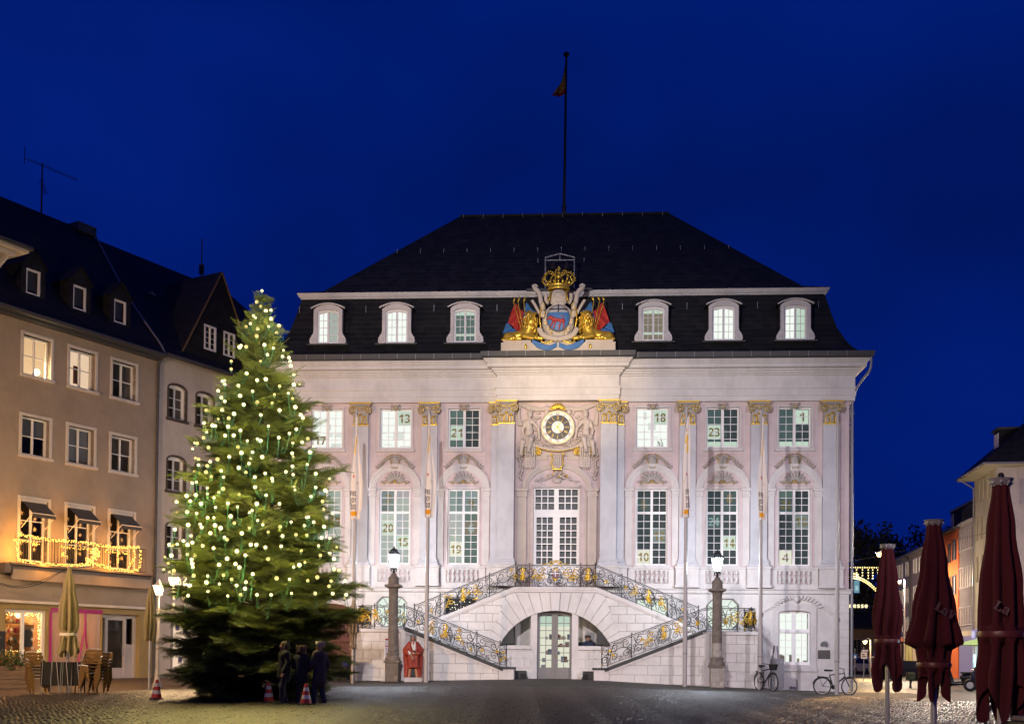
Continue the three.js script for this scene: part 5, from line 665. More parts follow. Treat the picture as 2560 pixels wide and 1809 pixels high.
// ================================================================ HOUSES ON THE LEFT (x along the wall, z out from it)
const ROW = [-18.306, 0, -45], ROWT = Math.atan2(0.8661, 0.4998);
const rowPt = (a, n) => [-18.306 + 0.4998 * a + 0.8661 * n, -45 - 0.8661 * a + 0.4998 * n];
M.beige = plaster(0.385, 0.305, 0.235); M.cream = plaster(0.56, 0.49, 0.43); M.sill = plaster(0.70, 0.64, 0.58); M.olive = plaster(0.36, 0.27, 0.12);
M.darkGlass = mat(0.012, 0.014, 0.02, 0.06);
{
  const t = thing('beige_house', 'beige plastered house with nine windows, three slate dormers and a cafe below', 'house', ROW, ROWT);
  const cols = [[-2.29, -0.78], [-0.13, 1.39], [2.03, 3.54]], rows = [[11.80, 13.62], [8.62, 10.40]];
  const w = rect(-9, 2.9, 4.62, 14.3), lowr = rect(-9, -0.4, 4.62, 2.9);
  for (const [a, b] of cols) { for (const [y0, y1] of rows) w.holes.push(rect(a + 0.13, y0 + 0.14, b - 0.13, y1 - 0.13)); w.holes.push(rect(a + 0.13, 4.55, b - 0.13, 7.0)); }
  lowr.holes.push(rect(-2.72, -0.1, -0.80, 2.63), rect(-0.68, -0.18, 1.84, 2.75), rect(1.88, -0.18, 3.86, 2.60));
  mb().ext(w, -0.4, 0.4).build('wall', M.beige, t); mb().ext(lowr, -0.4, 0.4).build('shop_wall', M.olive, t);
  mb().box(-9, -0.4, -8, -8.6, 14.3, -0.4).box(-9, -0.4, -8, 4.6, 14.3, -7.7).build('back_wall', M.beige, t); mb().box(-8.6, 3.0, -7.7, 4.6, 3.2, -0.4).box(-8.6, 7.6, -7.7, 4.6, 7.8, -0.4).box(-8.6, 10.9, -7.7, 4.6, 11.1, -0.4).build('inner_floor', M.sill, t);
  const inner = [['lampwarm', 'artwarm', 'night'], ['blue', 'blue2', 'night2']];
  TONE.warmroom = [0.80, 0.50, 0.26]; TONE.warmroom2 = [0.86, 0.62, 0.42];
  const four = (a, b, y0, y1, z, wide) => { const f = mb(), bars = mb(), p = [], m = (a + b) / 2; f.box(a, y0, z - 0.05, a + 0.07, y1, z + 0.03).box(b - 0.07, y0, z - 0.05, b, y1, z + 0.03).box(a + 0.07, y0, z - 0.05, b - 0.07, y0 + 0.07, z + 0.03).box(a + 0.07, y1 - 0.07, z - 0.05, b - 0.07, y1, z + 0.03).box(m - 0.03, y0 + 0.07, z - 0.05, m + 0.03, y1 - 0.07, z + 0.04); sash(bars, p, a + 0.07, m - 0.03, y0 + 0.07, y1 - 0.07, 1, wide, z, 0.04); sash(bars, p, m + 0.03, b - 0.07, y0 + 0.07, y1 - 0.07, 1, wide, z, 0.04); return buildWindow(t, 'window', f, bars, p); };
  cols.forEach(([a, b], i) => {
    rows.forEach(([y0, y1], j) => {
      const f = four(a + 0.13, b - 0.13, y0 + 0.14, y1 - 0.13, -0.22, 2), s = rect(a, y0 + 0.1, b, y1); s.holes.push(rect(a + 0.13, y0 + 0.14, b - 0.13, y1 - 0.13)); mb().ext(s, -0.30, 0.34, 0.01).box(a - 0.02, y0, -0.1, b + 0.03, y0 + 0.115, 0.12, 0.012).build('window_surround', M.sill, f);
      const k = inner[j][i];
      if (k === 'lampwarm') { mb().box(a - 0.3, y0, -0.62, b + 0.6, y1, -0.6).build('room_wall', tone('warmroom'), f); mb().ball(a + 0.99, y0 + 0.40, -0.34, 0.13, 0.13, 0.13, 14).build('lamp_globe', lit(1, 0.80, 0.45, 9), f); pointLight(f, [a + 0.99, y0 + 0.40, -0.34], C(1, 0.72, 0.38), 7, 5); }
      else if (k === 'artwarm') { mb().box(a - 0.3, y0, -0.95, b + 0.8, y1, -0.9).build('room_wall', tone('warmroom2'), f); mb().box(a + 1.0, y0 + 0.5, -0.9, a + 1.34, y0 + 1.25, -0.86).build('picture_frame', mat(0.25, 0.06, 0.03), f); mb().box(a + 1.06, y0 + 0.58, -0.86, a + 1.28, y0 + 1.17, -0.85).build('picture', mat(0.03, 0.02, 0.02), f); }
      else { mb().box(a, y0, -1.2, b, y1, -1.15).build('dark_room', mat(0.01, 0.012, 0.016, 0.8), f); if (k === 'blue') mb().box(a + 0.15, y0 + 0.95, -0.32, b - 0.15, y1, -0.30).build('blind', mat(0.09, 0.10, 0.13), f); if (k === 'blue2') mb().box(a + 0.15, y0 + 0.3, -0.32, b - 0.15, y1, -0.30).build('blind', mat(0.085, 0.10, 0.14), f); if (k === 'night2') mb().box(a + 0.15, y0 + 0.95, -0.32, b - 0.15, y1, -0.30).build('blind', mat(0.05, 0.04, 0.035), f); if (k === 'night') { const c = mb(); for (let q = 0; q < 6; q++) c.bar([b - 0.65 + q * 0.08, y0 + 0.1, -0.34], [b - 0.66 + q * 0.085, y1 - 0.1, -0.33], 0.035, 0.04, 6); c.build('curtain', mat(0.10, 0.085, 0.08), f); } }
    });
    { // french windows behind the balcony rail, with small awnings
      const f = four(a + 0.13, b - 0.13, 4.55, 7.0, -0.22, 3), s = rect(a, 4.5, b, 7.11); s.holes.push(rect(a + 0.13, 4.55, b - 0.13, 7.0)); mb().ext(s, -0.30, 0.34, 0.01).build('window_surround', M.sill, f); mb().box(a, 4.4, -1.2, b, 7.1, -1.15).build('dark_room', mat(0.012, 0.009, 0.007, 0.8), f);
      const st = new THREE.Shape(); for (let q = 0; q < 10; q++) { const r = q % 2 ? 0.045 : 0.11, an = PI / 2 + q * PI / 5; q ? st.lineTo(r * Math.cos(an), r * Math.sin(an)) : st.moveTo(r * Math.cos(an), r * Math.sin(an)); } for (let q = 0; q < 10; q++) mb().ext(st, 0, 0.01).build('paper_star', mat(0.55, 0.42, 0.25), f, [a + 0.32 + (q % 2) * 0.62, 4.85 + q * 0.2, -0.20]);
      const aw = mb(), x0 = a + 0.16, x1 = b - 0.30; aw.quad([x0, 6.38, 0.72], [x1, 6.38, 0.72], [x1, 6.90, 0.06], [x0, 6.90, 0.06]).quad([x0, 6.22, 0.73], [x1, 6.22, 0.73], [x1, 6.38, 0.72], [x0, 6.38, 0.72]); const aw2 = aw.build('window_awning', mat(0.105, 0.095, 0.085, 0.9, { map: T.fabric, side: THREE.DoubleSide }), f); mb().bar([x0, 6.38, 0.72], [x1, 6.38, 0.72], 0.025).bar([x0, 6.36, 0.70], [x0, 5.85, 0.06], 0.018).bar([x1, 6.36, 0.70], [x1, 5.85, 0.06], 0.018).box(x0 - 0.04, 6.88, 0.03, x1 + 0.04, 6.98, 0.12).build('awning_arm', M.sill, aw2);
      const r = mb(), g = 0.5; for (let q = 0; q <= 13; q++) { const x = lerp(a - 0.05, b + 0.12, q / 13); r.bar([x, 4.46, g], [x, 5.46, g], 0.012, 0.012, 4); } for (const x of [a - 0.05, b + 0.12]) for (let q = 1; q < 4; q++) r.bar([x, 4.46, q * 0.12], [x, 5.46, q * 0.12], 0.012, 0.012, 4); r.beam([a - 0.05, 5.46, g], [b + 0.12, 5.46, g], 0.05, 0.03).beam([a - 0.05, 4.46, g], [b + 0.12, 4.46, g], 0.04, 0.03); r.build('balcony_rail', M.iron, t);
    }
  });
  // cassette of the big shop awning, edge strip with bird spikes
  mb().box(-3.2, 3.98, 0, -2.95, 4.36, 0.62, 0.02).box(-3.0, 4.30, 0, 4.1, 4.40, 0.66, 0.02).box(-2.85, 4.0, 0, 4.06, 4.30, 0.48, 0.04).build('awning_case', mat(0.12, 0.09, 0.07, 0.5), t); mb().box(-2.8, 3.74, 0.40, 4.02, 4.16, 0.52, 0.02).build('awning_valance', M.beige, t);
  mb().box(-9, 2.86, 0, 4.0, 2.97, 0.22, 0.01).build('ledge_strip', M.sill, t); const sp = mb(); for (let x = -5; x < 3.9; x += 0.06) sp.bar([x, 2.97, 0.15], [x + (hash(x * 100, 1, 2) - 0.5) * 0.05, 3.09, 0.16 + 0.05 * hash(x * 90, 3, 1)], 0.004, 0.003, 3); sp.build('bird_spikes', M.zinc, t).userData.kind = 'stuff';
  // roof
  const prof = [[0.55, 14.22], [0.2, 14.62], [-0.5, 15.4], [-2.2, 17.4], [-4.5, 20.6]], rf = mb(), xr = (k) => lerp(4.62, 4.62, k);
  for (let i = 0; i + 1 < prof.length; i++) { const [n0, y0] = prof[i], [n1, y1] = prof[i + 1]; rf.quad([-9, y0, n0], [4.62, y0, n0], [4.62, y1, n1], [-9, y1, n1]); } rf.quad([-9, 20.6, -4.5], [4.62, 20.6, -4.5], [4.62, 14.2, -9], [-9, 14.2, -9]); const roof = rf.build('roof', M.slate, t); mb().box(-9, 14.10, 0.40, 4.62, 14.26, 0.62, 0.03).box(-9, 14.0, 0, 4.62, 14.12, 0.34).build('gutter', M.lead, roof); mb().box(3.6, 20.4, -4.9, 4.6, 20.8, -4.2).build('chimney', M.lead, roof);
  for (const a of [-1.50, 0.72, 2.82]) { // dormers
    const pk = shp([[a - 0.55, 14.95], [a + 0.55, 14.95], [a + 0.55, 16.45], [a, 17.1], [a - 0.55, 16.45]]); pk.holes.push(rect(a - 0.33, 15.28, a + 0.33, 16.30)); const d = mb().ext(pk, -0.5, 0.14).box(a - 0.55, 15, -2.2, a - 0.5, 16.45, -0.5).box(a + 0.5, 15, -2.2, a + 0.55, 16.45, -0.5).build('dormer', M.slate, t); const rr = mb(); for (const s of [-1, 1]) rr.quad([a, 17.14, -0.28], [a + s * 0.64, 16.40, -0.28], [a + s * 0.64, 16.40, -2.6], [a, 17.14, -2.6]); rr.build('dormer_roof', M.slate, d);
    const fs = rect(a - 0.33, 15.28, a + 0.33, 16.30); fs.holes.push(rect(a - 0.26, 15.35, a + 0.26, 16.23)); mb().ext(fs, -0.48, 0.10, 0.008).build('dormer_window', M.frame, d); mb().box(a - 0.26, 15.35, -0.46, a + 0.26, 16.23, -0.455).build('pane', M.glass, d); mb().box(a - 0.3, 15.3, -0.62, a + 0.3, 16.3, -0.60).build('blind', mat(0.05, 0.055, 0.06), d);
  }
  mb().tube([[4.66, 14.2, 0.5], [4.63, 14.7, 0.22], [4.64, 15.5, -0.5], [4.64, 17.4, -2.15], [4.64, 20.65, -4.45]], 0.05, 5).build('roof_flashing', M.zinc, roof);
  const dp = mb().bar([4.58, -0.2, 0.1], [4.58, 13.9, 0.1], 0.06, 0.06, 10).tube([[4.58, 13.85, 0.1], [4.56, 14.05, 0.3], [4.5, 14.15, 0.5]], 0.06, 8); for (const y of [2, 4.6, 7.2, 9.8, 12.4]) dp.bar([4.58, y, 0.1], [4.58, y + 0.06, 0.1], 0.078, 0.078, 10); dp.build('downpipe', M.lead, t);
  { // cafe window: lit room with shelves, lights, chalkboard, wreath and snowflakes
    const z = -0.25, f = mb().box(-2.72, -0.1, z - 0.05, -2.6, 2.63, z + 0.05).box(-0.92, -0.1, z - 0.05, -0.80, 2.63, z + 0.05).box(-1.86, -0.1, z - 0.05, -1.74, 2.63, z + 0.06).box(-2.6, 2.52, z - 0.05, -0.92, 2.63, z + 0.05).box(-2.6, -0.1, z - 0.05, -0.92, 0.50, z + 0.03).box(-1.68, 0.1, z + 0.03, -0.98, 0.36, z + 0.05, 0.01).build('cafe_window', M.frame, t); for (const [a, b] of [[-2.6, -1.86], [-1.74, -0.92]]) mb().box(a, 0.5, z, b, 2.52, z + 0.006).build('pane', M.glass, f);
    mb().box(-2.75, -0.1, -2.6, -0.78, 2.75, -2.5).box(-2.8, -0.1, -2.5, -2.75, 2.75, -0.4).box(-0.78, -0.1, -2.5, -0.73, 2.75, -0.4).build('room_wall', mat(0.52, 0.27, 0.13, 0.8), f); mb().box(-2.8, 2.7, -2.6, -0.73, 2.8, -0.4).box(-2.8, -0.2, -2.6, -0.73, -0.1, -0.4).build('room_ceiling', mat(0.3, 0.2, 0.1), f);
    mb().ball(-2.2, 2.42, -1.2, 0.10).ball(-1.3, 2.42, -1.2, 0.10).build('room_lamp', lit(1, 0.7, 0.35, 4), f); pointLight(f, [-2.2, 2.42, -1.2], C(1, 0.62, 0.26), 95, 5); pointLight(f, [-1.3, 2.42, -1.2], C(1, 0.62, 0.26), 95, 5);
    const R = rngOf(77), cs = [[0.5, 0.04, 0.05], [0.6, 0.35, 0.1], [0.55, 0.5, 0.4], [0.4, 0.05, 0.12], [0.1, 0.2, 0.06], [0.35, 0.2, 0.08]]; const shelves = mb(); for (const y of [0.7, 1.2, 1.7, 2.1]) shelves.box(-2.7, y, -1.6, -0.85, y + 0.03, -1.2); shelves.build('shelf', M.wood = mat(0.22, 0.12, 0.05, 0.6, { map: T.wood }), f);
    for (let k = 0; k < 44; k++) { const x = -2.62 + R() * 1.7, y = [0.73, 1.23, 1.73, 2.13][k % 4], s = 0.06 + R() * 0.09; const g = mb(); R() < 0.5 ? g.box(x, y, -1.45, x + s, y + s * 1.5, -1.3) : g.lathe([[0, 0], [s * 0.5, 0], [s * 0.6, s], [s * 0.3, s * 1.5], [0, s * 1.6]], x, y, -1.35, 8); g.build('shop_item', mat(...cs[k % 6]), f); }
    mb().box(-2.6, 0.55, -0.9, -1.9, 0.95, -0.5, 0.02).box(-2.66, 0.95, -0.95, -1.85, 1.0, -0.45).build('striped_stall', mat(0.65, 0.42, 0.08), f); mb().box(-1.55, 1.15, -0.5, -1.15, 1.85, -0.46).build('chalkboard', M.black, f); mb().box(-1.6, 1.85, -0.5, -1.1, 2.05, -0.46).build('board_header', M.wood, f); const wr = new THREE.TorusGeometry(0.15, 0.05, 7, 18); wr.translate(-2.12, 1.35, -0.36); put('wreath', boxUV(wr), mat(0.07, 0.06, 0.02), f); mb().add(new THREE.ConeGeometry(0.12, 0.45, 4), _m.makeTranslation(-2.45, 1.75, -0.6)).build('red_star', mat(0.5, 0.02, 0.03), f);
    for (let c = 0; c < 2; c++) for (let k = 0; k < 5; k++) { const s = mb(), x = c ? -1.32 : -2.28, y = 0.75 + k * 0.36; for (let q = 0; q < 3; q++) { const an = q * PI / 3 + 0.26; s.bar([x - Math.cos(an) * 0.085, y - Math.sin(an) * 0.085, z + 0.015], [x + Math.cos(an) * 0.085, y + Math.sin(an) * 0.085, z + 0.015], 0.013, 0.013, 4); } s.build('snowflake', mat(0.8, 0.72, 0.6), f); }
    const L = mb(), em = []; for (let k = 0; k < 46; k++) em.push([lerp(-2.58, -0.95, R()), 2.44 + (R() - 0.5) * 0.13]); for (let k = 0; k < 50; k++) em.push([-1.0 + (R() - 0.5) * 0.13, lerp(0.5, 2.45, R())]); for (let k = 0; k < 10; k++) em.push([-2.55 + k * 0.1, 0.98 + (k % 2) * 0.03]); for (const [x, y] of em) L.ball(x, y, z - 0.05, 0.015, 0.015, 0.015, 5); L.build('fairy_light', lit(1, 0.68, 0.26, 7), f).userData.kind = 'stuff';
  }
  { // entrance with clear strips and magenta bands, grey door with letter boxes
    const pk = mat(0.38, 0.008, 0.15, 0.35), cl = new THREE.MeshPhysicalMaterial({ color: C(0.9, 0.72, 0.6), roughness: 0.25, transmission: 0.75, thickness: 0, side: THREE.DoubleSide }), e = mb().box(-0.68, 2.58, -0.02, 1.84, 2.75, 0.06, 0.02).box(-0.74, -0.18, -0.02, -0.64, 2.6, 0.05).build('curtain_band', pk, t); mb().box(-0.68, -0.2, -2.6, 1.84, 2.8, -2.5).box(-0.72, -0.2, -2.6, -0.68, 2.8, -0.4).box(1.84, -0.2, -2.6, 1.88, 2.8, -0.4).build('entrance_wall', plaster(0.6, 0.42, 0.28), e); mb().ball(0.3, 2.55, -1.4, 0.09).build('entrance_lamp', lit(1, 0.72, 0.42, 4), e); pointLight(e, [0.3, 2.55, -1.4], C(1, 0.7, 0.42), 4, 5);
    const v = mb(); for (let k = 0; k < 24; k++) { const x = -0.6 + k * 0.1, z = -0.06 + 0.03 * Math.sin(k * 2.1); v.quad([x, -0.1, z], [x + 0.11, -0.1, z + 0.02], [x + 0.11, 2.58, z + 0.02], [x, 2.58, z]); } v.build('clear_strip', cl, e); mb().tube([[0.95, 2.6, 0.04], [0.93, 1.9, 0.06], [0.75, 1.0, 0.05], [0.6, 0.2, 0.03]], 0.045, 5).tube([[0.97, 2.6, 0.05], [1.0, 1.6, 0.06], [1.12, 0.9, 0.05], [1.2, 0.2, 0.03]], 0.035, 5).build('ribbon', pk, e);
    const d = mb(), z = -0.3; d.box(1.88, -0.18, z - 0.05, 1.98, 2.6, z + 0.05).box(2.22, -0.18, z - 0.05, 2.36, 2.6, z + 0.05).box(3.22, -0.18, z - 0.05, 3.34, 2.6, z + 0.05).box(3.74, -0.18, z - 0.05, 3.86, 2.6, z + 0.05).box(1.98, 2.45, z - 0.05, 3.74, 2.6, z + 0.05).box(1.98, -0.18, z - 0.05, 2.22, 0.25, z + 0.03).box(2.36, -0.18, z - 0.04, 3.22, 0.3, z + 0.02).box(2.45, -0.08, z + 0.02, 3.13, 0.2, z + 0.035).box(2.36, 2.36, z - 0.04, 3.22, 2.45, z + 0.03).box(3.34, -0.18, z - 0.04, 3.74, 1.32, z + 0.02); const dd = d.build('entrance_door', mat(0.45, 0.41, 0.42, 0.4), t); for (const [a, b, y0, y1] of [[1.98, 2.22, 0.25, 2.45], [2.36, 3.22, 0.3, 2.36], [3.34, 3.74, 1.32, 2.45]]) mb().box(a, y0, z - 0.01, b, y1, z).build('pane', M.glass, dd); mb().box(1.9, -0.2, -0.9, 3.85, 2.6, -0.85).build('dark_room', mat(0.035, 0.028, 0.024), dd); mb().box(1.99, 0.2, -0.6, 2.21, 1.6, -0.58).build('lit_sign', lit(0.35, 0.38, 0.5), dd); const lb = mb(); for (let k = 0; k < 7; k++) lb.box(3.40, 0.55 + k * 0.1, z + 0.02, 3.68, 0.60 + k * 0.1, z + 0.03); lb.build('letter_box', M.steel, dd); mb().box(3.14, 0.85, z + 0.03, 3.17, 1.25, z + 0.07).build('handle', M.steel, dd);
  }
}
{ // antenna on the ridge
  const [x, z] = rowPt(1.86, -4.5), t = thing('tv_antenna', 'thin dark television antenna on the ridge of the beige house', 'antenna', [x, 20.55, z], ROWT); mb().bar([0, -0.1, 0], [0, 2.3, 0], 0.04, 0.03).build('mast', M.black, t); const b = mb().bar([-0.9, 2.17, 0], [1.9, 2.25, 0], 0.014).bar([-0.9, 1.9, 0], [-0.9, 2.7, 0], 0.014); for (let k = 0; k < 14; k++) b.bar([-0.6 + k * 0.18, 2.2 + k * 0.004, -0.22], [-0.6 + k * 0.18, 2.2 + k * 0.004, 0.22], 0.008, 0.008, 4); for (let k = 0; k < 9; k++) b.bar([-0.05 + k * 0.03, 1.5 - k * 0.06, -0.2], [-0.05 + k * 0.03, 1.5 - k * 0.06, 0.2], 0.009, 0.009, 4); b.bar([-0.05, 1.5, 0], [0.22, 0.98, 0], 0.014).build('boom', M.black, t);
}
{ // cream house with arched windows and a slated gable
  const t = thing('cream_house', 'cream house with arched windows and a pointed slate gable behind the tree', 'house', [...rowPt(4.62, 0).slice(0, 1), 0, rowPt(4.62, 0)[1]], ROWT), X = 4.62, w = rect(0.02, -0.4, 12, 14.4), C0 = [0.66, 2.36, 4.06, 5.76, 7.46, 9.16], rows = [[11.62, 13.0], [8.33, 9.72], [5.2, 6.7]];
  for (const a of C0) for (const [y0, y1] of rows) w.holes.push(shp(archPts(a, y0, a + 1.04, y1, 0.18, 8))); mb().ext(w, -0.4, 0.4).build('wall', M.cream, t); mb().box(11.6, -0.4, -9, 12, 14.4, -0.4).box(0, -0.4, -9, 12, 14.4, -8.6).build('side_wall', M.cream, t);
  for (const a of C0) rows.forEach(([y0, y1], j) => { const f = mb(), b = mb(), p = [], m = a + 0.52, z = -0.2, s = shp(archPts(a, y0, a + 1.04, y1, 0.18, 8)); s.holes.push(rect(a + 0.08, y0 + 0.08, m - 0.035, y1 + 0.03), rect(m + 0.035, y0 + 0.08, a + 0.96, y1 + 0.03)); f.ext(s, z - 0.04, 0.07); sash(b, p, a + 0.08, m - 0.035, y0 + 0.08, y1 + 0.03, 1, 3, z, 0.03); sash(b, p, m + 0.035, a + 0.96, y0 + 0.08, y1 + 0.03, 1, 3, z, 0.03); const o = buildWindow(t, 'arched_window', f, b, p), so = shp(archPts(a - 0.08, y0, a + 1.12, y1, 0.26, 8)); so.holes.push(shp(archPts(a, y0, a + 1.04, y1, 0.18, 8))); mb().ext(so, -0.1, 0.13).box(a - 0.14, y0 - 0.12, -0.1, a + 1.18, y0, 0.10, 0.012).build('window_surround', mat(0.13, 0.11, 0.105, 0.8, { map: T.stone }), o); mb().box(a, y0, -0.8, a + 1.04, y1 + 0.2, -0.75).build('dark_room', mat(0.015, 0.014, 0.014), o); const cu = mb(); for (let q = 0; q < 4; q++) cu.bar([a + 0.1 + q * 0.07, y0, -0.32], [a + 0.1 + q * 0.07, y1 + 0.1, -0.32], 0.035, 0.035, 5).bar([a + 0.95 - q * 0.07, y0, -0.32], [a + 0.95 - q * 0.07, y1 + 0.1, -0.32], 0.035, 0.035, 5); cu.build('curtain', mat(0.10, 0.085, 0.07), o); });
  const prof = [[0.55, 14.3], [0.2, 14.7], [-0.5, 15.45], [-2.2, 17.4], [-4.5, 20.4]], rf = mb(); for (let i = 0; i + 1 < prof.length; i++) rf.quad([0.03, prof[i][1], prof[i][0]], [12.3, prof[i][1], prof[i][0]], [12.3 - (i + 1) * 0.9, prof[i + 1][1], prof[i + 1][0]], [0.03, prof[i + 1][1], prof[i + 1][0]]); rf.quad([0.03, 20.4, -4.5], [8.7, 20.4, -4.5], [12.3, 14.3, -9.5], [0.03, 14.3, -9.5]).quad([12.3, 14.3, 0.55], [12.3, 14.3, -9.5], [8.7, 20.4, -4.5], [8.7, 20.4, -4.5]); const roof = rf.build('roof', M.slate, t); mb().box(0.03, 14.2, 0.4, 12.3, 14.35, 0.62, 0.03).build('gutter', M.lead, roof); mb().box(4.4, 15.9, -0.7, 4.9, 15.95, -0.5).box(1.6, 17.9, -2.5, 1.9, 18.0, -2.3).build('roof_hook', M.zinc, roof);
  const g0 = 3.75, gs = shp([[g0 - 2.4, 14.7], [g0 + 2.4, 14.7], [g0, 19.12]]); for (const a of [7.33 - X, 8.58 - X]) gs.holes.push(rect(a, 15.25, a + 0.76, 16.42)); const gb = mb().ext(gs, -0.1, 0.15).build('gable', M.slate, t); const gr = mb(); for (const s of [-1, 1]) gr.quad([g0, 19.2, 0.12], [g0 + s * 2.5, 14.62, 0.12], [g0 + s * 2.5, 14.62, -1.5], [g0, 19.2, -4]); gr.build('gable_roof', M.slate, gb); mb().beam([g0, 19.16, 0.12], [g0 - 2.48, 14.66, 0.12], 0.05, 0.06).beam([g0, 19.16, 0.12], [g0 + 2.48, 14.66, 0.12], 0.05, 0.06).build('verge_board', mat(0.16, 0.10, 0.04, 0.6), gb);
  for (const a of [7.33 - X, 8.58 - X]) { const f = mb(), b = mb(), p = [], s = rect(a, 15.25, a + 0.76, 16.42); s.holes.push(rect(a + 0.08, 15.33, a + 0.36, 16.34), rect(a + 0.41, 15.33, a + 0.69, 16.34)); f.ext(s, -0.02, 0.1); sash(b, p, a + 0.08, a + 0.36, 15.33, 16.34, 1, 4, 0.03, 0.025); sash(b, p, a + 0.41, a + 0.69, 15.33, 16.34, 1, 4, 0.03, 0.025); const o = buildWindow(t, 'gable_window', f, b, p, false); mb().box(a, 15.3, -0.4, a + 0.76, 16.4, -0.38).build('dark_room', mat(0.02, 0.022, 0.03), o); }
  { const [x, z] = rowPt(11.5, -4.5), q = thing('radio_mast', 'thin radio mast on the roof behind the tree top', 'antenna', [x, 19.3, z]); mb().bar([0, -0.5, 0], [0, 3.4, 0], 0.05, 0.025).box(-0.12, 1.5, -0.05, 0.12, 2.0, 0.05).build('mast', M.black, q); }
  mb().box(1.0, 2.85, 0, 11, 3.0, 0.2).build('ledge_strip', M.trim, t); for (const a of [1.0, 3.2, 5.4, 7.6]) { const o = mb().box(a, 0.1, -0.02, a + 1.7, 2.6, 0.05).build('shop_window', mat(0.3, 0.28, 0.27), t); mb().box(a + 0.12, 0.3, 0.05, a + 1.58, 2.45, 0.06).build('lit_pane', a === 1.0 || a === 3.2 ? tone('warmroom2') : tone('teal'), o); const it = mb(), R = rngOf(a * 10); for (let k = 0; k < 8; k++) { const x = a + 0.2 + R() * 1.1, y = 0.4 + R() * 1.6; it.box(x, y, 0.06, x + 0.2, y + 0.25, 0.1); } it.build('poster', mat(0.12, 0.1, 0.2), o); }
}
{ // eaves of the next house, past the left edge
  const [x, z] = rowPt(-5.2, 0), t = thing('overhanging_eaves', 'overhanging eaves with a pale strut at the left edge of the picture', 'eaves', [x, 13.6, z], ROWT); mb().box(-3.0, 2.42, -0.2, 1.95, 2.52, 1.75).beam([-3, 2.3, 1.45], [1.55, 2.3, 1.45], 0.1, 0.16).build('soffit', M.sill, t); mb().box(-3.2, 2.52, -0.4, 2.05, 2.66, 1.9, 0.02).build('eaves_board', M.lead, t); mb().beam([1.35, 2.3, 1.35], [0.7, 0.55, 0.1], 0.13, 0.13).box(0.55, -0.3, -0.05, 0.75, 0.8, 0.12).build('strut', M.sill, t);
}
{ // fairy lights along the balcony rail with a comet in the middle
  const t = thing('light_garland', 'golden fairy light garland with a comet along the balcony rail of the beige house', 'fairy lights', [...rowPt(0, 0).slice(0, 1), 0, rowPt(0, 0)[1]], ROWT), R = rngOf(41), b = mb(), wire = mb(), path = []; const add = (pts, step) => { const c = new THREE.CatmullRomCurve3(pts.map((p) => V(...p))), n = Math.round(c.getLength() / step); wire.add(new THREE.TubeGeometry(c, 40, 0.012, 4)); for (let i = 0; i < n; i++) { const p = c.getPointAt(i / n); for (let k = 0; k < 2; k++) path.push([p.x + (R() - 0.5) * 0.07, p.y + (R() - 0.5) * 0.11, p.z + (R() - 0.5) * 0.1]); } };
  add([[-2.62, 5.50, 0.55], [-1.2, 5.42, 0.55], [0.2, 5.46, 0.55], [1.8, 5.42, 0.55], [3.3, 5.52, 0.55]], 0.05); add([[-2.62, 5.45, 0.55], [-2.66, 5.0, 0.55], [-2.6, 4.5, 0.55]], 0.07); add([[-2.6, 4.5, 0.55], [-1.2, 4.44, 0.55], [-0.2, 4.46, 0.55], [1.0, 4.62, 0.55], [2.0, 4.44, 0.55], [2.8, 4.44, 0.55], [3.3, 4.55, 0.55]], 0.06); add([[3.32, 5.45, 0.55], [3.35, 5.0, 0.55], [3.3, 4.55, 0.55]], 0.07); add([[3.05, 5.4, 0.5], [3.0, 4.9, 0.5], [2.7, 4.62, 0.5]], 0.07); add([[2.2, 5.4, 0.5], [2.22, 5.0, 0.5], [2.2, 4.7, 0.5]], 0.09); add([[-2.5, 5.3, 0.1], [-1.6, 5.28, 0.1], [-1.3, 5.28, 0.1]], 0.1); add([[-0.3, 5.26, 0.1], [1.2, 5.26, 0.1]], 0.1); add([[1.9, 5.26, 0.1], [3.2, 5.26, 0.1]], 0.1);
  for (let k = 0; k < 70; k++) { const a = R() * 6.28, r = Math.sqrt(R()) * 0.26; path.push([0.95 + Math.cos(a) * r, 5.05 + Math.sin(a) * r, 0.56 + R() * 0.05]); } for (let k = 0; k < 26; k++) path.push([0.85 - R() * 0.35, 4.85 - R() * 0.25, 0.56]); for (let k = 0; k < 10; k++) path.push([-0.25 + (R() - 0.5) * 0.2, 4.95 + (R() - 0.5) * 0.2, 0.15]);
  for (const p of path) b.ball(...p, 0.022, 0.022, 0.022, 4); wire.build('wire', M.black, t); b.build('fairy_light', lit(1, 0.48, 0.085, 4.5), t).userData.kind = 'stuff'; [[-2.3, 5.4, 0.75], [-0.6, 5.4, 0.75], [0.95, 5.0, 0.8], [2.6, 5.3, 0.75], [-1.5, 4.5, 0.8], [1.6, 4.6, 0.8], [3.1, 4.7, 0.75], [-2.6, 4.8, 0.6]].forEach((p) => pointLight(t, p, C(1, 0.40, 0.055), 5.5, 6));
}
{ const [x, z] = rowPt(-2, 0.9), t = thing('hanging_cable', 'two dark cables sagging from the left edge to the cafe awning', 'cable', [x, 0, z], ROWT); mb().tube([[-3.2, 3.66, 0], [-1.6, 3.5, 0], [-0.97, 3.40, 0], [0, 3.58, 0], [1.25, 4.25, 0]], 0.014, 5).build('cable', M.black, t); mb().tube([[-3.2, 3.72, 0], [-1.6, 3.55, 0], [-0.97, 3.46, 0], [0, 3.68, 0], [1.25, 4.27, 0]], 0.012, 5).build('cable', M.black, t); }
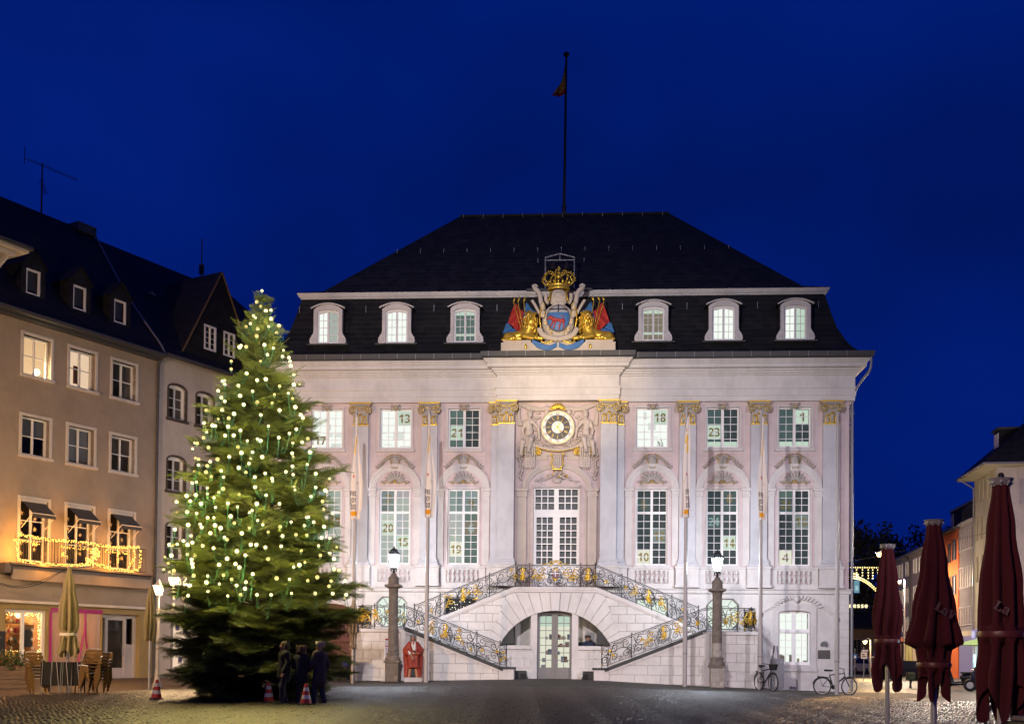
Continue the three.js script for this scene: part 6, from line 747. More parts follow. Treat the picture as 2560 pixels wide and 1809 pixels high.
// ================================================================ CHRISTMAS TREE with its string of bulbs
const TREE = [-7.11, ground(-7.11, -30.68), -30.68];
const treeR = (h) => { const T = [[0, 2.0], [0.5, 2.45], [1.6, 2.5], [2.3, 2.5], [2.7, 2.66], [3.8, 2.58], [4.8, 2.32], [5.9, 2.08], [7.1, 1.78], [8.2, 1.38], [9.3, 0.95], [10.3, 0.55], [11.0, 0.26], [11.4, 0.05]]; for (let i = 0; i + 1 < T.length; i++) if (h <= T[i + 1][0]) return lerp(T[i][1], T[i + 1][1], clamp((h - T[i][0]) / (T[i + 1][0] - T[i][0]), 0, 1)); return 0.03; };
{
  const t = thing('christmas_tree', 'tall bushy fir decorated as a christmas tree, its lower quarter unlit', 'christmas tree', TREE, 0), R = rngOf(123);
  mb().lathe([[0.17, -0.1], [0.15, 1], [0.11, 5], [0.05, 9.5], [0.012, 11.4], [0, 11.42]], 0, 0, 0, 10).build('trunk', mat(0.06, 0.042, 0.03, 0.9, { map: T.stone }), t);
  // one spray: an axis with side shoots, all set with needles
  const pos = [], needle = (a, dir, side, l) => { const b = a.clone().addScaledVector(dir, 0.010), c = a.clone().addScaledVector(dir, l * 0.55).addScaledVector(side, l * 0.85); pos.push(...a.toArray(), ...b.toArray(), ...c.toArray()); };
  const shoot = (o, dir, up, L, n) => { const side = dir.clone().cross(up).normalize(); for (let i = 0; i < n; i++) { const p = o.clone().addScaledVector(dir, L * i / n), l = 0.040 * (1 - 0.45 * i / n); for (const s of [-1, 1]) needle(p, dir, side.clone().multiplyScalar(s).addScaledVector(up, 0.35).normalize(), l); if (i % 2) needle(p, dir, up.clone().addScaledVector(side, (R() - 0.5)).normalize(), l * 0.8); } const w = side.clone().multiplyScalar(0.004), e = o.clone().addScaledVector(dir, L); pos.push(...o.clone().sub(w).toArray(), ...o.clone().add(w).toArray(), ...e.toArray()); };
  shoot(V(0, 0, 0), V(1, 0, 0), V(0, 1, 0), 0.36, 18); for (let k = 0; k < 5; k++) for (const s of [-1, 1]) { const a = 0.75 + 0.1 * R(); shoot(V(0.03 + k * 0.06, 0, 0), V(Math.cos(a), -0.05 + 0.1 * R(), s * Math.sin(a)).normalize(), V(0, 1, 0), 0.20 - k * 0.026, 10 - k); }
  const g = new THREE.BufferGeometry().setAttribute('position', new THREE.BufferAttribute(new Float32Array(pos), 3)); g.computeVertexNormals(); boxUV(g);
  const list = [], br = mb(), o = new THREE.Object3D(), col = new THREE.Color(), cols = [];
  for (let h = 0.12; h < 11.25; h += 0.20) {
    const r = treeR(h), n = Math.round(lerp(4, 11, clamp(r / 2.4, 0, 1)));
    for (let k = 0; k < n; k++) {
      const a = k / n * 2 * PI + R() * 0.7 + h * 7, L = Math.max(0.12, r - 0.16) * (0.70 + 0.36 * R()) * (R() < 0.13 ? 1.24 : 1), rise = h > 9 ? 0.85 + 0.3 * R() : lerp(0.16, 0.48, h / 10) + 0.34 * (R() - 0.6), ca = Math.cos(a), sa = Math.sin(a), y0 = h - L * 0.12;
      const P = (s) => V(ca * L * s, y0 + L * (rise * s - 0.30 * s * s + 0.14 * s * s * s), sa * L * s), m = Math.max(3, Math.round(L / 0.105));
      if (L > 0.4) br.tube([P(0), P(0.5), P(0.97)], 0.009 + 0.004 * L, 4, false, 4);
      for (let i = 0; i < m; i++) {
        const s = lerp(L > 1.2 ? 0.30 : 0.08, 1, (i + 0.6) / m), p = P(s), q = P(Math.min(1, s + 0.05)).sub(P(s - 0.05)).normalize(), w = (1 - s) * L * 0.55 + 0.04;
        for (const side of i === m - 1 ? [0] : [-1, 1]) {
          const yaw = -a - side * (0.62 + 0.25 * R()), len = side ? Math.min(0.9, w) : 0.2, steps = Math.max(1, Math.round(len / 0.24));
          for (let j = 0; j < steps; j++) { o.position.copy(p).add(V(Math.cos(-yaw) * len * j / steps, (q.y - 0.12) * len * j / steps - 0.03 * j, Math.sin(-yaw) * len * j / steps)); o.rotation.set((R() - 0.5) * 1.3, yaw, clamp(q.y, -0.4, 0.8) * 0.8 + (R() - 0.55) * 0.7, 'YZX'); const sc = (0.85 + 0.5 * R()) * (h > 9 ? 0.72 : 1); o.scale.set(sc, sc, sc); o.updateMatrix(); list.push(o.matrix.clone()); const k2 = 0.8 + 0.4 * R() , tip = s > 0.86 ? 1.3 : 1; cols.push([0.080 * k2 * tip, 0.108 * k2 * tip, 0.012 * k2]); }
        }
      }
    }
  }
  br.build('branches', mat(0.05, 0.035, 0.022, 0.9), t).userData.kind = 'stuff';
  const im = new THREE.InstancedMesh(g, new THREE.MeshPhysicalMaterial({ color: C(1, 1, 1), roughness: 0.75, transmission: 0.25, thickness: 0, side: THREE.DoubleSide }), list.length); list.forEach((m, i) => { im.setMatrixAt(i, m); im.setColorAt(i, col.setRGB(...cols[i])); }); im.name = 'needles'; im.userData.kind = 'stuff'; im.castShadow = im.receiveShadow = true; t.add(im);
  console.log('sprays', list.length, 'tris', pos.length / 9);

  const s = thing('tree_light_string', 'string of warm white bulbs on green cable hung over the christmas tree', 'christmas lights', TREE, 0), Q = rngOf(777), bg = boxUV(new THREE.IcosahedronGeometry(0.046, 1)), cap = boxUV(new THREE.CylinderGeometry(0.018, 0.022, 0.06, 6)), bm = lit(1, 0.80, 0.40, 2.6), bm2 = lit(1, 0.72, 0.24, 1.35), cm = mat(0.02, 0.12, 0.06, 0.5), cable = mb(), pts = [];
  for (let k = 0, guard = 0; k < 262 && guard < 9000; guard++) { const h = 2.75 + Q() * 8.2; if (Q() * 2.9 > treeR(h) + 0.25) continue; const back = Q() < 0.12, a = back ? PI / 2 + (Q() - 0.5) * 4.6 : PI / 2 + Math.asin((Q() - 0.5) * 1.99), r = treeR(h) * (0.84 + 0.17 * Q()) + 0.02, p = [Math.cos(a) * r, h, Math.sin(a) * r]; if (pts.some((q) => Math.hypot(q[0] - p[0], q[1] - p[1], q[2] - p[2]) < 0.24)) continue; pts.push(p); k++; }
  pts.push([0, 11.45, 0.03], [-0.12, 11.1, 0.12], [0.14, 10.85, 0.15], [-0.2, 10.7, 0.16], [0.27, 10.88, 0.1]);
  pts.forEach((p, i) => { const b = put('bulb', bg, i % 4 === 3 ? bm2 : bm, s, p); b.scale.setScalar(0.72 + 0.5 * Q()); put('socket', cap, cm, s, [p[0], p[1] - 0.06, p[2]]); pointLight(b, [0, 0, 0], C(1, 0.79, 0.25), i % 4 === 3 ? 0.8 : 1.7, 2); if (i % 2 === 0) { const d = (Q() - 0.5) * 0.5, L = 0.25 + Q() * 0.5; cable.tube([[p[0], p[1] - 0.07, p[2]], [p[0] + d * 0.4, p[1] - L * 0.8, p[2] + 0.04], [p[0] + d * 0.8, p[1] - L, p[2] + 0.02], [p[0] + d, p[1] - L * 0.5, p[2] - 0.12]], 0.008, 4); } });
  cable.build('cable', mat(0.01, 0.11, 0.06, 0.5), s);
}
// ================================================================ THE STREET ON THE RIGHT (x towards the square, z out over the street)
const RS = [33.64, 0, -80], RT = Math.atan2(-0.989, -0.149);
M.houseWhite = plaster(0.52, 0.47, 0.50); M.yellowish = plaster(0.50, 0.44, 0.33); M.orange = plaster(0.58, 0.12, 0.02); M.pinkish = plaster(0.48, 0.38, 0.37);
const darkPane = mat(0.02, 0.022, 0.03, 0.08);
function plainWindow(parent, a, y0, b, y1, z, m = M.frame, pane = darkPane, n = 2) { const s = rect(a, y0, b, y1), w = (b - a - 0.06 * (n + 1)) / n; for (let i = 0; i < n; i++) { const x = a + 0.06 + i * (w + 0.06); s.holes.push(rect(x, y0 + 0.06, x + w, y1 - 0.06)); } const f = mb().ext(s, z - 0.05, 0.09).build('window', m, parent); for (let i = 0; i < n; i++) { const x = a + 0.06 + i * (w + 0.06); mb().box(x, y0 + 0.06, z - 0.04, x + w, y1 - 0.06, z - 0.02).build('pane', pane, f); } return f; }
{ // corner house: street front in this group's plane, square front turned to the camera
  const t = thing('corner_house', 'big pale corner house with dark roof and dormer at the right edge', 'house', RS, RT), w = rect(0, -0.6, 5.4, 14.1);
  const wins = [[1.30, 1.72, 12.3, 13.8], [2.3, 2.75, 12.3, 13.8], [3.35, 3.95, 12.3, 13.8], [0.5, 1.1, 9.6, 11.3], [1.6, 2.2, 9.6, 11.3], [3.6, 4.3, 9.6, 11.3], [0.55, 1.15, 6.6, 8.45], [1.8, 2.4, 6.6, 8.45], [3.6, 4.3, 6.6, 8.45]]; for (const [a, b, y0, y1] of wins) w.holes.push(rect(a, y0, b, y1));
  mb().ext(w, -0.35, 0.35).build('wall', M.yellowish, t); for (const [a, b, y0, y1] of wins) plainWindow(t, a, y0, b, y1, -0.15, M.yellowish, darkPane, 1);
  const q = Math.cos(0.15), fw = mb().box(5.4, -0.6, -16, 5.75, 14.1, 0).box(5.76, 11.35, -16, 5.86, 11.5, 0.02).box(5.75, 13.3, -16, 5.85, 14.1, -1.3).build('front_wall', M.houseWhite, t); mb().box(5.76, 11.6, -12, 5.82, 13.3, -1.4).build('front_panel', plaster(0.42, 0.38, 0.46), t);
  mb().box(0, -0.6, -14, 0.3, 14.1, -0.35).build('back_wall', M.yellowish, t);
  const rf = mb().quad([-0.3, 14.25, 1.15], [6.8, 14.25, 1.15], [3.2, 20.6, -6.0], [2.4, 20.6, -6.0]).quad([6.8, 14.25, 1.15], [6.8, 14.25, -16], [3.2, 20.6, -16], [3.2, 20.6, -6]).quad([-0.3, 14.25, 1.15], [2.4, 20.6, -6], [2.4, 20.6, -16], [-0.3, 14.25, -16]).build('roof', M.slate, t); mb().box(-0.35, 14.05, -16, 6.75, 14.15, 1.1).build('soffit', M.yellowish, rf); mb().box(-0.4, 14.12, 1.05, 6.9, 14.26, 1.2, 0.03).box(6.75, 14.12, -16, 6.9, 14.26, 1.05, 0.03).build('gutter', M.zinc, rf); mb().tube([[0.3, 14.1, 1.1], [0.2, 13.8, 0.6], [0.1, 13.5, 0.1]], 0.05, 6).bar([0.06, -0.5, 0.08], [0.06, 13.5, 0.08], 0.05).build('downpipe', M.zinc, rf);
  const dm = mb().box(2.6, 15.4, -2.6, 4.0, 17.0, -0.65).build('dormer', M.slate, t); mb().box(2.5, 17.0, -3.5, 4.1, 17.15, -0.5).build('dormer_roof', M.lead, dm); for (const a of [2.75, 3.35]) mb().box(a, 15.5, -0.66, a + 0.45, 16.8, -0.62).build('dormer_pane', M.frame, dm);
  mb().box(0.2, -0.5, 0.01, 5.2, 3.0, 0.06).build('shop_front', mat(0.16, 0.12, 0.09), t); const sf = mb().box(0.6, -0.4, 0.06, 1.8, 2.0, 0.1).build('shop_door', lit(0.32, 0.36, 0.38), t); mb().box(0.55, -0.3, 0.1, 0.72, 1.4, 0.16).box(1.55, -0.3, 0.1, 1.72, 1.4, 0.16).build('tube_light', lit(0.5, 0.95, 1, 3), sf); mb().box(2.2, 0.2, 0.06, 4.9, 2.4, 0.1).build('shop_pane', lit(0.42, 0.26, 0.12), t); mb().box(0.1, 2.5, 0.06, 2.9, 3.2, 0.22).build('shop_sign', lit(0.22, 0.18, 0.42), t); mb().box(3.0, 2.4, 0.06, 5.2, 3.3, 0.2).build('shop_sign', mat(0.35, 0.22, 0.12), t); mb().ext(shp([[0.2, 2.62], [0.9, 2.62], [1.1, 2.85], [0.9, 3.08], [0.2, 3.08]]), 0.22, 0.02).build('sign_mark', lit(0.5, 0.5, 0.7), t);
  pointLight(t, [1.1, 1.2, 0.8], C(0.6, 0.9, 1), 8, 4); pointLight(t, [3.6, 1.6, 0.9], C(1, 0.7, 0.4), 10, 4);
}
{
  const t = thing('panelled_building', 'cream building with tall window bands and vertical ribs beside the orange house', 'building', RS, RT); mb().box(-4.55, -0.6, -12, -0.03, 11.25, -0.12).build('wall', M.yellowish, t); mb().box(-4.6, 11.25, -12.1, 0, 11.4, 0.15).build('parapet', M.houseWhite, t);
  for (const [y0, y1] of [[9.25, 10.9], [6.4, 8.0], [3.6, 5.0]]) for (let k = 0; k < 6; k++) plainWindow(t, -4.3 + k * 0.70, y0, -3.72 + k * 0.70, y1, 0, M.houseWhite, mat(0.22 + 0.1 * hash(k, y0, 1), 0.19, 0.13, 0.3), 1); for (let k = 0; k < 16; k++) mb().box(-4.5 + k * 0.29, 3.2, -0.12, -4.44 + k * 0.29, 11.2, -0.07).build('wall_rib', M.houseWhite, t);
  mb().box(-4.4, -0.5, -0.1, -0.1, 2.8, -0.02).build('shop_front', lit(0.16, 0.12, 0.22), t); const r = mb(); for (let k = 0; k < 9; k++) r.bar([-3 + k * 0.36, 11.4, 0.1], [-3 + k * 0.36, 12.4, 0.1], 0.02, 0.02, 4); r.beam([-3, 12.4, 0.1], [0, 12.4, 0.1], 0.05, 0.05).build('roof_railing', M.iron, t);
}
{
  const t = thing('orange_house', 'bright orange house with dark framed windows in the side street', 'house', RS, RT), w = rect(-9.6, -0.6, -4.62, 11.1), ws = [[-7.75, -6.95, 8.7, 10.15], [-6.35, -5.25, 8.8, 10.3], [-7.75, -6.95, 6.1, 7.5], [-6.35, -5.25, 6.1, 7.55], [-6.35, -5.25, 3.4, 4.9]]; for (const [a, b, y0, y1] of ws) w.holes.push(rect(a, y0, b, y1)); mb().ext(w, -0.3, 0.3).build('wall', M.orange, t); mb().box(-9.6, -0.6, -12, -9.3, 11.1, -0.3).box(-9.3, -0.6, -12, -4.7, 11.1, -11.7).build('side_wall', M.pinkish, t);
  for (const [a, b, y0, y1] of ws) { const f = plainWindow(t, a, y0, b, y1, -0.05, mat(0.03, 0.035, 0.05, 0.5), mat(0.4, 0.38, 0.42, 0.3), 2); mb().box(a - 0.06, y0 - 0.06, 0, a, y1 + 0.06, 0.06).box(b, y0 - 0.06, 0, b + 0.06, y1 + 0.06, 0.06).box(a, y1, 0, b, y1 + 0.06, 0.06).build('window_surround', mat(0.03, 0.035, 0.05, 0.5), f); }
  mb().box(-9.7, 11.1, -12, -4.6, 11.3, 0.4).build('eaves', M.lead, t); mb().box(-10.4, 11.3, -10, -3.2, 13.1, -0.8).build('roof', M.slate, t); mb().box(-10.45, 13.05, -10, -3.15, 13.2, -0.7).build('roof_edge', M.zinc, t); mb().box(-10.2, 11.6, -0.8, -9.4, 12.8, -0.74).build('attic_window', mat(0.35, 0.35, 0.4, 0.2), t);
}
{ // pale row beyond
  const t = thing('pale_terrace', 'pale terraced house with balconies and drainpipe receding down the side street', 'house', RS, RT), w = mb().box(-29.5, -0.6, -12, -22.1, 10.7, 0).build('wall', M.houseWhite, t), w2 = mb().box(-22.1, -0.6, -12, -9.65, 10.95, 0.0).build('wall', M.pinkish, t); mb().quad([-29.6, 10.7, 0.5], [-9.65, 10.95, 0.5], [-9.65, 13.5, -6], [-29.6, 13.5, -6]).build('roof', M.slate, t); mb().box(-29.6, 10.62, 0, -9.65, 10.8, 0.5, 0.03).build('gutter', M.zinc, t); mb().bar([-22.1, -0.5, 0.1], [-22.1, 10.0, 0.1], 0.08).tube([[-22.1, 10, 0.1], [-22.2, 10.4, 0.3], [-22.4, 10.65, 0.5]], 0.08, 6).build('downpipe', M.lead, t);
  for (const y of [3.6, 6.3, 8.8]) { for (const a of [-28.6, -27.0, -24.2]) plainWindow(w, a, y, a + 1.3, y + 1.4, 0.02); for (const a of [-20.8, -18.4, -16, -13.6, -11.4]) plainWindow(w2, a, y, a + 1.4, y + 1.4, 0.02); } for (const y of [3.0, 5.6, 8.1]) { const b = mb().box(-26.2, y, 0, -24.9, y + 0.14, 1.3).build('balcony', M.houseWhite, w), r = mb(); for (let k = 0; k < 6; k++) r.bar([-26.15 + k * 0.24, y + 0.14, 1.25], [-26.15 + k * 0.24, y + 1.0, 1.25], 0.015, 0.015, 4); r.beam([-26.2, y + 1, 1.25], [-24.9, y + 1, 1.25], 0.05, 0.05).build('balcony_rail', M.iron, b); }
  const s = mb().box(-29, -0.5, 0.0, -15, 3.0, 0.08).build('shop_front', mat(0.12, 0.07, 0.04), t); for (const [a, b, c] of [[-24.5, -21, [0.42, 0.28, 0.07]], [-20.5, -17.5, [0.5, 0.3, 0.16]], [-28.6, -26, [0.3, 0.12, 0.1]]]) mb().box(a, 0.1, 0.08, b, 2.5, 0.14).build('lit_pane', lit(...c), s); mb().box(-29, 2.7, 0.08, -21, 3.0, 0.9).build('shop_canopy', mat(0.3, 0.05, 0.04), s); pointLight(s, [-22, 2.2, 1.2], C(1, 0.7, 0.3), 12, 4);
}
{ // dark houses closing the street, trees rising behind
  const t = thing('brick_house', 'dark brown house closing the far end of the side street', 'house', [38, 0, -122], 0.1); mb().box(-6, -0.6, -6, 5, 4.3, 0).build('wall', plaster(0.14, 0.085, 0.05), t); mb().box(-6.2, 4.3, -6, 5.2, 4.5, 0.3).quad([-6, 4.5, 0.2], [5, 4.5, 0.2], [5, 6.4, -3], [-6, 6.4, -3]).build('roof', M.slate, t); for (let k = 0; k < 4; k++) plainWindow(t, -5 + k * 2.4, 1.5, -4 + k * 2.4, 3.2, 0.02, M.stone); mb().box(-5.5, -0.4, 0.02, -1.5, 1.2, 0.06).build('shop_front', lit(0.14, 0.05, 0.03), t);
  const R = rngOf(55), lg = new THREE.BufferGeometry().setAttribute('position', new THREE.BufferAttribute(new Float32Array([0, 0, 0, 0.32, 0.1, 0.05, 0.1, 0.34, 0, 0.1, 0.34, 0, 0.32, 0.1, 0.05, 0.42, 0.36, 0.1]), 3)); lg.computeVertexNormals(); boxUV(lg);
  const bark = mat(0.025, 0.022, 0.02, 0.9), leafM = mat(0.03, 0.032, 0.018, 0.8, { side: THREE.DoubleSide }), o = new THREE.Object3D();
  [[39, -128, 16.4, 4.6], [42.6, -132, 18.2, 4.6], [46.2, -130, 17.0, 4.2], [49.6, -134, 15.8, 4.6], [53.5, -130, 18.0, 4.4], [57.5, -134, 19.0, 4.6], [36, -136, 16.0, 4.5]].forEach(([x, z, h, r], k) => {
    const q = thing('tree', ['dark bare crowned tree right behind the town hall corner', 'tallest of the dark trees over the street garland', 'dark tree above the left red parasol', 'dark tree between the left and middle parasols', 'dark tree behind the roof of the orange house', 'dark tree behind the roof railing by the corner house', 'dark tree hidden mostly behind the town hall corner'][k], 'tree', [x, -0.5, z], 0), b = mb().lathe([[0.3, 0], [0.2, h * 0.5], [0.04, h * 0.95]], 0, 0, 0, 7), im = new THREE.InstancedMesh(lg, leafM, 2600); let n = 0;
    for (let i = 0; i < 40; i++) { const a = R() * 6.28, y = h * (0.3 + 0.62 * R()), l = r * (0.35 + 0.75 * R()) * Math.sin(PI * clamp((y / h - 0.15) / 0.95, 0.05, 0.95)), e = V(Math.cos(a) * l, y + l * 0.5, Math.sin(a) * l); b.tube([[0, y - l * 0.3, 0], [e.x * 0.5, y + l * 0.1, e.z * 0.5], [e.x, e.y, e.z]], 0.05, 4, false, 4); for (let j = 0; j < 65; j++) { const w = Math.sqrt(R()), p = e.clone().multiplyScalar(1).setY(y - l * 0.3).lerp(e, 0); o.position.set(e.x * w + (R() - 0.5) * 1.5, lerp(y - l * 0.2, e.y, w) + (R() - 0.5) * 1.5, e.z * w + (R() - 0.5) * 1.5); o.rotation.set(R() * 6, R() * 6, R() * 6); o.updateMatrix(); im.setMatrixAt(n++, o.matrix); } }
    b.build('trunk', bark, q); im.name = 'crown'; im.userData.kind = 'stuff'; im.castShadow = true; q.add(im);
  });
}
{ // garland across the street, and lit letters below it
  const t = thing('street_garland', 'arched garland of warm bulbs strung across the side street', 'christmas lights', [24.1, 5.6, -75]), b = mb(), add = (x, y) => b.ball(x, y, 0, 0.046, 0.046, 0.046, 5); for (let k = 0; k < 13; k++) add(-1.0 + k * 0.16, 1.64); for (let k = 0; k < 17; k++) { const s = k / 16; for (const d of [0, 0.15, 0.32]) if (d < 0.3 || k < 5) add(-0.95 + s * 1.75, 0.9 + d - s * s * 0.95); } for (const [x, n] of [[-0.6, 3], [-0.2, 3], [0.2, 4], [0.5, 4], [0.85, 7]]) for (let k = 0; k < n; k++) add(x, 1.48 - k * 0.19); const w = mb().bar([-1.6, 1.66, 0], [1.6, 1.66, 0], 0.012, 0.012, 4).bar([-1.6, 1.9, 0], [10, 4.5, -2], 0.012, 0.012, 4).tube([[-1.2, 0.98, 0], [0, 0.7, 0], [0.85, -0.1, 0]], 0.01, 4); w.build('wire', M.black, t); b.build('garland_bulb', lit(1, 0.74, 0.24, 2.4), t).userData.kind = 'stuff'; for (const x of [-0.6, 0.5]) pointLight(t, [x, 0.9, 0.3], C(1, 0.8, 0.4), 30, 5);
  const s = thing('light_letters', 'glowing white letters hung across the side street below the garland', 'light sign', [23.55, 4.6, -75]); ['n', 'e', 's', 's', 'e'].forEach((c, i) => put('letter', boxUV(word(c, 0.30, 0.05)), lit(1, 0.84, 0.48, 1.6), s, [-0.44 + i * 0.26, 0, 0])); mb().bar([-1, 0, -0.02], [3, 0.02, -0.02], 0.01, 0.01, 4).build('wire', M.black, s); const bn = thing('hanging_banner', 'small pale blue banner hung beside the garland by the town hall corner', 'banner', [23.38, 5.9, -74.6]); mb().box(-0.18, -0.42, 0, 0.18, 0.42, 0.03).build('cloth', lit(0.10, 0.26, 0.34), bn); mb().box(-0.1, -0.25, 0.03, 0.1, 0.05, 0.04).build('mark', lit(0.3, 0.5, 0.55), bn);
}
function streetLamp(x, y, z, label, I, c, r = 0.14) { const t = thing('street_lamp', label, 'street lamp', [x, ground(x, z), z], 0), h = y - ground(x, z); mb().lathe([[0.09, 0], [0.05, h + 0.2], [0, h + 0.2]], 0.5, 0, -0.2, 8).tube([[0.5, h + 0.15, -0.2], [0.3, h + 0.3, -0.1], [0, h + 0.15, 0]], 0.03, 6).lathe([[0, h + 0.2], [0.2, h + 0.12], [0.22, h + 0.08]], 0, 0, 0, 12).build('post', M.zinc, t); mb().ball(0, h, 0, r, r, r, 12).build('lamp_globe', lit(c[0], c[1], c[2], 12), t); pointLight(t, [0, h, 0], C(...c), I, 5); return t; }
streetLamp(20.04, 6.71, -60, 'orange street lamp beside the top of the left red parasol', 200, [1, 0.52, 0.16]);
streetLamp(31, 7.2, -88, 'warm street lamp down the side street, hidden by the left red parasol', 380, [1, 0.76, 0.52]);
streetLamp(27, 8, -56, 'warm street lamp by the corner house, beyond the right edge', 620, [1, 0.84, 0.70]);
streetLamp(27.3, 2.3, -85, 'low warm street lamp above the white van', 60, [1, 0.62, 0.25]);
{ const t = thing('road_sign', 'white parking sign on a post under the low street lamp', 'road sign', [24.0, ground(24, -75), -75]); mb().bar([0, 0, 0], [0, 2.3, 0], 0.03).build('post', M.zinc, t); mb().box(-0.2, 1.5, 0.03, 0.22, 1.95, 0.05).box(-0.15, 2.0, 0.03, 0.3, 2.1, 0.05).build('panel', mat(0.6, 0.55, 0.55), t); mb().box(-0.14, 1.62, 0.05, 0.16, 1.68, 0.055).box(-0.14, 1.74, 0.05, 0.05, 1.82, 0.055).build('marking', M.black, t);
  const b = thing('pedestrian_sign', 'small blue square sign with white triangle by the corner', 'road sign', [23.4, ground(23.4, -75), -75]); mb().bar([0, 0, 0], [0, 2.2, 0], 0.025).build('post', M.zinc, b); mb().box(-0.13, 1.5, 0.03, 0.13, 1.82, 0.05).build('panel', mat(0.02, 0.10, 0.35), b); mb().ext(shp([[-0.09, 1.55], [0.09, 1.55], [0, 1.75]]), 0.05, 0.01).build('marking', mat(0.7, 0.7, 0.7), b);
  const c = thing('round_sign', 'round blue road sign beside the left red parasol', 'road sign', [24.9, ground(24.9, -75), -75]); mb().bar([0, 0, 0], [0, 2.1, 0], 0.03).build('post', M.zinc, c); const d = new THREE.CylinderGeometry(0.24, 0.24, 0.03, 20); d.rotateX(PI / 2); d.translate(0, 1.78, 0.04); put('panel', boxUV(d), mat(0.02, 0.06, 0.35), c); mb().box(-0.03, 1.62, 0.055, 0.03, 1.94, 0.065).build('marking', mat(0.7, 0.7, 0.7), c); }
function car(name, label, x, z, turn, paint, L, W, H, tail) { const t = thing(name, label, name === 'van' ? 'van' : 'car', [x, ground(x, z), z], turn), s = shp([[-L / 2, 0.28], [L / 2, 0.28], [L / 2, H * 0.5], [L * 0.40, H * 0.58], [L * 0.24, H * 0.97], [-L * 0.40, H], [-L * 0.5, H * 0.56]]), b = mb().ext(s, -W / 2, W, 0.06); b.build('body', paint, t); mb().ext(shp([[-L * 0.39, H * 0.6], [L * 0.36, H * 0.6], [L * 0.22, H * 0.92], [-L * 0.34, H * 0.94]]), -W / 2 - 0.012, W + 0.024).box(-L / 2 - 0.0, H * 0.6, -W * 0.42, -L * 0.44, H * 0.92, W * 0.42).build('window_glass', darkPane, t); for (const sx of [-0.3, 0.3]) for (const sz of [-1, 1]) { const g = new THREE.CylinderGeometry(0.32, 0.32, 0.2, 18); g.rotateX(PI / 2); g.translate(sx * L, 0.32, sz * (W / 2 - 0.08)); put('wheel', boxUV(g), M.black, t); } for (const sz of [-1, 1]) { mb().box(-L / 2 - 0.03, H * 0.42, sz * W * 0.42 - 0.09, -L / 2 + 0.03, H * 0.56, sz * W * 0.42 + 0.09).build('tail_light', tail ? lit(1, 0.02, 0.01, 3) : mat(0.3, 0.01, 0.01), t); mb().box(L / 2 - 0.02, H * 0.4, sz * W * 0.4 - 0.12, L / 2 + 0.02, H * 0.48, sz * W * 0.4 + 0.12).build('headlight', M.frame, t); } mb().box(-L / 2 - 0.03, 0.45, -0.25, -L / 2, 0.56, 0.25).build('number_plate', mat(0.6, 0.6, 0.6), t); return t; }
car('van', 'white van with red tail lights parked far down the side street', 35.2, -108, PI / 2 + 0.1, mat(0.5, 0.46, 0.42, 0.35), 4.4, 1.8, 1.75, true);
car('parked_car', 'dark estate car parked behind the left and middle parasols', 27.9, -78, 0.15, mat(0.012, 0.012, 0.016, 0.25), 4.3, 1.75, 1.42, false);
{ // bollard-like post, bicycles further off, scooters
  const p = thing('litter_post', 'short dark post with a litter box in front of the parked car', 'litter bin', [20.67, ground(20.67, -57), -57]); mb().lathe([[0.14, 0], [0.06, 0.05], [0.045, 0.5]], 0, 0, 0, 10).build('post', M.black, p); mb().box(-0.2, 0.42, -0.15, 0.2, 0.80, 0.15, 0.03).build('box', mat(0.03, 0.04, 0.02), p);
  const mk = (x, z, turn, label, blue) => { const t = thing('motor_scooter', label, 'scooter', [x, ground(x, z), z], turn, undefined), pa = mat(blue ? 0.02 : 0.012, blue ? 0.025 : 0.012, blue ? 0.06 : 0.016, 0.2); for (const x0 of [-0.62, 0.62]) { const g = new THREE.TorusGeometry(0.22, 0.075, 8, 20); g.translate(x0, 0.29, 0); put('tyre', boxUV(g), M.black, t); const h = new THREE.CylinderGeometry(0.17, 0.17, 0.06, 14); h.rotateX(PI / 2); h.translate(x0, 0.29, 0); put('rim', boxUV(h), M.steel, t); }
    const bd = skin([[-0.75, 0.72, 0, 0.14, -0.2, 0.62, 0, 0.17], [-0.3, 0.45, 0, 0.15, -0.55, 0.5, 0, 0.16], [-0.3, 0.33, 0, 0.10, 0.3, 0.30, 0, 0.10], [0.3, 0.32, 0, 0.10, 0.48, 0.85, 0, 0.12], [0.62, 0.5, 0, 0.07, 0.5, 0.7, 0, 0.08]], 0.03, 0.08); put('body', boxUV(bd), pa, t); mb().box(-0.78, 0.80, -0.14, -0.05, 0.90, 0.14, 0.045).build('seat', M.black, t); mb().bar([0.48, 0.8, 0], [0.42, 1.06, 0], 0.03).bar([0.40, 1.05, -0.32], [0.40, 1.05, 0.32], 0.018).build('handlebar', M.black, t); mb().ball(0.52, 0.98, 0, 0.09, 0.09, 0.12).build('headlight', M.frame, t); mb().ball(-0.85, 1.02, 0, 0.2, 0.17, 0.2, 14).build('top_box', M.black, t); mb().box(-0.9, 0.68, -0.06, -0.85, 0.75, 0.06).build('tail_light', mat(0.35, 0.02, 0.02), t); for (const s of [-1, 1]) mb().bar([0.42, 1.05, s * 0.25], [0.36, 1.22, s * 0.3], 0.008).ball(0.36, 1.25, s * 0.32, 0.02, 0.05, 0.06).build('mirror', M.black, t); return t; };
  mk(22.25, -54.7, 2.7, 'dark scooter with round top box, left of the two behind the right parasol'); mk(22.3, -51.9, 2.75, 'blue black scooter nearer the right parasol, with chrome wheels', true);
}
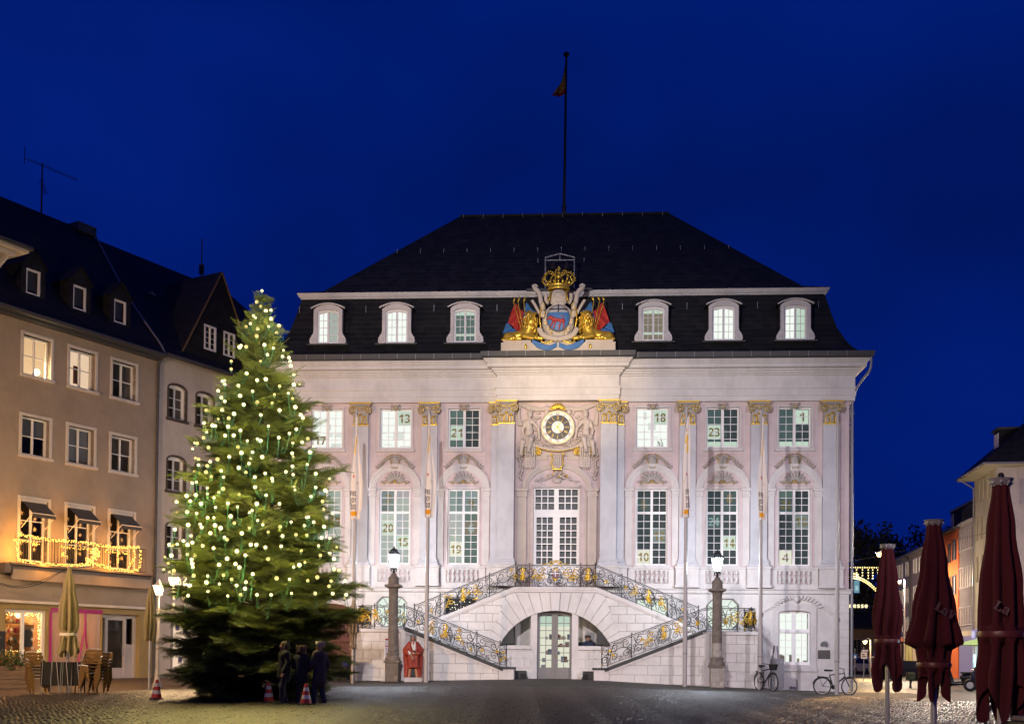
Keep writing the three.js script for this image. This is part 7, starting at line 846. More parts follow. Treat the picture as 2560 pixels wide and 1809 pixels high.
{ // green parasol open far behind the right red one, blue-lit stall at the edge
  const t = thing('green_parasol', 'open green parasol in the side street, half hidden by the right red parasol', 'parasol', [25.6, ground(25.6, -60), -60]); mb().bar([0, 0, 0], [0, 2.75, 0], 0.03).build('pole', M.steel, t); const g = new THREE.ConeGeometry(1.65, 0.42, 8, 1, true); g.translate(0, 2.5, 0); put('canopy', boxUV(g), new THREE.MeshPhysicalMaterial({ color: C(0.05, 0.16, 0.012), roughness: 0.9, transmission: 0.3, thickness: 0, side: THREE.DoubleSide }), t); pointLight(t, [0.6, 1.9, 0.2], C(0.9, 0.9, 0.4), 4, 4); mb().ball(0.6, 1.9, 0.2, 0.08).build('lantern', lit(1, 0.9, 0.4, 4), t);
  const b = thing('ice_cooler', 'tall drinks cooler glowing blue at the right edge behind the parasol', 'cooler', [18.85, ground(18.85, -40), -40]); mb().box(-0.34, 0, -0.35, 0.7, 2.0, 0.3, 0.03).build('case', mat(0.05, 0.05, 0.08), b); mb().box(-0.26, 0.25, 0.305, 0.62, 1.85, 0.32).build('lit_panel', lit(0.03, 0.14, 0.9, 0.7), b); mb().box(-0.34, 2.0, -0.3, 0.7, 2.12, 0.3).build('header', mat(0.3, 0.05, 0.03), b);
}
// zebra stripe at the far kerb
{ const o = mb().box(-3, 0, -0.3, 9, 0.012, 0.3).build('road_marking', mat(0.42, 0.38, 0.36, 0.6), null, [31, -0.485, -98]); o.userData.kind = 'structure'; const k = sheet('street_pavement', 0, 1, 0, 1, 2, 20, 0.06, M.slab, (a, b) => { const l = lerp(-40, 30, b); return [33.64 - 0.149 * l - (a ? 3.2 : -0.2), -80 + l * 0.989]; }); }
// ================================================================ THINGS ON THE SQUARE
const bone = (...p) => p.flat();
M.skin = mat(0.42, 0.22, 0.15, 0.55);
function headParts(parent, p, skinM, hairM, o = {}) { // eyes, brows, ears, hair round a head centred at p, facing +z of the parent
  const [x, y, z] = p, e = mb(); for (const s of [-1, 1]) e.ball(x + s * 0.034, y + 0.005, z + 0.088, 0.012, 0.009, 0.008, 6); e.build('eyes', M.black, parent);
  const h = mb(), R = rngOf(o.seed ?? 6), n = o.hair ?? 60; h.ball(x, y + 0.035, z - 0.022, 0.098, 0.105, 0.108, 12); for (let k = 0; k < n; k++) { const a = PI * (0.9 + 1.25 * (R() - 0.04)) , v = R(), q = [x + Math.cos(a) * 0.098, y + 0.11 - v * (o.long ?? 0.16), z - 0.02 + Math.sin(a) * 0.10]; h.tube([[q[0], q[1] + 0.03, q[2]], [q[0] * 1 + Math.cos(a) * 0.022, q[1], q[2] + Math.sin(a) * 0.02], [q[0] + Math.cos(a) * 0.006, q[1] - 0.045, q[2]]], 0.020, 5, false, 4); } h.build('hair', hairM, parent);
}
const headBones = (x, y, z) => [[x, y + 0.035, z - 0.01, 0.088, x, y - 0.035, z + 0.012, 0.072], [x, y - 0.07, z + 0.03, 0.042, x, y - 0.085, z + 0.045, 0.034], [x, y + 0.015, z + 0.09, 0.012, x, y - 0.02, z + 0.108, 0.017], [x - 0.095, y, z - 0.005, 0.018, x - 0.095, y - 0.03, z, 0.014], [x + 0.095, y, z - 0.005, 0.018, x + 0.095, y - 0.03, z, 0.014], [x, y - 0.1, z - 0.02, 0.05, x, y - 0.22, z - 0.03, 0.065], [x - 0.025, y - 0.052, z + 0.082, 0.010, x + 0.025, y - 0.052, z + 0.082, 0.010]];
function handBones(w, d, up, spread = 1, curl = 0.5, s = 1) { // palm from the wrist w along d, four bent fingers and a thumb
  const D = V(...d).normalize(), U = V(...up).normalize(), S = D.clone().cross(U).normalize(), P = (a, b, c) => V(...w).addScaledVector(D, a * s).addScaledVector(S, b * s).addScaledVector(U, c * s).toArray(), B = [];
  B.push(bone(P(0, 0, 0), 0.024 * s, P(0.05, 0, 0), 0.030 * s), bone(P(0.05, -0.02, 0), 0.018 * s, P(0.085, -0.026, 0), 0.014 * s), bone(P(0.05, 0.02, 0), 0.018 * s, P(0.085, 0.024, 0), 0.013 * s));
  [[-0.033, 0.068], [-0.011, 0.080], [0.011, 0.075], [0.032, 0.058]].forEach(([b, l]) => { const k = P(0.088, b * spread, 0), m = P(0.088 + l * 0.5, b * spread * 1.1, -l * 0.25 * curl), e = P(0.088 + l * (0.95 - 0.4 * curl), b * spread * 1.1, -l * 0.8 * curl); B.push(bone(k, 0.0105 * s, m, 0.0095 * s), bone(m, 0.0095 * s, e, 0.008 * s)); });
  B.push(bone(P(0.025, -0.030, -0.005), 0.013 * s, P(0.06, -0.058, -0.02), 0.011 * s), bone(P(0.06, -0.058, -0.02), 0.011 * s, P(0.092, -0.060, -0.03), 0.009 * s)); return B;
}
{ // painted statue in a red robe
  const x = -4.0, z = -44.66, t = thing('statue', 'painted statue of a grey haired figure in a long red robe on white plinth', 'statue', [x, ground(x, z), z], 0.10);
  mb().box(-0.36, 0, -0.28, 0.36, 0.19, 0.28, 0.01).build('plinth', mat(0.55, 0.53, 0.55, 0.7, { map: T.plaster }), t);
  const H = [-0.01, 1.80, 0.06], fig = [...headBones(...H), bone([0, 1.5, 0, 0.12], [0, 1.1, 0, 0.14]), bone([0, 1.1, 0, 0.14], [0, 0.7, 0, 0.12]), bone([-0.1, 0.75, 0, 0.1], [-0.17, 0.22, 0.03, 0.07]), bone([0.1, 0.75, 0, 0.1], [0.17, 0.22, 0.03, 0.07])];
  put('figure', boxUV(skin(fig, 0.012, 0.025)), mat(0.36, 0.16, 0.09, 0.5), t);
  put('left_hand', boxUV(skin([bone([-0.13, 1.16, 0.24, 0.036], [-0.07, 1.04, 0.30, 0.028]), ...handBones([-0.07, 1.04, 0.30], [0.42, -0.9, 0.1], [0, 0.2, 1], 1, 0.4)], 0.0065, 0.014)), mat(0.36, 0.16, 0.09, 0.5), t); put('right_hand', boxUV(skin([bone([0.16, 1.16, 0.26, 0.036], [0.08, 1.165, 0.31, 0.028]), ...handBones([0.08, 1.165, 0.31], [-1, 0.05, 0.12], [0, 0.3, 1], 1, 0.9)], 0.0065, 0.014)), mat(0.36, 0.16, 0.09, 0.5), t);
  const robe = []; robe.push(bone([-0.12, 1.53, 0, 0.13], [-0.27, 1.28, 0.02, 0.15]), bone([0.12, 1.53, 0, 0.13], [0.27, 1.28, 0.02, 0.15]), bone([0, 1.45, 0, 0.18], [0, 0.9, 0.02, 0.22]), bone([-0.27, 1.28, 0.02, 0.15], [-0.22, 1.16, 0.16, 0.115]), bone([0.27, 1.28, 0.02, 0.15], [0.2, 1.16, 0.18, 0.115]), bone([-0.3, 1.2, -0.04, 0.11], [-0.28, 0.25, -0.02, 0.085]), bone([0.3, 1.2, -0.04, 0.11], [0.28, 0.25, -0.02, 0.085]), bone([0, 1.0, -0.1, 0.2], [0, 0.25, -0.12, 0.14]), bone([-0.16, 1.0, -0.08, 0.17], [-0.16, 0.25, -0.1, 0.12]), bone([0.16, 1.0, -0.08, 0.17], [0.16, 0.25, -0.1, 0.12]), bone([-0.15, 1.05, 0.1, 0.11], [-0.14, 0.62, 0.1, 0.09]), bone([0.14, 1.05, 0.1, 0.11], [0.14, 0.62, 0.1, 0.09]), bone([-0.25, 0.6, 0.06, 0.075], [-0.27, 0.24, 0.08, 0.065]), bone([0.2, 0.62, 0.08, 0.075], [0.29, 0.24, 0.1, 0.06])); for (let k = 0; k < 5; k++) robe.push(bone([-0.16 + k * 0.08, 1.02, 0.2, 0.035], [-0.15 + k * 0.075, 0.60, 0.19, 0.03]));
  put('robe', boxUV(skin(robe, 0.018, 0.05)), mat(0.30, 0.032, 0.014, 0.55, { map: T.fabric }), t); const fo = mb(); for (const s of [-1, 1]) fo.tube([[s * 0.05, 1.60, 0.10], [s * 0.14, 1.45, 0.17], [s * 0.10, 1.22, 0.24]], 0.045, 6).tube([[s * 0.3, 1.3, 0.14], [s * 0.36, 0.9, 0.06], [s * 0.34, 0.3, 0.06]], 0.03, 5); fo.build('lapel', mat(0.26, 0.026, 0.012, 0.55), t);
  mb().tube([[-0.06, 1.62, 0.09], [-0.035, 1.45, 0.20], [0.02, 1.30, 0.25]], 0.038, 6).tube([[0.06, 1.62, 0.09], [0.06, 1.45, 0.20], [0.05, 1.28, 0.25]], 0.038, 6).ball(0.02, 1.42, 0.17, 0.05, 0.1, 0.04).bar([-0.20, 1.22, 0.17], [-0.12, 1.12, 0.26], 0.075, 0.055, 12).build('white_collar', mat(0.66, 0.62, 0.60, 0.6), t); mb().box(-0.16, 0.19, -0.05, 0.19, 0.62, 0.06, 0.05).box(-0.02, 1.12, 0.22, 0.10, 1.26, 0.28, 0.03).build('dark_trousers', M.black, t); headParts(t, H, null, mat(0.13, 0.14, 0.17, 0.5), { hair: 90, long: 0.24 });
}
function person(label, x, z, turn, hgt, coat, legs, hair, pose) { // standing figure, body in one skin, clothes over it
  const t = thing('person', label, 'person', [x, ground(x, z), z], turn, undefined), k = hgt / 1.75, S = (a) => a.map((v, i) => v * k), w = pose.step ?? 0.1, hs = pose.arms;
  const H = [0, 1.62 * k, 0.02], legB = [[[-0.09, 0.92, 0, 0.085], [-0.10, 0.50, 0.05 - w * 0.2, 0.06]], [[-0.10, 0.50, 0.05 - w * 0.2, 0.06], [-0.10, 0.09, -w, 0.042]], [[0.09, 0.92, 0, 0.085], [0.10, 0.50, 0.05 + w * 0.4, 0.06]], [[0.10, 0.50, 0.05 + w * 0.4, 0.06], [0.10, 0.09, w, 0.042]], [[-0.10, 0.05, -w - 0.02, 0.045], [-0.115, 0.035, -w + 0.15, 0.035]], [[0.10, 0.05, w - 0.02, 0.045], [0.115, 0.035, w + 0.15, 0.035]]].map(([a, b]) => bone(S(a), S(b)));
  const arm = hs.map(([e, h], i) => { const s = i ? 1 : -1; return [bone(S([s * 0.17, 1.40, 0, 0.055]), S([...e, 0.042])), bone(S([...e, 0.042]), S([...h, 0.028]))]; }).flat(), torso = [bone(S([0, 1.36, 0, 0.13]), S([0, 1.12, 0, 0.125])), bone(S([0, 1.1, 0, 0.125]), S([0, 0.95, 0, 0.135])), bone(S([-0.13, 1.40, 0, 0.07]), S([0.13, 1.40, 0, 0.07]))];
  const hands = hs.flatMap(([e, h]) => handBones(S(h), [h[0] - e[0], h[1] - e[1], h[2] - e[2]], [0.2, 0.1, 1], 1, 0.5, k)), hg = hs.map(([e, h]) => boxUV(skin([...handBones(S(h), [h[0] - e[0], h[1] - e[1], h[2] - e[2]], [0.2, 0.1, 1], 1, 0.5, k), bone(S([...h, 0.026]), S([h[0] * 0.9 + e[0] * 0.1, h[1] * 0.9 + e[1] * 0.1, h[2] * 0.9 + e[2] * 0.1, 0.028]))], 0.007, 0.012)));
  const body = skin([...headBones(...H), ...torso, ...arm, ...legB], 0.014, 0.03); put('body', boxUV(mergeGeometries([body, ...hg].map((g) => { g = g.index ? g.toNonIndexed() : g; g.deleteAttribute('uv'); return g; }))), M.skin, t);
  const fat = (b, d) => b.map((q) => q.map((v, i) => (i === 3 || i === 7 ? v + d : v))); put('coat', boxUV(skin([...fat(torso, 0.035), ...fat(arm.map((b, i) => (i % 2 ? [...b.slice(0, 4), ...b.slice(0, 3).map((v, j) => lerp(v, b[4 + j], 0.9)), b[7] + 0.008] : b)), 0.022), bone(S([0, 0.98, 0, 0.17]), S([0, pose.hem ?? 0.78, 0, 0.185]))], 0.018, 0.05)), coat, t); put('trousers', boxUV(skin(fat(legB.slice(0, 4), 0.022), 0.018, 0.03)), legs, t); put('shoes', boxUV(skin(fat(legB.slice(4), 0.012), 0.016, 0.02)), M.black, t); headParts(t, H, null, hair, pose); return t;
}
person('person in a dark coat standing left in the group before the tree', -5.83, -28.2, -1.0, 1.62, mat(0.018, 0.016, 0.022, 0.9, { map: T.fabric }), mat(0.03, 0.03, 0.04, 0.9), mat(0.05, 0.04, 0.03, 0.8), { arms: [[[-0.24, 1.14, -0.02], [-0.22, 0.88, 0.05]], [[0.24, 1.14, -0.02], [0.2, 0.90, 0.10]]], seed: 3 });
person('person in a dark blue jacket between the two others before the tree', -5.38, -28.1, 2.9, 1.50, mat(0.013, 0.014, 0.032, 0.9, { map: T.fabric }), mat(0.02, 0.02, 0.03, 0.9), mat(0.10, 0.06, 0.04, 0.8), { arms: [[[-0.24, 1.14, 0.02], [-0.12, 1.0, 0.2]], [[0.24, 1.14, 0.02], [0.12, 1.0, 0.2]]], seed: 4, step: 0.03 });
person('person in a grey coat and pale hat, rightmost of the group before the tree', -4.92, -28.2, -2.2, 1.60, mat(0.055, 0.048, 0.066, 0.9, { map: T.fabric }), mat(0.02, 0.03, 0.06, 0.9), mat(0.30, 0.26, 0.25, 0.9), { arms: [[[-0.25, 1.14, -0.05], [-0.24, 0.88, 0.02]], [[0.25, 1.14, 0.06], [0.2, 0.95, 0.2]]], hem: 0.66, seed: 5, long: 0.06 });
{ // man sitting in the recess under the stairs
  const [x, z] = fromHall(1.42, 1.05), t = thing('person', 'man in dark clothes sitting behind the parapet under the stair arch', 'person', [x, 0, z], YAW - 0.2), H = [0, 1.78, 0.05]; put('body', boxUV(skin([...headBones(...H), bone([0, 1.52, 0, 0.13], [0, 1.15, 0, 0.14]), bone([-0.17, 1.54, 0, 0.06], [-0.3, 1.3, 0.08, 0.05]), bone([-0.3, 1.3, 0.08, 0.05], [-0.16, 1.18, 0.26, 0.035]), bone([0.17, 1.54, 0, 0.06], [0.3, 1.3, 0.08, 0.05]), bone([0.3, 1.3, 0.08, 0.05], [0.14, 1.18, 0.28, 0.035]), ...handBones([-0.16, 1.18, 0.26], [0.9, -0.1, 0.3], [0, 1, 0.2]), ...handBones([0.14, 1.18, 0.28], [-0.9, -0.1, 0.2], [0, 1, 0.2]), bone([-0.1, 1.0, 0, 0.12], [-0.12, 1.02, 0.36, 0.08]), bone([0.1, 1.0, 0, 0.12], [0.12, 1.02, 0.36, 0.08]), bone([-0.12, 1.0, 0.36, 0.07], [-0.12, 0.6, 0.34, 0.05]), bone([0.12, 1.0, 0.36, 0.07], [0.12, 0.6, 0.34, 0.05])], 0.014, 0.03)), M.skin, t);
  put('jacket', boxUV(skin([bone([0, 1.52, 0, 0.165], [0, 1.12, 0, 0.18]), bone([-0.17, 1.54, 0, 0.09], [-0.3, 1.3, 0.08, 0.075]), bone([-0.3, 1.3, 0.08, 0.075], [-0.18, 1.19, 0.23, 0.055]), bone([0.17, 1.54, 0, 0.09], [0.3, 1.3, 0.08, 0.075]), bone([0.3, 1.3, 0.08, 0.075], [0.16, 1.19, 0.25, 0.055])], 0.018, 0.04)), mat(0.02, 0.03, 0.07, 0.8), t); put('trousers', boxUV(skin([bone([-0.1, 1.0, 0, 0.15], [-0.12, 1.0, 0.36, 0.10]), bone([0.1, 1.0, 0, 0.15], [0.12, 1.0, 0.36, 0.10]), bone([-0.12, 1.0, 0.36, 0.09], [-0.12, 0.6, 0.34, 0.07]), bone([0.12, 1.0, 0.36, 0.09], [0.12, 0.6, 0.34, 0.07])], 0.02, 0.03)), mat(0.015, 0.02, 0.04, 0.8), t); headParts(t, H, null, mat(0.06, 0.05, 0.045, 0.8), { hair: 30, long: 0.05 });
  const b = thing('bench', 'dark bench with back panel under the stair arch, where the man sits', 'bench', [x, 0, z], YAW); mb().box(-0.5, 0.5, -0.3, 0.9, 0.86, 0.3).build('seat', M.black, b); mb().box(-0.45, 0.86, -0.38, 0.35, 1.62, -0.3).build('backrest', M.black, b);
  const [x2, z2] = fromHall(1.5, 0.42), n = thing('wall_notice', 'pale notice on the recess wall behind the seated man', 'notice', [x2, 0, z2], YAW); mb().box(-0.2, 1.5, -0.02, 0.2, 2.05, 0.0).build('sheet', mat(0.4, 0.4, 0.42), n);
}
{ // map and information boards
  const x = -5.02, z = -45.15, t = thing('information_board', 'narrow information board with red bands leaning before the left lamp column', 'information board', [x, ground(x, z), z], 0.05); mb().bar([-0.20, 0, 0], [-0.20, 1.78, 0], 0.014).bar([0.20, 0, 0], [0.20, 1.78, 0], 0.014).bar([-0.34, 0.015, 0], [0.34, 0.015, 0], 0.012).build('frame', M.frame, t); mb().box(-0.19, 0.95, -0.01, 0.19, 1.77, 0.012).build('panel', mat(0.42, 0.40, 0.47, 0.6), t); mb().box(-0.19, 1.70, 0.012, 0.19, 1.77, 0.018).box(-0.19, 1.43, 0.012, 0.19, 1.47, 0.018).build('red_band', mat(0.25, 0.02, 0.03), t); mb().box(-0.18, 0.49, -0.03, 0.18, 0.86, 0.06, 0.03).build('leaflet_holder', mat(0.55, 0.54, 0.55, 0.4), t); const tx = mb(); for (let k = 0; k < 9; k++) for (const s of [0, 1]) tx.box(-0.15 + s * 0.17, 1.0 + k * 0.044, 0.012, -0.15 + s * 0.17 + 0.06 + 0.06 * hash(k, s, 3), 1.018 + k * 0.044, 0.015); tx.build('printed_line', mat(0.14, 0.12, 0.2), t).userData.kind = 'stuff';
  const c = thing('utility_cabinet', 'grey blue cabinet stand with pale sheets by the ground floor window', 'cabinet', [11.1, ground(11.1, -45.98), -45.98], YAW); mb().box(-0.26, 0.10, -0.15, 0.26, 1.31, 0.15, 0.012).box(-0.22, 0, -0.1, 0.22, 0.10, 0.1).build('case', mat(0.17, 0.17, 0.21, 0.5), c); mb().box(-0.12, 0.16, 0.15, 0.0, 0.48, 0.156).box(0.12, 1.15, 0.15, 0.19, 1.2, 0.156).build('label', mat(0.35, 0.32, 0.34), c); mb().beam([-0.19, 1.31, -0.05], [-0.1, 1.86, -0.08], 0.11, 0.02).beam([0.05, 1.31, -0.05], [0.0, 1.86, -0.08], 0.13, 0.02).build('board', mat(0.4, 0.38, 0.45), c);
}
function bike(name, label, x, z, turn, o = {}) {
  const t = thing(name, label, 'bicycle', [x, ground(x, z), z], turn), fr = mat(0.012, 0.012, 0.014, 0.3), r = 0.335, F = [0.55, r], B = [-0.50, r], wheel = (p, rimM, a = 0) => { const g = mergeGeometries([new THREE.TorusGeometry(r, 0.027, 6, 36).toNonIndexed()]); const w = put('tyre', boxUV(g), M.black, t, [p[0], p[1], 0]); w.rotation.y = a; const rg = new THREE.TorusGeometry(r - 0.035, 0.013, 5, 36); put('rim', boxUV(rg), rimM, w); const s = mb(); for (let k = 0; k < 20; k++) { const q = k / 20 * 6.283; s.bar([0, 0, k % 2 ? 0.025 : -0.025], [Math.cos(q) * (r - 0.03), Math.sin(q) * (r - 0.03), 0], 0.002, 0.002, 3); } s.bar([0, 0, -0.04], [0, 0, 0.04], 0.02).build('spokes', M.steel, w); return w; };
  wheel(F, o.rim ?? M.steel, o.steer ?? 0); wheel(B, o.rim ?? M.steel);
  mb().bar([-0.08, 0.30, 0], [-0.22, 0.80, 0], 0.024).bar([-0.22, 0.78, 0], [0.36, 0.86, 0], 0.024).bar([-0.08, 0.30, 0], [0.38, 0.74, 0], 0.03).bar([0.34, 0.92, 0], [0.40, 0.68, 0], 0.02).bar([-0.08, 0.30, 0.02], [...B, 0.05], 0.011).bar([-0.08, 0.30, -0.02], [...B, -0.05], 0.011).bar([-0.21, 0.72, 0.02], [...B, 0.05], 0.010).bar([-0.21, 0.72, -0.02], [...B, -0.05], 0.010).build('frame', fr, t);
  mb().tube([[0.40, 0.70, 0.05], [0.46, 0.52, 0.055], [...F, 0.05]], 0.013, 6).tube([[0.40, 0.70, -0.05], [0.46, 0.52, -0.055], [...F, -0.05]], 0.013, 6).build('fork', fr, t); mb().bar([-0.22, 0.78, 0], [-0.26, 0.94, 0], 0.013).build('seat_post', M.steel, t); put('saddle', boxUV(skin([[-0.38, 0.97, -0.05, 0.045, -0.12, 0.965, 0, 0.022], [-0.38, 0.97, 0.05, 0.045, -0.12, 0.965, 0, 0.022]], 0.012, 0.05)), M.black, t); mb().bar([0.345, 0.9, 0], [0.33, 1.02, 0], 0.014).tube([[0.22, 1.06, -0.30], [0.34, 1.04, -0.1], [0.34, 1.03, 0], [0.34, 1.04, 0.1], [0.22, 1.06, 0.30]], 0.014, 6).build('handlebar', fr, t); mb().tube([[-0.66, 0.72, -0.06], [-0.24, 0.70, -0.06]], 0.009, 4).tube([[-0.66, 0.72, 0.06], [-0.24, 0.70, 0.06]], 0.009, 4).bar([-0.62, 0.72, 0.06], [...B, 0.06], 0.006).bar([-0.62, 0.72, -0.06], [...B, -0.06], 0.006).box(-0.68, 0.70, -0.05, -0.64, 0.76, 0.05).build('rack', M.black, t); for (const [c, a0, a1] of [[B, 0.2, 2.9], [F, 0.9, 2.5]]) { const p = [], mg = mb(); for (let k = 0; k <= 10; k++) { const q = lerp(a0, a1, k / 10); p.push([c[0] + Math.cos(q) * 0.38, c[1] + Math.sin(q) * 0.38, 0]); } mg.tube(p, 0.018, 5).build('mudguard', M.black, t); } const ch = new THREE.CylinderGeometry(0.085, 0.085, 0.012, 18); ch.rotateX(PI / 2); ch.translate(-0.08, 0.30, 0.05); put('chainring', boxUV(ch), M.black, t); mb().bar([-0.08, 0.30, 0.06], [0.06, 0.22, 0.07], 0.010).bar([-0.08, 0.30, -0.06], [-0.2, 0.38, -0.07], 0.010).box(0.02, 0.20, 0.07, 0.1, 0.23, 0.15).build('pedal', M.black, t);
  if (o.basket) { const b = mb(); for (let k = 0; k < 9; k++) { const q = k / 9 * 6.283, q2 = (k + 1) / 9 * 6.283; for (const [y, rr] of [[0.82, 0.13], [0.92, 0.16], [1.03, 0.19]]) b.bar([0.55 + Math.cos(q) * rr, y, Math.sin(q) * rr], [0.55 + Math.cos(q2) * rr, y, Math.sin(q2) * rr], 0.012, 0.012, 4); b.quad([0.55 + Math.cos(q) * 0.13, 0.82, Math.sin(q) * 0.13], [0.55 + Math.cos(q2) * 0.13, 0.82, Math.sin(q2) * 0.13], [0.55 + Math.cos(q2) * 0.19, 1.03, Math.sin(q2) * 0.19], [0.55 + Math.cos(q) * 0.19, 1.03, Math.sin(q) * 0.19]); } b.build('basket', M.black, t); }
  return t;
}
bike('bicycle', 'black bicycle with white rims leaning at the bare flagpole by the right corner', 12.97, -44.1, -0.13, { rim: mat(0.62, 0.58, 0.56, 0.4), steer: 0.35 });
bike('bicycle', 'dark bicycle with front basket, seen end-on beside the grey cabinet', 9.98, -43.2, -1.25, { basket: 1 });
function cone(x, z, label, tilt = 0) { const t = thing('traffic_cone', label, 'traffic cone', [x, ground(x, z) + 0.02, z], 0.3), red = mat(0.50, 0.03, 0.02, 0.5), wh = mat(0.68, 0.66, 0.66, 0.45), y = [0.05, 0.16, 0.26, 0.36, 0.45, 0.54], r = (v) => 0.155 - 0.22 * v; t.rotation.z = tilt; mb().box(-0.2, 0, -0.2, 0.2, 0.045, 0.2, 0.015).box(-0.17, 0.03, -0.17, 0.17, 0.055, 0.17, 0.01).build('base', M.black, t); for (let k = 0; k < 5; k++) mb().lathe([[r(y[k]), y[k]], [r(y[k + 1]), y[k + 1]], ...(k === 4 ? [[0, y[5] + 0.01]] : [])], 0, 0, 0, 20).build('band', k % 2 ? wh : red, t); return t; }
cone(-9.66, -29.96, 'red and white traffic cone tilted on the cobbles left of the tree', -0.03); cone(-5.15, -27.6, 'red and white traffic cone standing in front of the group of people', 0.0); cone(-6.3, -28.6, 'red and white traffic cone half hidden under the lower branches', 0.02);
// folded parasols: pleated cloth tied round the pole
function parasol(name, label, x, z, prof, m, o = {}) { // prof: [height, radius] from the top down; negative tie squeezes
  const g0 = ground(x, z), t = thing(name, label, 'parasol', [x, g0, z], o.turn ?? 0, o.group), n = 96, R = rngOf(o.seed ?? 1), P = o.pleats ?? 8, ph = R() * 6, v = [], NY = 60, top = prof[0][0], bot = prof[prof.length - 1][0];
  const rad = (y) => { for (let i = 0; i + 1 < prof.length; i++) if (y >= prof[i + 1][0]) { const k = (prof[i][0] - y) / (prof[i][0] - prof[i + 1][0]); return lerp(prof[i][1], prof[i + 1][1], k * k * (3 - 2 * k)); } return prof[prof.length - 1][1]; };
  const pt = (i, j) => { const a = i / n * 2 * PI, s = j / NY, hem = Math.cos(a * P / 2 + ph), yb = bot - (o.hem ?? 0.18) * (hem > 0 ? hem : hem * 0.6), y = lerp(top, yb, s), r0 = rad(Math.max(y, bot)), f = Math.cos(a * P + ph + 0.8 * Math.sin(y * 2.2 + ph)) * 0.5 + 0.5, d = (o.tie ?? []).some((q) => Math.abs(y - q) < 0.10) ? 0.10 : lerp(0.16, 0.58, clamp(s * 1.5, 0, 1)), w = 0.06 * Math.sin(a * 19 + y * 5), r = r0 * (1 - d * Math.pow(1 - f, 1.4) + w * 0.35 * s); return [Math.cos(a + 0.25 * s * Math.sin(y * 1.3)) * r, y, Math.sin(a + 0.25 * s * Math.sin(y * 1.3)) * r]; };
  const idx = [], p = []; for (let j = 0; j <= NY; j++) for (let i = 0; i < n; i++) p.push(...pt(i, j)); for (let j = 0; j < NY; j++) for (let i = 0; i < n; i++) { const a = j * n + i, b = j * n + (i + 1) % n; idx.push(a, b, a + n, b, b + n, a + n); }
  const g = new THREE.BufferGeometry().setAttribute('position', new THREE.BufferAttribute(new Float32Array(p), 3)); g.setIndex(idx); g.computeVertexNormals(); put('canopy', boxUV(g), m, t);
  const pr = o.pole ?? 0.045; mb().lathe([[pr, 0], [pr, top - 0.05], [0, top]], 0, 0, 0, 16).build('pole', o.poleM ?? M.steel, t);
  for (const q of o.tie ?? []) { const r = rad(q) * 0.99, b = mb(); b.lathe([[r, q - 0.04], [r + 0.012, q - 0.035], [r + 0.014, q + 0.03], [r, q + 0.04]], 0, 0, 0, 32); b.build('strap', o.strap ?? M.sill, t); if (o.strap) mb().box(r * 0.25, q - 0.035, r * 0.93, r * 0.55, q + 0.03, r * 1.0, 0.01).build('buckle', M.steel, t); }
  if (o.crown) { const c = mb().lathe([[0.10, top - 0.02], [0.12, top + 0.0], [0.13, top + 0.045], [0.145, top + 0.05], [0.145, top + 0.062], [0, top + 0.066]], 0, 0, 0, 20); for (let k = 0; k < 8; k++) { const a = k / 8 * 6.283; c.bar([Math.cos(a) * 0.10, top - 0.03, Math.sin(a) * 0.10], [Math.cos(a) * 0.125, top + 0.05, Math.sin(a) * 0.125], 0.014, 0.014, 5).ball(Math.cos(a) * 0.125, top + 0.01, Math.sin(a) * 0.125, 0.02); } c.build('crown_fitting', M.steel, t); if (o.knob) mb().ball(0, top + 0.10, 0, 0.04).build('knob', M.black, t); } else mb().lathe([[0.05, top - 0.03], [0.045, top + 0.03], [0.02, top + 0.05], [0, top + 0.07]], 0, 0, 0, 12).build('cap', M.zinc, t);
  return t;
}
M.wine = mat(0.070, 0.003, 0.010, 0.95, { map: T.fabric, side: THREE.DoubleSide }); M.khaki = mat(0.27, 0.215, 0.11, 0.9, { map: T.fabric, side: THREE.DoubleSide }); M.strap = mat(0.10, 0.022, 0.022, 0.4);
const RG = 'folded wine red parasols';
const script = (t, s, size, y, a, r, roll = -0.5) => { const g = word(s, size, 0.006, serif); g.applyMatrix4(new THREE.Matrix4().makeShear(0, 0.25, 0, 0, 0, 0).transpose()); const o = put('lettering', boxUV(g), mat(0.12, 0.07, 0.08, 0.8), t, [Math.sin(a) * r, y, Math.cos(a) * r]); o.rotation.set(0, a, roll, 'YXZ'); };
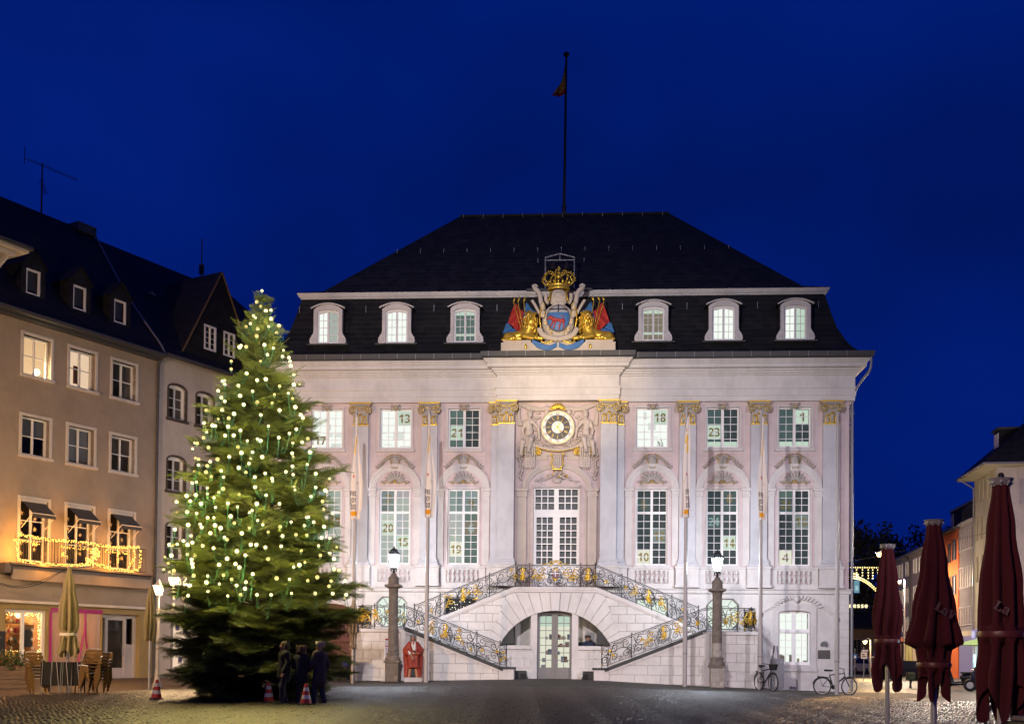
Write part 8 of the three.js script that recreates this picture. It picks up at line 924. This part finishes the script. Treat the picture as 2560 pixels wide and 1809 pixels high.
{
  const g = (x, z) => ground(x, z); let q = g(5.87, -13.2), t = parasol('red_parasol', 'folded wine red parasol nearest the camera, at the right edge', 5.87, -13.2, [[3.12 - q, 0.10], [2.55 - q, 0.17], [1.9 - q, 0.25], [1.45 - q, 0.27], [1.31 - q, 0.265], [1.12 - q, 0.265], [0.83 - q, 0.30], [0.55 - q, 0.285]], M.wine, { crown: 1, knob: 1, tie: [1.31 - q], strap: M.strap, seed: 3, hem: 0.3, pole: 0.04, turn: 0.4, group: RG }); script(t, 'La', 0.11, 1.62 - q, -0.75, 0.262); script(t, 'L', 0.12, 1.66 - q, 0.95, 0.27);
  q = g(6.37, -16.6); t = parasol('red_parasol', 'folded wine red parasol in the middle of the three, flaring in the wind', 6.37, -16.6, [[3.05 - q, 0.11], [2.4 - q, 0.20], [1.7 - q, 0.32], [1.22 - q, 0.43], [1.20 - q, 0.27], [0.92 - q, 0.24], [0.80 - q, 0.235], [0.6 - q, 0.24]], M.wine, { crown: 1, tie: [0.92 - q], strap: M.strap, seed: 8, hem: 0.24, pole: 0.045, turn: 1.1, group: RG }); script(t, 'LaV', 0.13, 1.72 - q, -0.95, 0.33, -0.5); script(t, 'L', 0.13, 1.7 - q, 0.75, 0.33);
  q = g(7.07, -20.7); t = parasol('red_parasol', 'folded wine red parasol leftmost and farthest of the three', 7.07, -20.7, [[3.1 - q, 0.11], [2.5 - q, 0.19], [1.75 - q, 0.28], [1.34 - q, 0.235], [1.1 - q, 0.25], [0.86 - q, 0.30], [0.72 - q, 0.29]], M.wine, { crown: 1, tie: [1.34 - q], strap: M.strap, seed: 15, hem: 0.34, pole: 0.042, turn: 0.2, group: RG });
}
parasol('beige_parasol', 'tall folded beige parasol tied in the middle, between stacks of cafe chairs', -13.3, -32.96, [[3.80, 0.06], [3.2, 0.18], [2.5, 0.29], [2.05, 0.31], [1.80, 0.235], [1.6, 0.26], [1.25, 0.33]], M.khaki, { tie: [1.80], seed: 2, hem: 0.14, pole: 0.035 });
parasol('beige_parasol', 'slimmer folded beige parasol beside the lanterns left of the tree', -11.8, -35.85, [[3.38, 0.07], [2.8, 0.15], [2.1, 0.21], [1.66, 0.18]], M.khaki, { seed: 6, hem: 0.06, pole: 0.04 });
parasol('beige_parasol', 'thin folded pale parasol around the pole right of the tree', -6.13, -42.5, [[3.38, 0.05], [2.7, 0.14], [2.0, 0.225], [1.93, 0.13], [1.4, 0.13]], mat(0.36, 0.28, 0.20, 0.9, { map: T.fabric, side: THREE.DoubleSide }), { seed: 9, hem: 0.08, pole: 0.05 });
{ // wheelie bin
  const x = -6.83, z = -45.04, t = thing('wheelie_bin', 'black wheelie bin with a blue sticker behind the thin pale parasol', 'bin', [x, ground(x, z), z], 0.1); mb().add(new THREE.CylinderGeometry(0.36, 0.29, 0.9, 4, 1).rotateY(PI / 4), _m.makeTranslation(0, 0.52, 0)).build('body', mat(0.03, 0.03, 0.036, 0.5), t); mb().box(-0.28, 0.96, -0.3, 0.28, 1.03, 0.3, 0.03).build('lid', mat(0.05, 0.05, 0.06, 0.5), t); mb().box(-0.08, 0.65, 0.235, 0.12, 0.85, 0.25).build('sticker', mat(0.03, 0.04, 0.25), t); for (const s of [-1, 1]) { const g = new THREE.CylinderGeometry(0.1, 0.1, 0.05, 14); g.rotateZ(PI / 2); g.translate(s * 0.25, 0.1, -0.2); put('wheel', boxUV(g), M.black, t); }
}
// stacked cafe chairs and folded tables
{
  const wd = mat(0.15, 0.075, 0.013, 0.8, { map: T.wood }), mk = () => { const t = thing('cafe_chair', 'slatted yellow brown cafe chair, lowest of the right-hand stack', 'chair', [0, 0, 0], 0, 'cafe chairs stacked right of the beige parasol'); for (const s of [-1, 1]) mb().beam([s * 0.22, 0, 0.22], [s * 0.22, 0.62, 0.20], 0.03, 0.03).build('leg', wd, t), mb().beam([s * 0.22, 0, -0.26], [s * 0.22, 0.46, -0.18], 0.03, 0.03).beam([s * 0.22, 0.46, -0.18], [s * 0.22, 0.86, -0.26], 0.03, 0.03).build('leg', wd, t), mb().tube([[s * 0.22, 0.62, 0.2], [s * 0.25, 0.66, 0.12], [s * 0.25, 0.66, -0.1], [s * 0.22, 0.62, -0.2]], 0.016, 6).build('arm', M.steel, t); for (let k = 0; k < 5; k++) mb().box(-0.22, 0.43, -0.18 + k * 0.085, 0.22, 0.452, -0.11 + k * 0.085, 0.005).build('seat_slat', wd, t); for (let k = 0; k < 4; k++) mb().beam([-0.21, 0.53 + k * 0.095, -0.19 - k * 0.018], [0.21, 0.53 + k * 0.095, -0.19 - k * 0.018], 0.02, 0.082).build('back_slat', wd, t); mb().tube([[-0.22, 0.86, -0.26], [0, 0.89, -0.28], [0.22, 0.86, -0.26]], 0.016, 6).build('back_rail', M.steel, t); return t; };
  const src = mk(), L = ['lowest', 'second', 'third', 'fourth', 'fifth', 'topmost']; let first = true;
  const stack = (x, z, turn, n, side, ix, iz) => { for (let k = 0; k < n; k++) { const o = first ? src : src.clone(); if (!first) { o.name = numbered('cafe_chair'); scene.add(o); } first = false; o.position.set(x + ix * k, ground(x, z) + 0.098 * k, z + iz * k); o.rotation.y = turn; tag(o, `slatted yellow brown cafe chair, ${k === n - 1 ? 'topmost' : L[k]} in the stack ${side} of the beige parasol`, 'chair', 'cafe chairs stacked at the beige parasol'); } };
  stack(-12.72, -32.95, PI - 0.25, 6, 'just right', 0.035, 0.0); stack(-12.62, -33.6, PI - 0.1, 5, 'behind and right', 0.03, 0); stack(-14.05, -32.8, PI - 0.62, 5, 'left', -0.03, 0.02);
  const tb = thing('folded_table', 'black folded cafe table upright, leftmost of the three under the parasol', 'table', [-13.62, ground(-13.5, -32.6), -32.6], 0.1, 'folded tables under the beige parasol'); mb().box(-0.32, 0.28, -0.02, 0.32, 0.98, 0.012, 0.008).build('tabletop', mat(0.008, 0.007, 0.007, 1), tb); for (const x of [-0.26, 0.0, 0.14]) mb().beam([x, 0.98, 0.03], [x + (x > 0 ? 0.1 : -0.03), 0, 0.05], 0.022, 0.016).build('leg', M.zinc, tb); mb().bar([-0.3, 0.06, 0.04], [0.3, 0.06, 0.04], 0.012).build('foot_bar', M.black, tb);
  for (const [x, z, l] of [[-13.35, -32.64, 'black folded cafe table upright, middle of the three under the parasol'], [-13.05, -32.70, 'black folded cafe table upright, rightmost of the three under the parasol']]) { const o = tb.clone(); o.name = numbered('folded_table'); scene.add(o); o.position.set(x, ground(x, z), z); o.rotation.y = 0.1 + 0.2 * (x + 13.3); tag(o, l, 'table', 'folded tables under the beige parasol'); }
}
{ // planter with evergreen and berries
  const x = -16.95, z = -37.15, y = ground(x, z), t = thing('planter_box', 'wooden plank planter box by the cafe window at the left edge', 'planter', [x, y, z], 0.62), wood = [0.10, 0.115, 0.09].map((k) => mat(k * 1.5, k, k * 0.72, 0.7, { map: T.wood })); for (let k = 0; k < 5; k++) for (const [a, b, c, d] of [[-0.55, -0.38, 0.55, -0.34], [-0.55, 0.34, 0.55, 0.38], [-0.58, -0.38, -0.54, 0.38], [0.54, -0.38, 0.58, 0.38]]) mb().box(a, k * 0.15, b, c, k * 0.15 + 0.142, d, 0.006).build('plank', wood[(k * 3 + (a > 0 ? 1 : 0)) % 3], t); mb().box(-0.54, 0.55, -0.34, 0.54, 0.68, 0.34).build('soil', mat(0.03, 0.02, 0.012), t);
  const s = thing('evergreen_shrub', 'leafy evergreen shrub with yellow and red leaves growing in the planter box', 'shrub', [x, y + 0.68, z], 0.4), R = rngOf(61), lf = new THREE.BufferGeometry().setAttribute('position', new THREE.BufferAttribute(new Float32Array([0, 0, 0, 0.05, 0.02, 0.012, 0.11, 0, 0, 0, 0, 0, 0.11, 0, 0, 0.05, -0.022, 0.012]), 3)); lf.computeVertexNormals(); boxUV(lf); const st = mb(), im = new THREE.InstancedMesh(lf, mat(1, 1, 1, 0.5, { side: THREE.DoubleSide }), 1500), o = new THREE.Object3D(), c = new THREE.Color(); for (let k = 0; k < 1500; k++) { const a = R() * 6.28, r = Math.sqrt(R()) * 0.55, yy = R() * (0.85 - r * 0.8) * (0.6 + 0.4 * Math.sin(a * 3)); o.position.set(Math.cos(a) * r, yy, Math.sin(a) * r * 0.75); o.rotation.set(R() * 6, R() * 6, R() * 6); o.updateMatrix(); im.setMatrixAt(k, o.matrix); const w = R(); im.setColorAt(k, w < 0.78 ? c.setRGB(0.03, 0.07, 0.02) : w < 0.9 ? c.setRGB(0.3, 0.22, 0.02) : c.setRGB(0.16, 0.03, 0.02)); if (k % 60 === 0) st.bar([0, -0.1, 0], [Math.cos(a) * r, yy, Math.sin(a) * r * 0.75], 0.008, 0.006, 4); } st.build('stem', mat(0.06, 0.04, 0.02), s); im.name = 'leaves'; im.userData.kind = 'stuff'; im.castShadow = true; s.add(im);
  const b = thing('menu_board', 'dark chalk menu board on the wall at the left edge', 'menu board', [...rowPt(-3.1, 0.1).slice(0, 1), 0, rowPt(-3.1, 0.1)[1]], ROWT); mb().box(-0.35, 0.3, 0, 0.3, 1.75, 0.04).build('board', M.black, b); const tx = mb(); for (let k = 0; k < 10; k++) tx.box(-0.28, 0.5 + k * 0.11, 0.04, -0.28 + 0.15 + 0.3 * hash(k, 1, 1), 0.515 + k * 0.11, 0.043); tx.build('chalk_line', mat(0.3, 0.3, 0.32), b).userData.kind = 'stuff';
}
{ // old candelabra street lamp with several warm lanterns, left of the tree
  const x = -12.3, z = -38.2, t = thing('candelabra_lamp', 'pale ornate street lamp with several warm lanterns left of the tree', 'street lamp', [x, ground(x, z), z], 0.1), m = mat(0.42, 0.38, 0.34, 0.45); mb().lathe([[0.16, 0], [0.16, 0.1], [0.1, 0.25], [0.085, 0.6], [0.06, 0.7], [0.05, 2.6], [0.075, 2.7], [0.04, 2.8], [0.035, 3.2]], 0, 0, 0, 14).build('post', m, t);
  mb().tube([[0, 2.72, 0], [0.25, 2.66, 0], [0.5, 2.72, 0]], 0.026, 6).tube([[0.45, 2.7, 0], [0.7, 2.60, 0.05], [0.95, 2.68, 0.1]], 0.024, 6).bar([0.5, 2.6, 0], [0.5, 2.95, 0], 0.03).ball(0.5, 2.68, 0, 0.06).tube(spiral(0.25, 2.55, 0, 0.09, 1.2, 0, 1), 0.014, 5).build('arm', m, t);
  [[0, 3.20, 0], [0.52, 3.48, 0], [0.95, 3.02, 0.1], [0.86, 3.3, -0.35]].forEach(([lx, ly, lz], i) => { const f = mb(), g = mb(), P = (h, r, k) => [lx + Math.cos(k * PI / 3) * r, ly + h, lz + Math.sin(k * PI / 3) * r]; f.bar([lx, ly - 0.4, lz], [lx, ly, lz], 0.022).lathe([[0.02, -0.06], [0.07, 0], [0.1, 0.03]], lx, ly, lz, 10); for (let k = 0; k < 6; k++) { f.bar(P(0.02, 0.10, k), P(0.34, 0.19, k), 0.009); g.quad(P(0.03, 0.10, k + 1), P(0.03, 0.10, k), P(0.34, 0.185, k), P(0.34, 0.185, k + 1)); f.quad(P(0.35, 0.21, k), P(0.35, 0.21, k + 1), P(0.46, 0.07, k + 1), P(0.46, 0.07, k)); } f.lathe([[0.07, 0.46], [0.05, 0.5], [0.02, 0.56], [0, 0.58]], lx, ly, lz, 10); const o = f.build('lantern', m, t); g.build('lantern_glass', new THREE.MeshPhysicalMaterial({ color: C(1, 0.95, 0.85), roughness: 0.4, transmission: 1, thickness: 0 }), o); mb().lathe([[0, 0.06], [0.06, 0.08], [0.075, 0.2], [0.05, 0.3], [0, 0.31]], lx, ly, lz, 10).build('bulb', lit(1, 0.74, 0.42, 16), o); pointLight(o, [lx, ly + 0.19, lz], C(1, 0.70, 0.40), 28, 4); });
}
{ // dark table corner in the foreground, bicycle wheel behind the near parasol
  const x = 6.08, z = -12.6, g0 = ground(x, z), t = thing('stone_table', 'dark table with pale top at the lower right corner', 'table', [x, g0, z], 0.2); mb().box(-0.18, 0.70, -0.5, 1.2, 0.80, 0.5, 0.015).build('tabletop', M.darkstep, t); mb().box(-0.1, 0.80, -0.42, 1.2, 0.86, 0.42, 0.02).build('table_cover', mat(0.22, 0.20, 0.18, 0.7, { map: T.fabric }), t); for (const [a, b] of [[-0.1, 0.3], [-0.1, -0.4], [1.0, 0.3], [1.0, -0.4]]) mb().box(a, 0, b, a + 0.12, 0.70, b + 0.12, 0.01).build('leg', M.darkstep, t); mb().box(0.1, 0.05, -0.3, 0.9, 0.6, 0.3).build('shelf', M.black, t);
  bike('bicycle', 'black bicycle parked behind the nearest red parasol at the right edge', 9.5, -20.6, 0.4, {});
}
{ const R = rngOf(70); // fallen leaves on the setts
  const P = [[-4.2, -38.9], [3.9, -37.6], [-2.9, -36.9], [1.3, -34.5], [5.9, -33.2], [8.6, -30.1], [3.2, -39.6]]; P.forEach(([x, z], k) => { const t = mb().ext(shp([[0, 0], [0.06, 0.02], [0.10, 0.07], [0.05, 0.06], [0.01, 0.08]]), 0, 0.006); const o = t.build('paper_scrap', mat(0.4, 0.38, 0.36), null, [x, ground(x, z) + 0.03, z]); o.rotation.x = -PI / 2; o.rotation.z = R() * 6; tag(o, ['small pale scrap lying on the ground before the red statue', 'small pale scrap on the paving right of the staircase door', 'small pale scrap on the paving left of the stair foot', 'small pale scrap on the setts below the stair arch', 'small pale scrap on the setts before the right flight', 'small pale scrap on the setts in front of the right lamp column', 'small pale scrap on the paving right of the double door'][k], 'litter', 'paper scraps on the ground'); }); }
// ================================================================ LIGHTS of the square that stand behind the camera
function floodlight(label, pos, target, color, I, angle, pen, radius) { // mast with a lit head
  const t = thing('floodlight', label, 'floodlight', [pos[0], ground(pos[0], pos[2]), pos[2]]), y = pos[1] - t.position.y, d = V(...target).sub(V(...pos)).normalize();
  mb().lathe([[0.11, 0], [0.07, y - 0.3], [0, y - 0.3]], 0, 0, -0.0, 12).build('mast', M.zinc, t);
  const hd = mb().box(-0.28, -0.2, 0, 0.28, 0.2, 0.22, 0.03).build('lamp_head', M.black, t, [0, y, 0]); hd.lookAt(V(...target)); hd.rotation.z = 0;
  const o = new THREE.Object3D(); o.position.set(...pos); o.lookAt(...target); hd.quaternion.copy(o.quaternion); hd.position.set(0, y, 0);
  mb().box(-0.24, -0.16, 0.222, 0.24, 0.16, 0.228).build('lamp_face', lit(color.r, color.g, color.b, 3), hd);
  const p = V(...pos).addScaledVector(d, 0.30); spot(scene, p.toArray(), target, color, I, angle, pen, radius);
}
{ // floodlight hung from a span cable over the square, above the picture
  const P = [-4, 12.5, -14], A = [0.5, 7, -49], t = thing('span_cable', 'cable spanned over the square above the picture, carrying a floodlight', 'cable'); mb().tube([[-40, 15, -14], [-20, 13.4, -14], [P[0], 12.9, -14], [20, 13.6, -14], [44, 15, -14]], 0.015, 5).build('wire', M.black, t);
  const f = thing('hanging_floodlight', 'floodlight hanging from the span cable above the picture', 'floodlight', P), o = new THREE.Object3D(); o.position.set(...P); o.lookAt(...A); const hd = mb().box(-0.3, -0.2, -0.12, 0.3, 0.2, 0.1, 0.03).build('lamp_head', M.black, f); hd.quaternion.copy(o.quaternion); mb().box(-0.26, -0.16, 0.102, 0.26, 0.16, 0.108).build('lamp_face', lit(1, 0.92, 0.92, 3), hd); mb().bar([0, 0.1, 0], [0, 0.45, 0], 0.02).build('hanger', M.black, f);
  const d = V(...A).sub(V(...P)).normalize(); spot(scene, V(...P).addScaledVector(d, 0.2).toArray(), A, C(1, 0.92, 0.93), 1750, 0.56, 0.6, 5);
}
floodlight('floodlight on a mast behind the camera, right of centre', [16, 9.5, 2], [8, 2, -49], C(1, 0.90, 0.94), 2100, 0.34, 1, 5);
floodlight('narrow warm floodlight aimed at the clock and crest', [-5, 5.0, 2], [2.3, 13.2, -49], C(1, 0.74, 0.42), 5200, 0.085, 0.9, 8);
floodlight('warm street light at the left edge of the square', [-20, 6.6, -23], [-15.5, 2.5, -44], C(1, 0.62, 0.34), 820, 0.82, 0.5, 10);
floodlight('warm street light near the camera on the left', [-16, 7, -12], [-13.6, 0, -32], C(1, 0.66, 0.42), 420, 0.31, 0.6, 8);
floodlight('warm street light over the right of the square', [19, 6.6, -16], [6, -0.5, -34], C(1, 0.60, 0.40), 80, 1.1, 0.8, 10);
floodlight('warm street light just behind the camera', [-7, 8, 3], [5.5, 0.5, -18], C(1, 0.66, 0.50), 600, 0.52, 0.7, 10);
renderer.render(scene, camera);
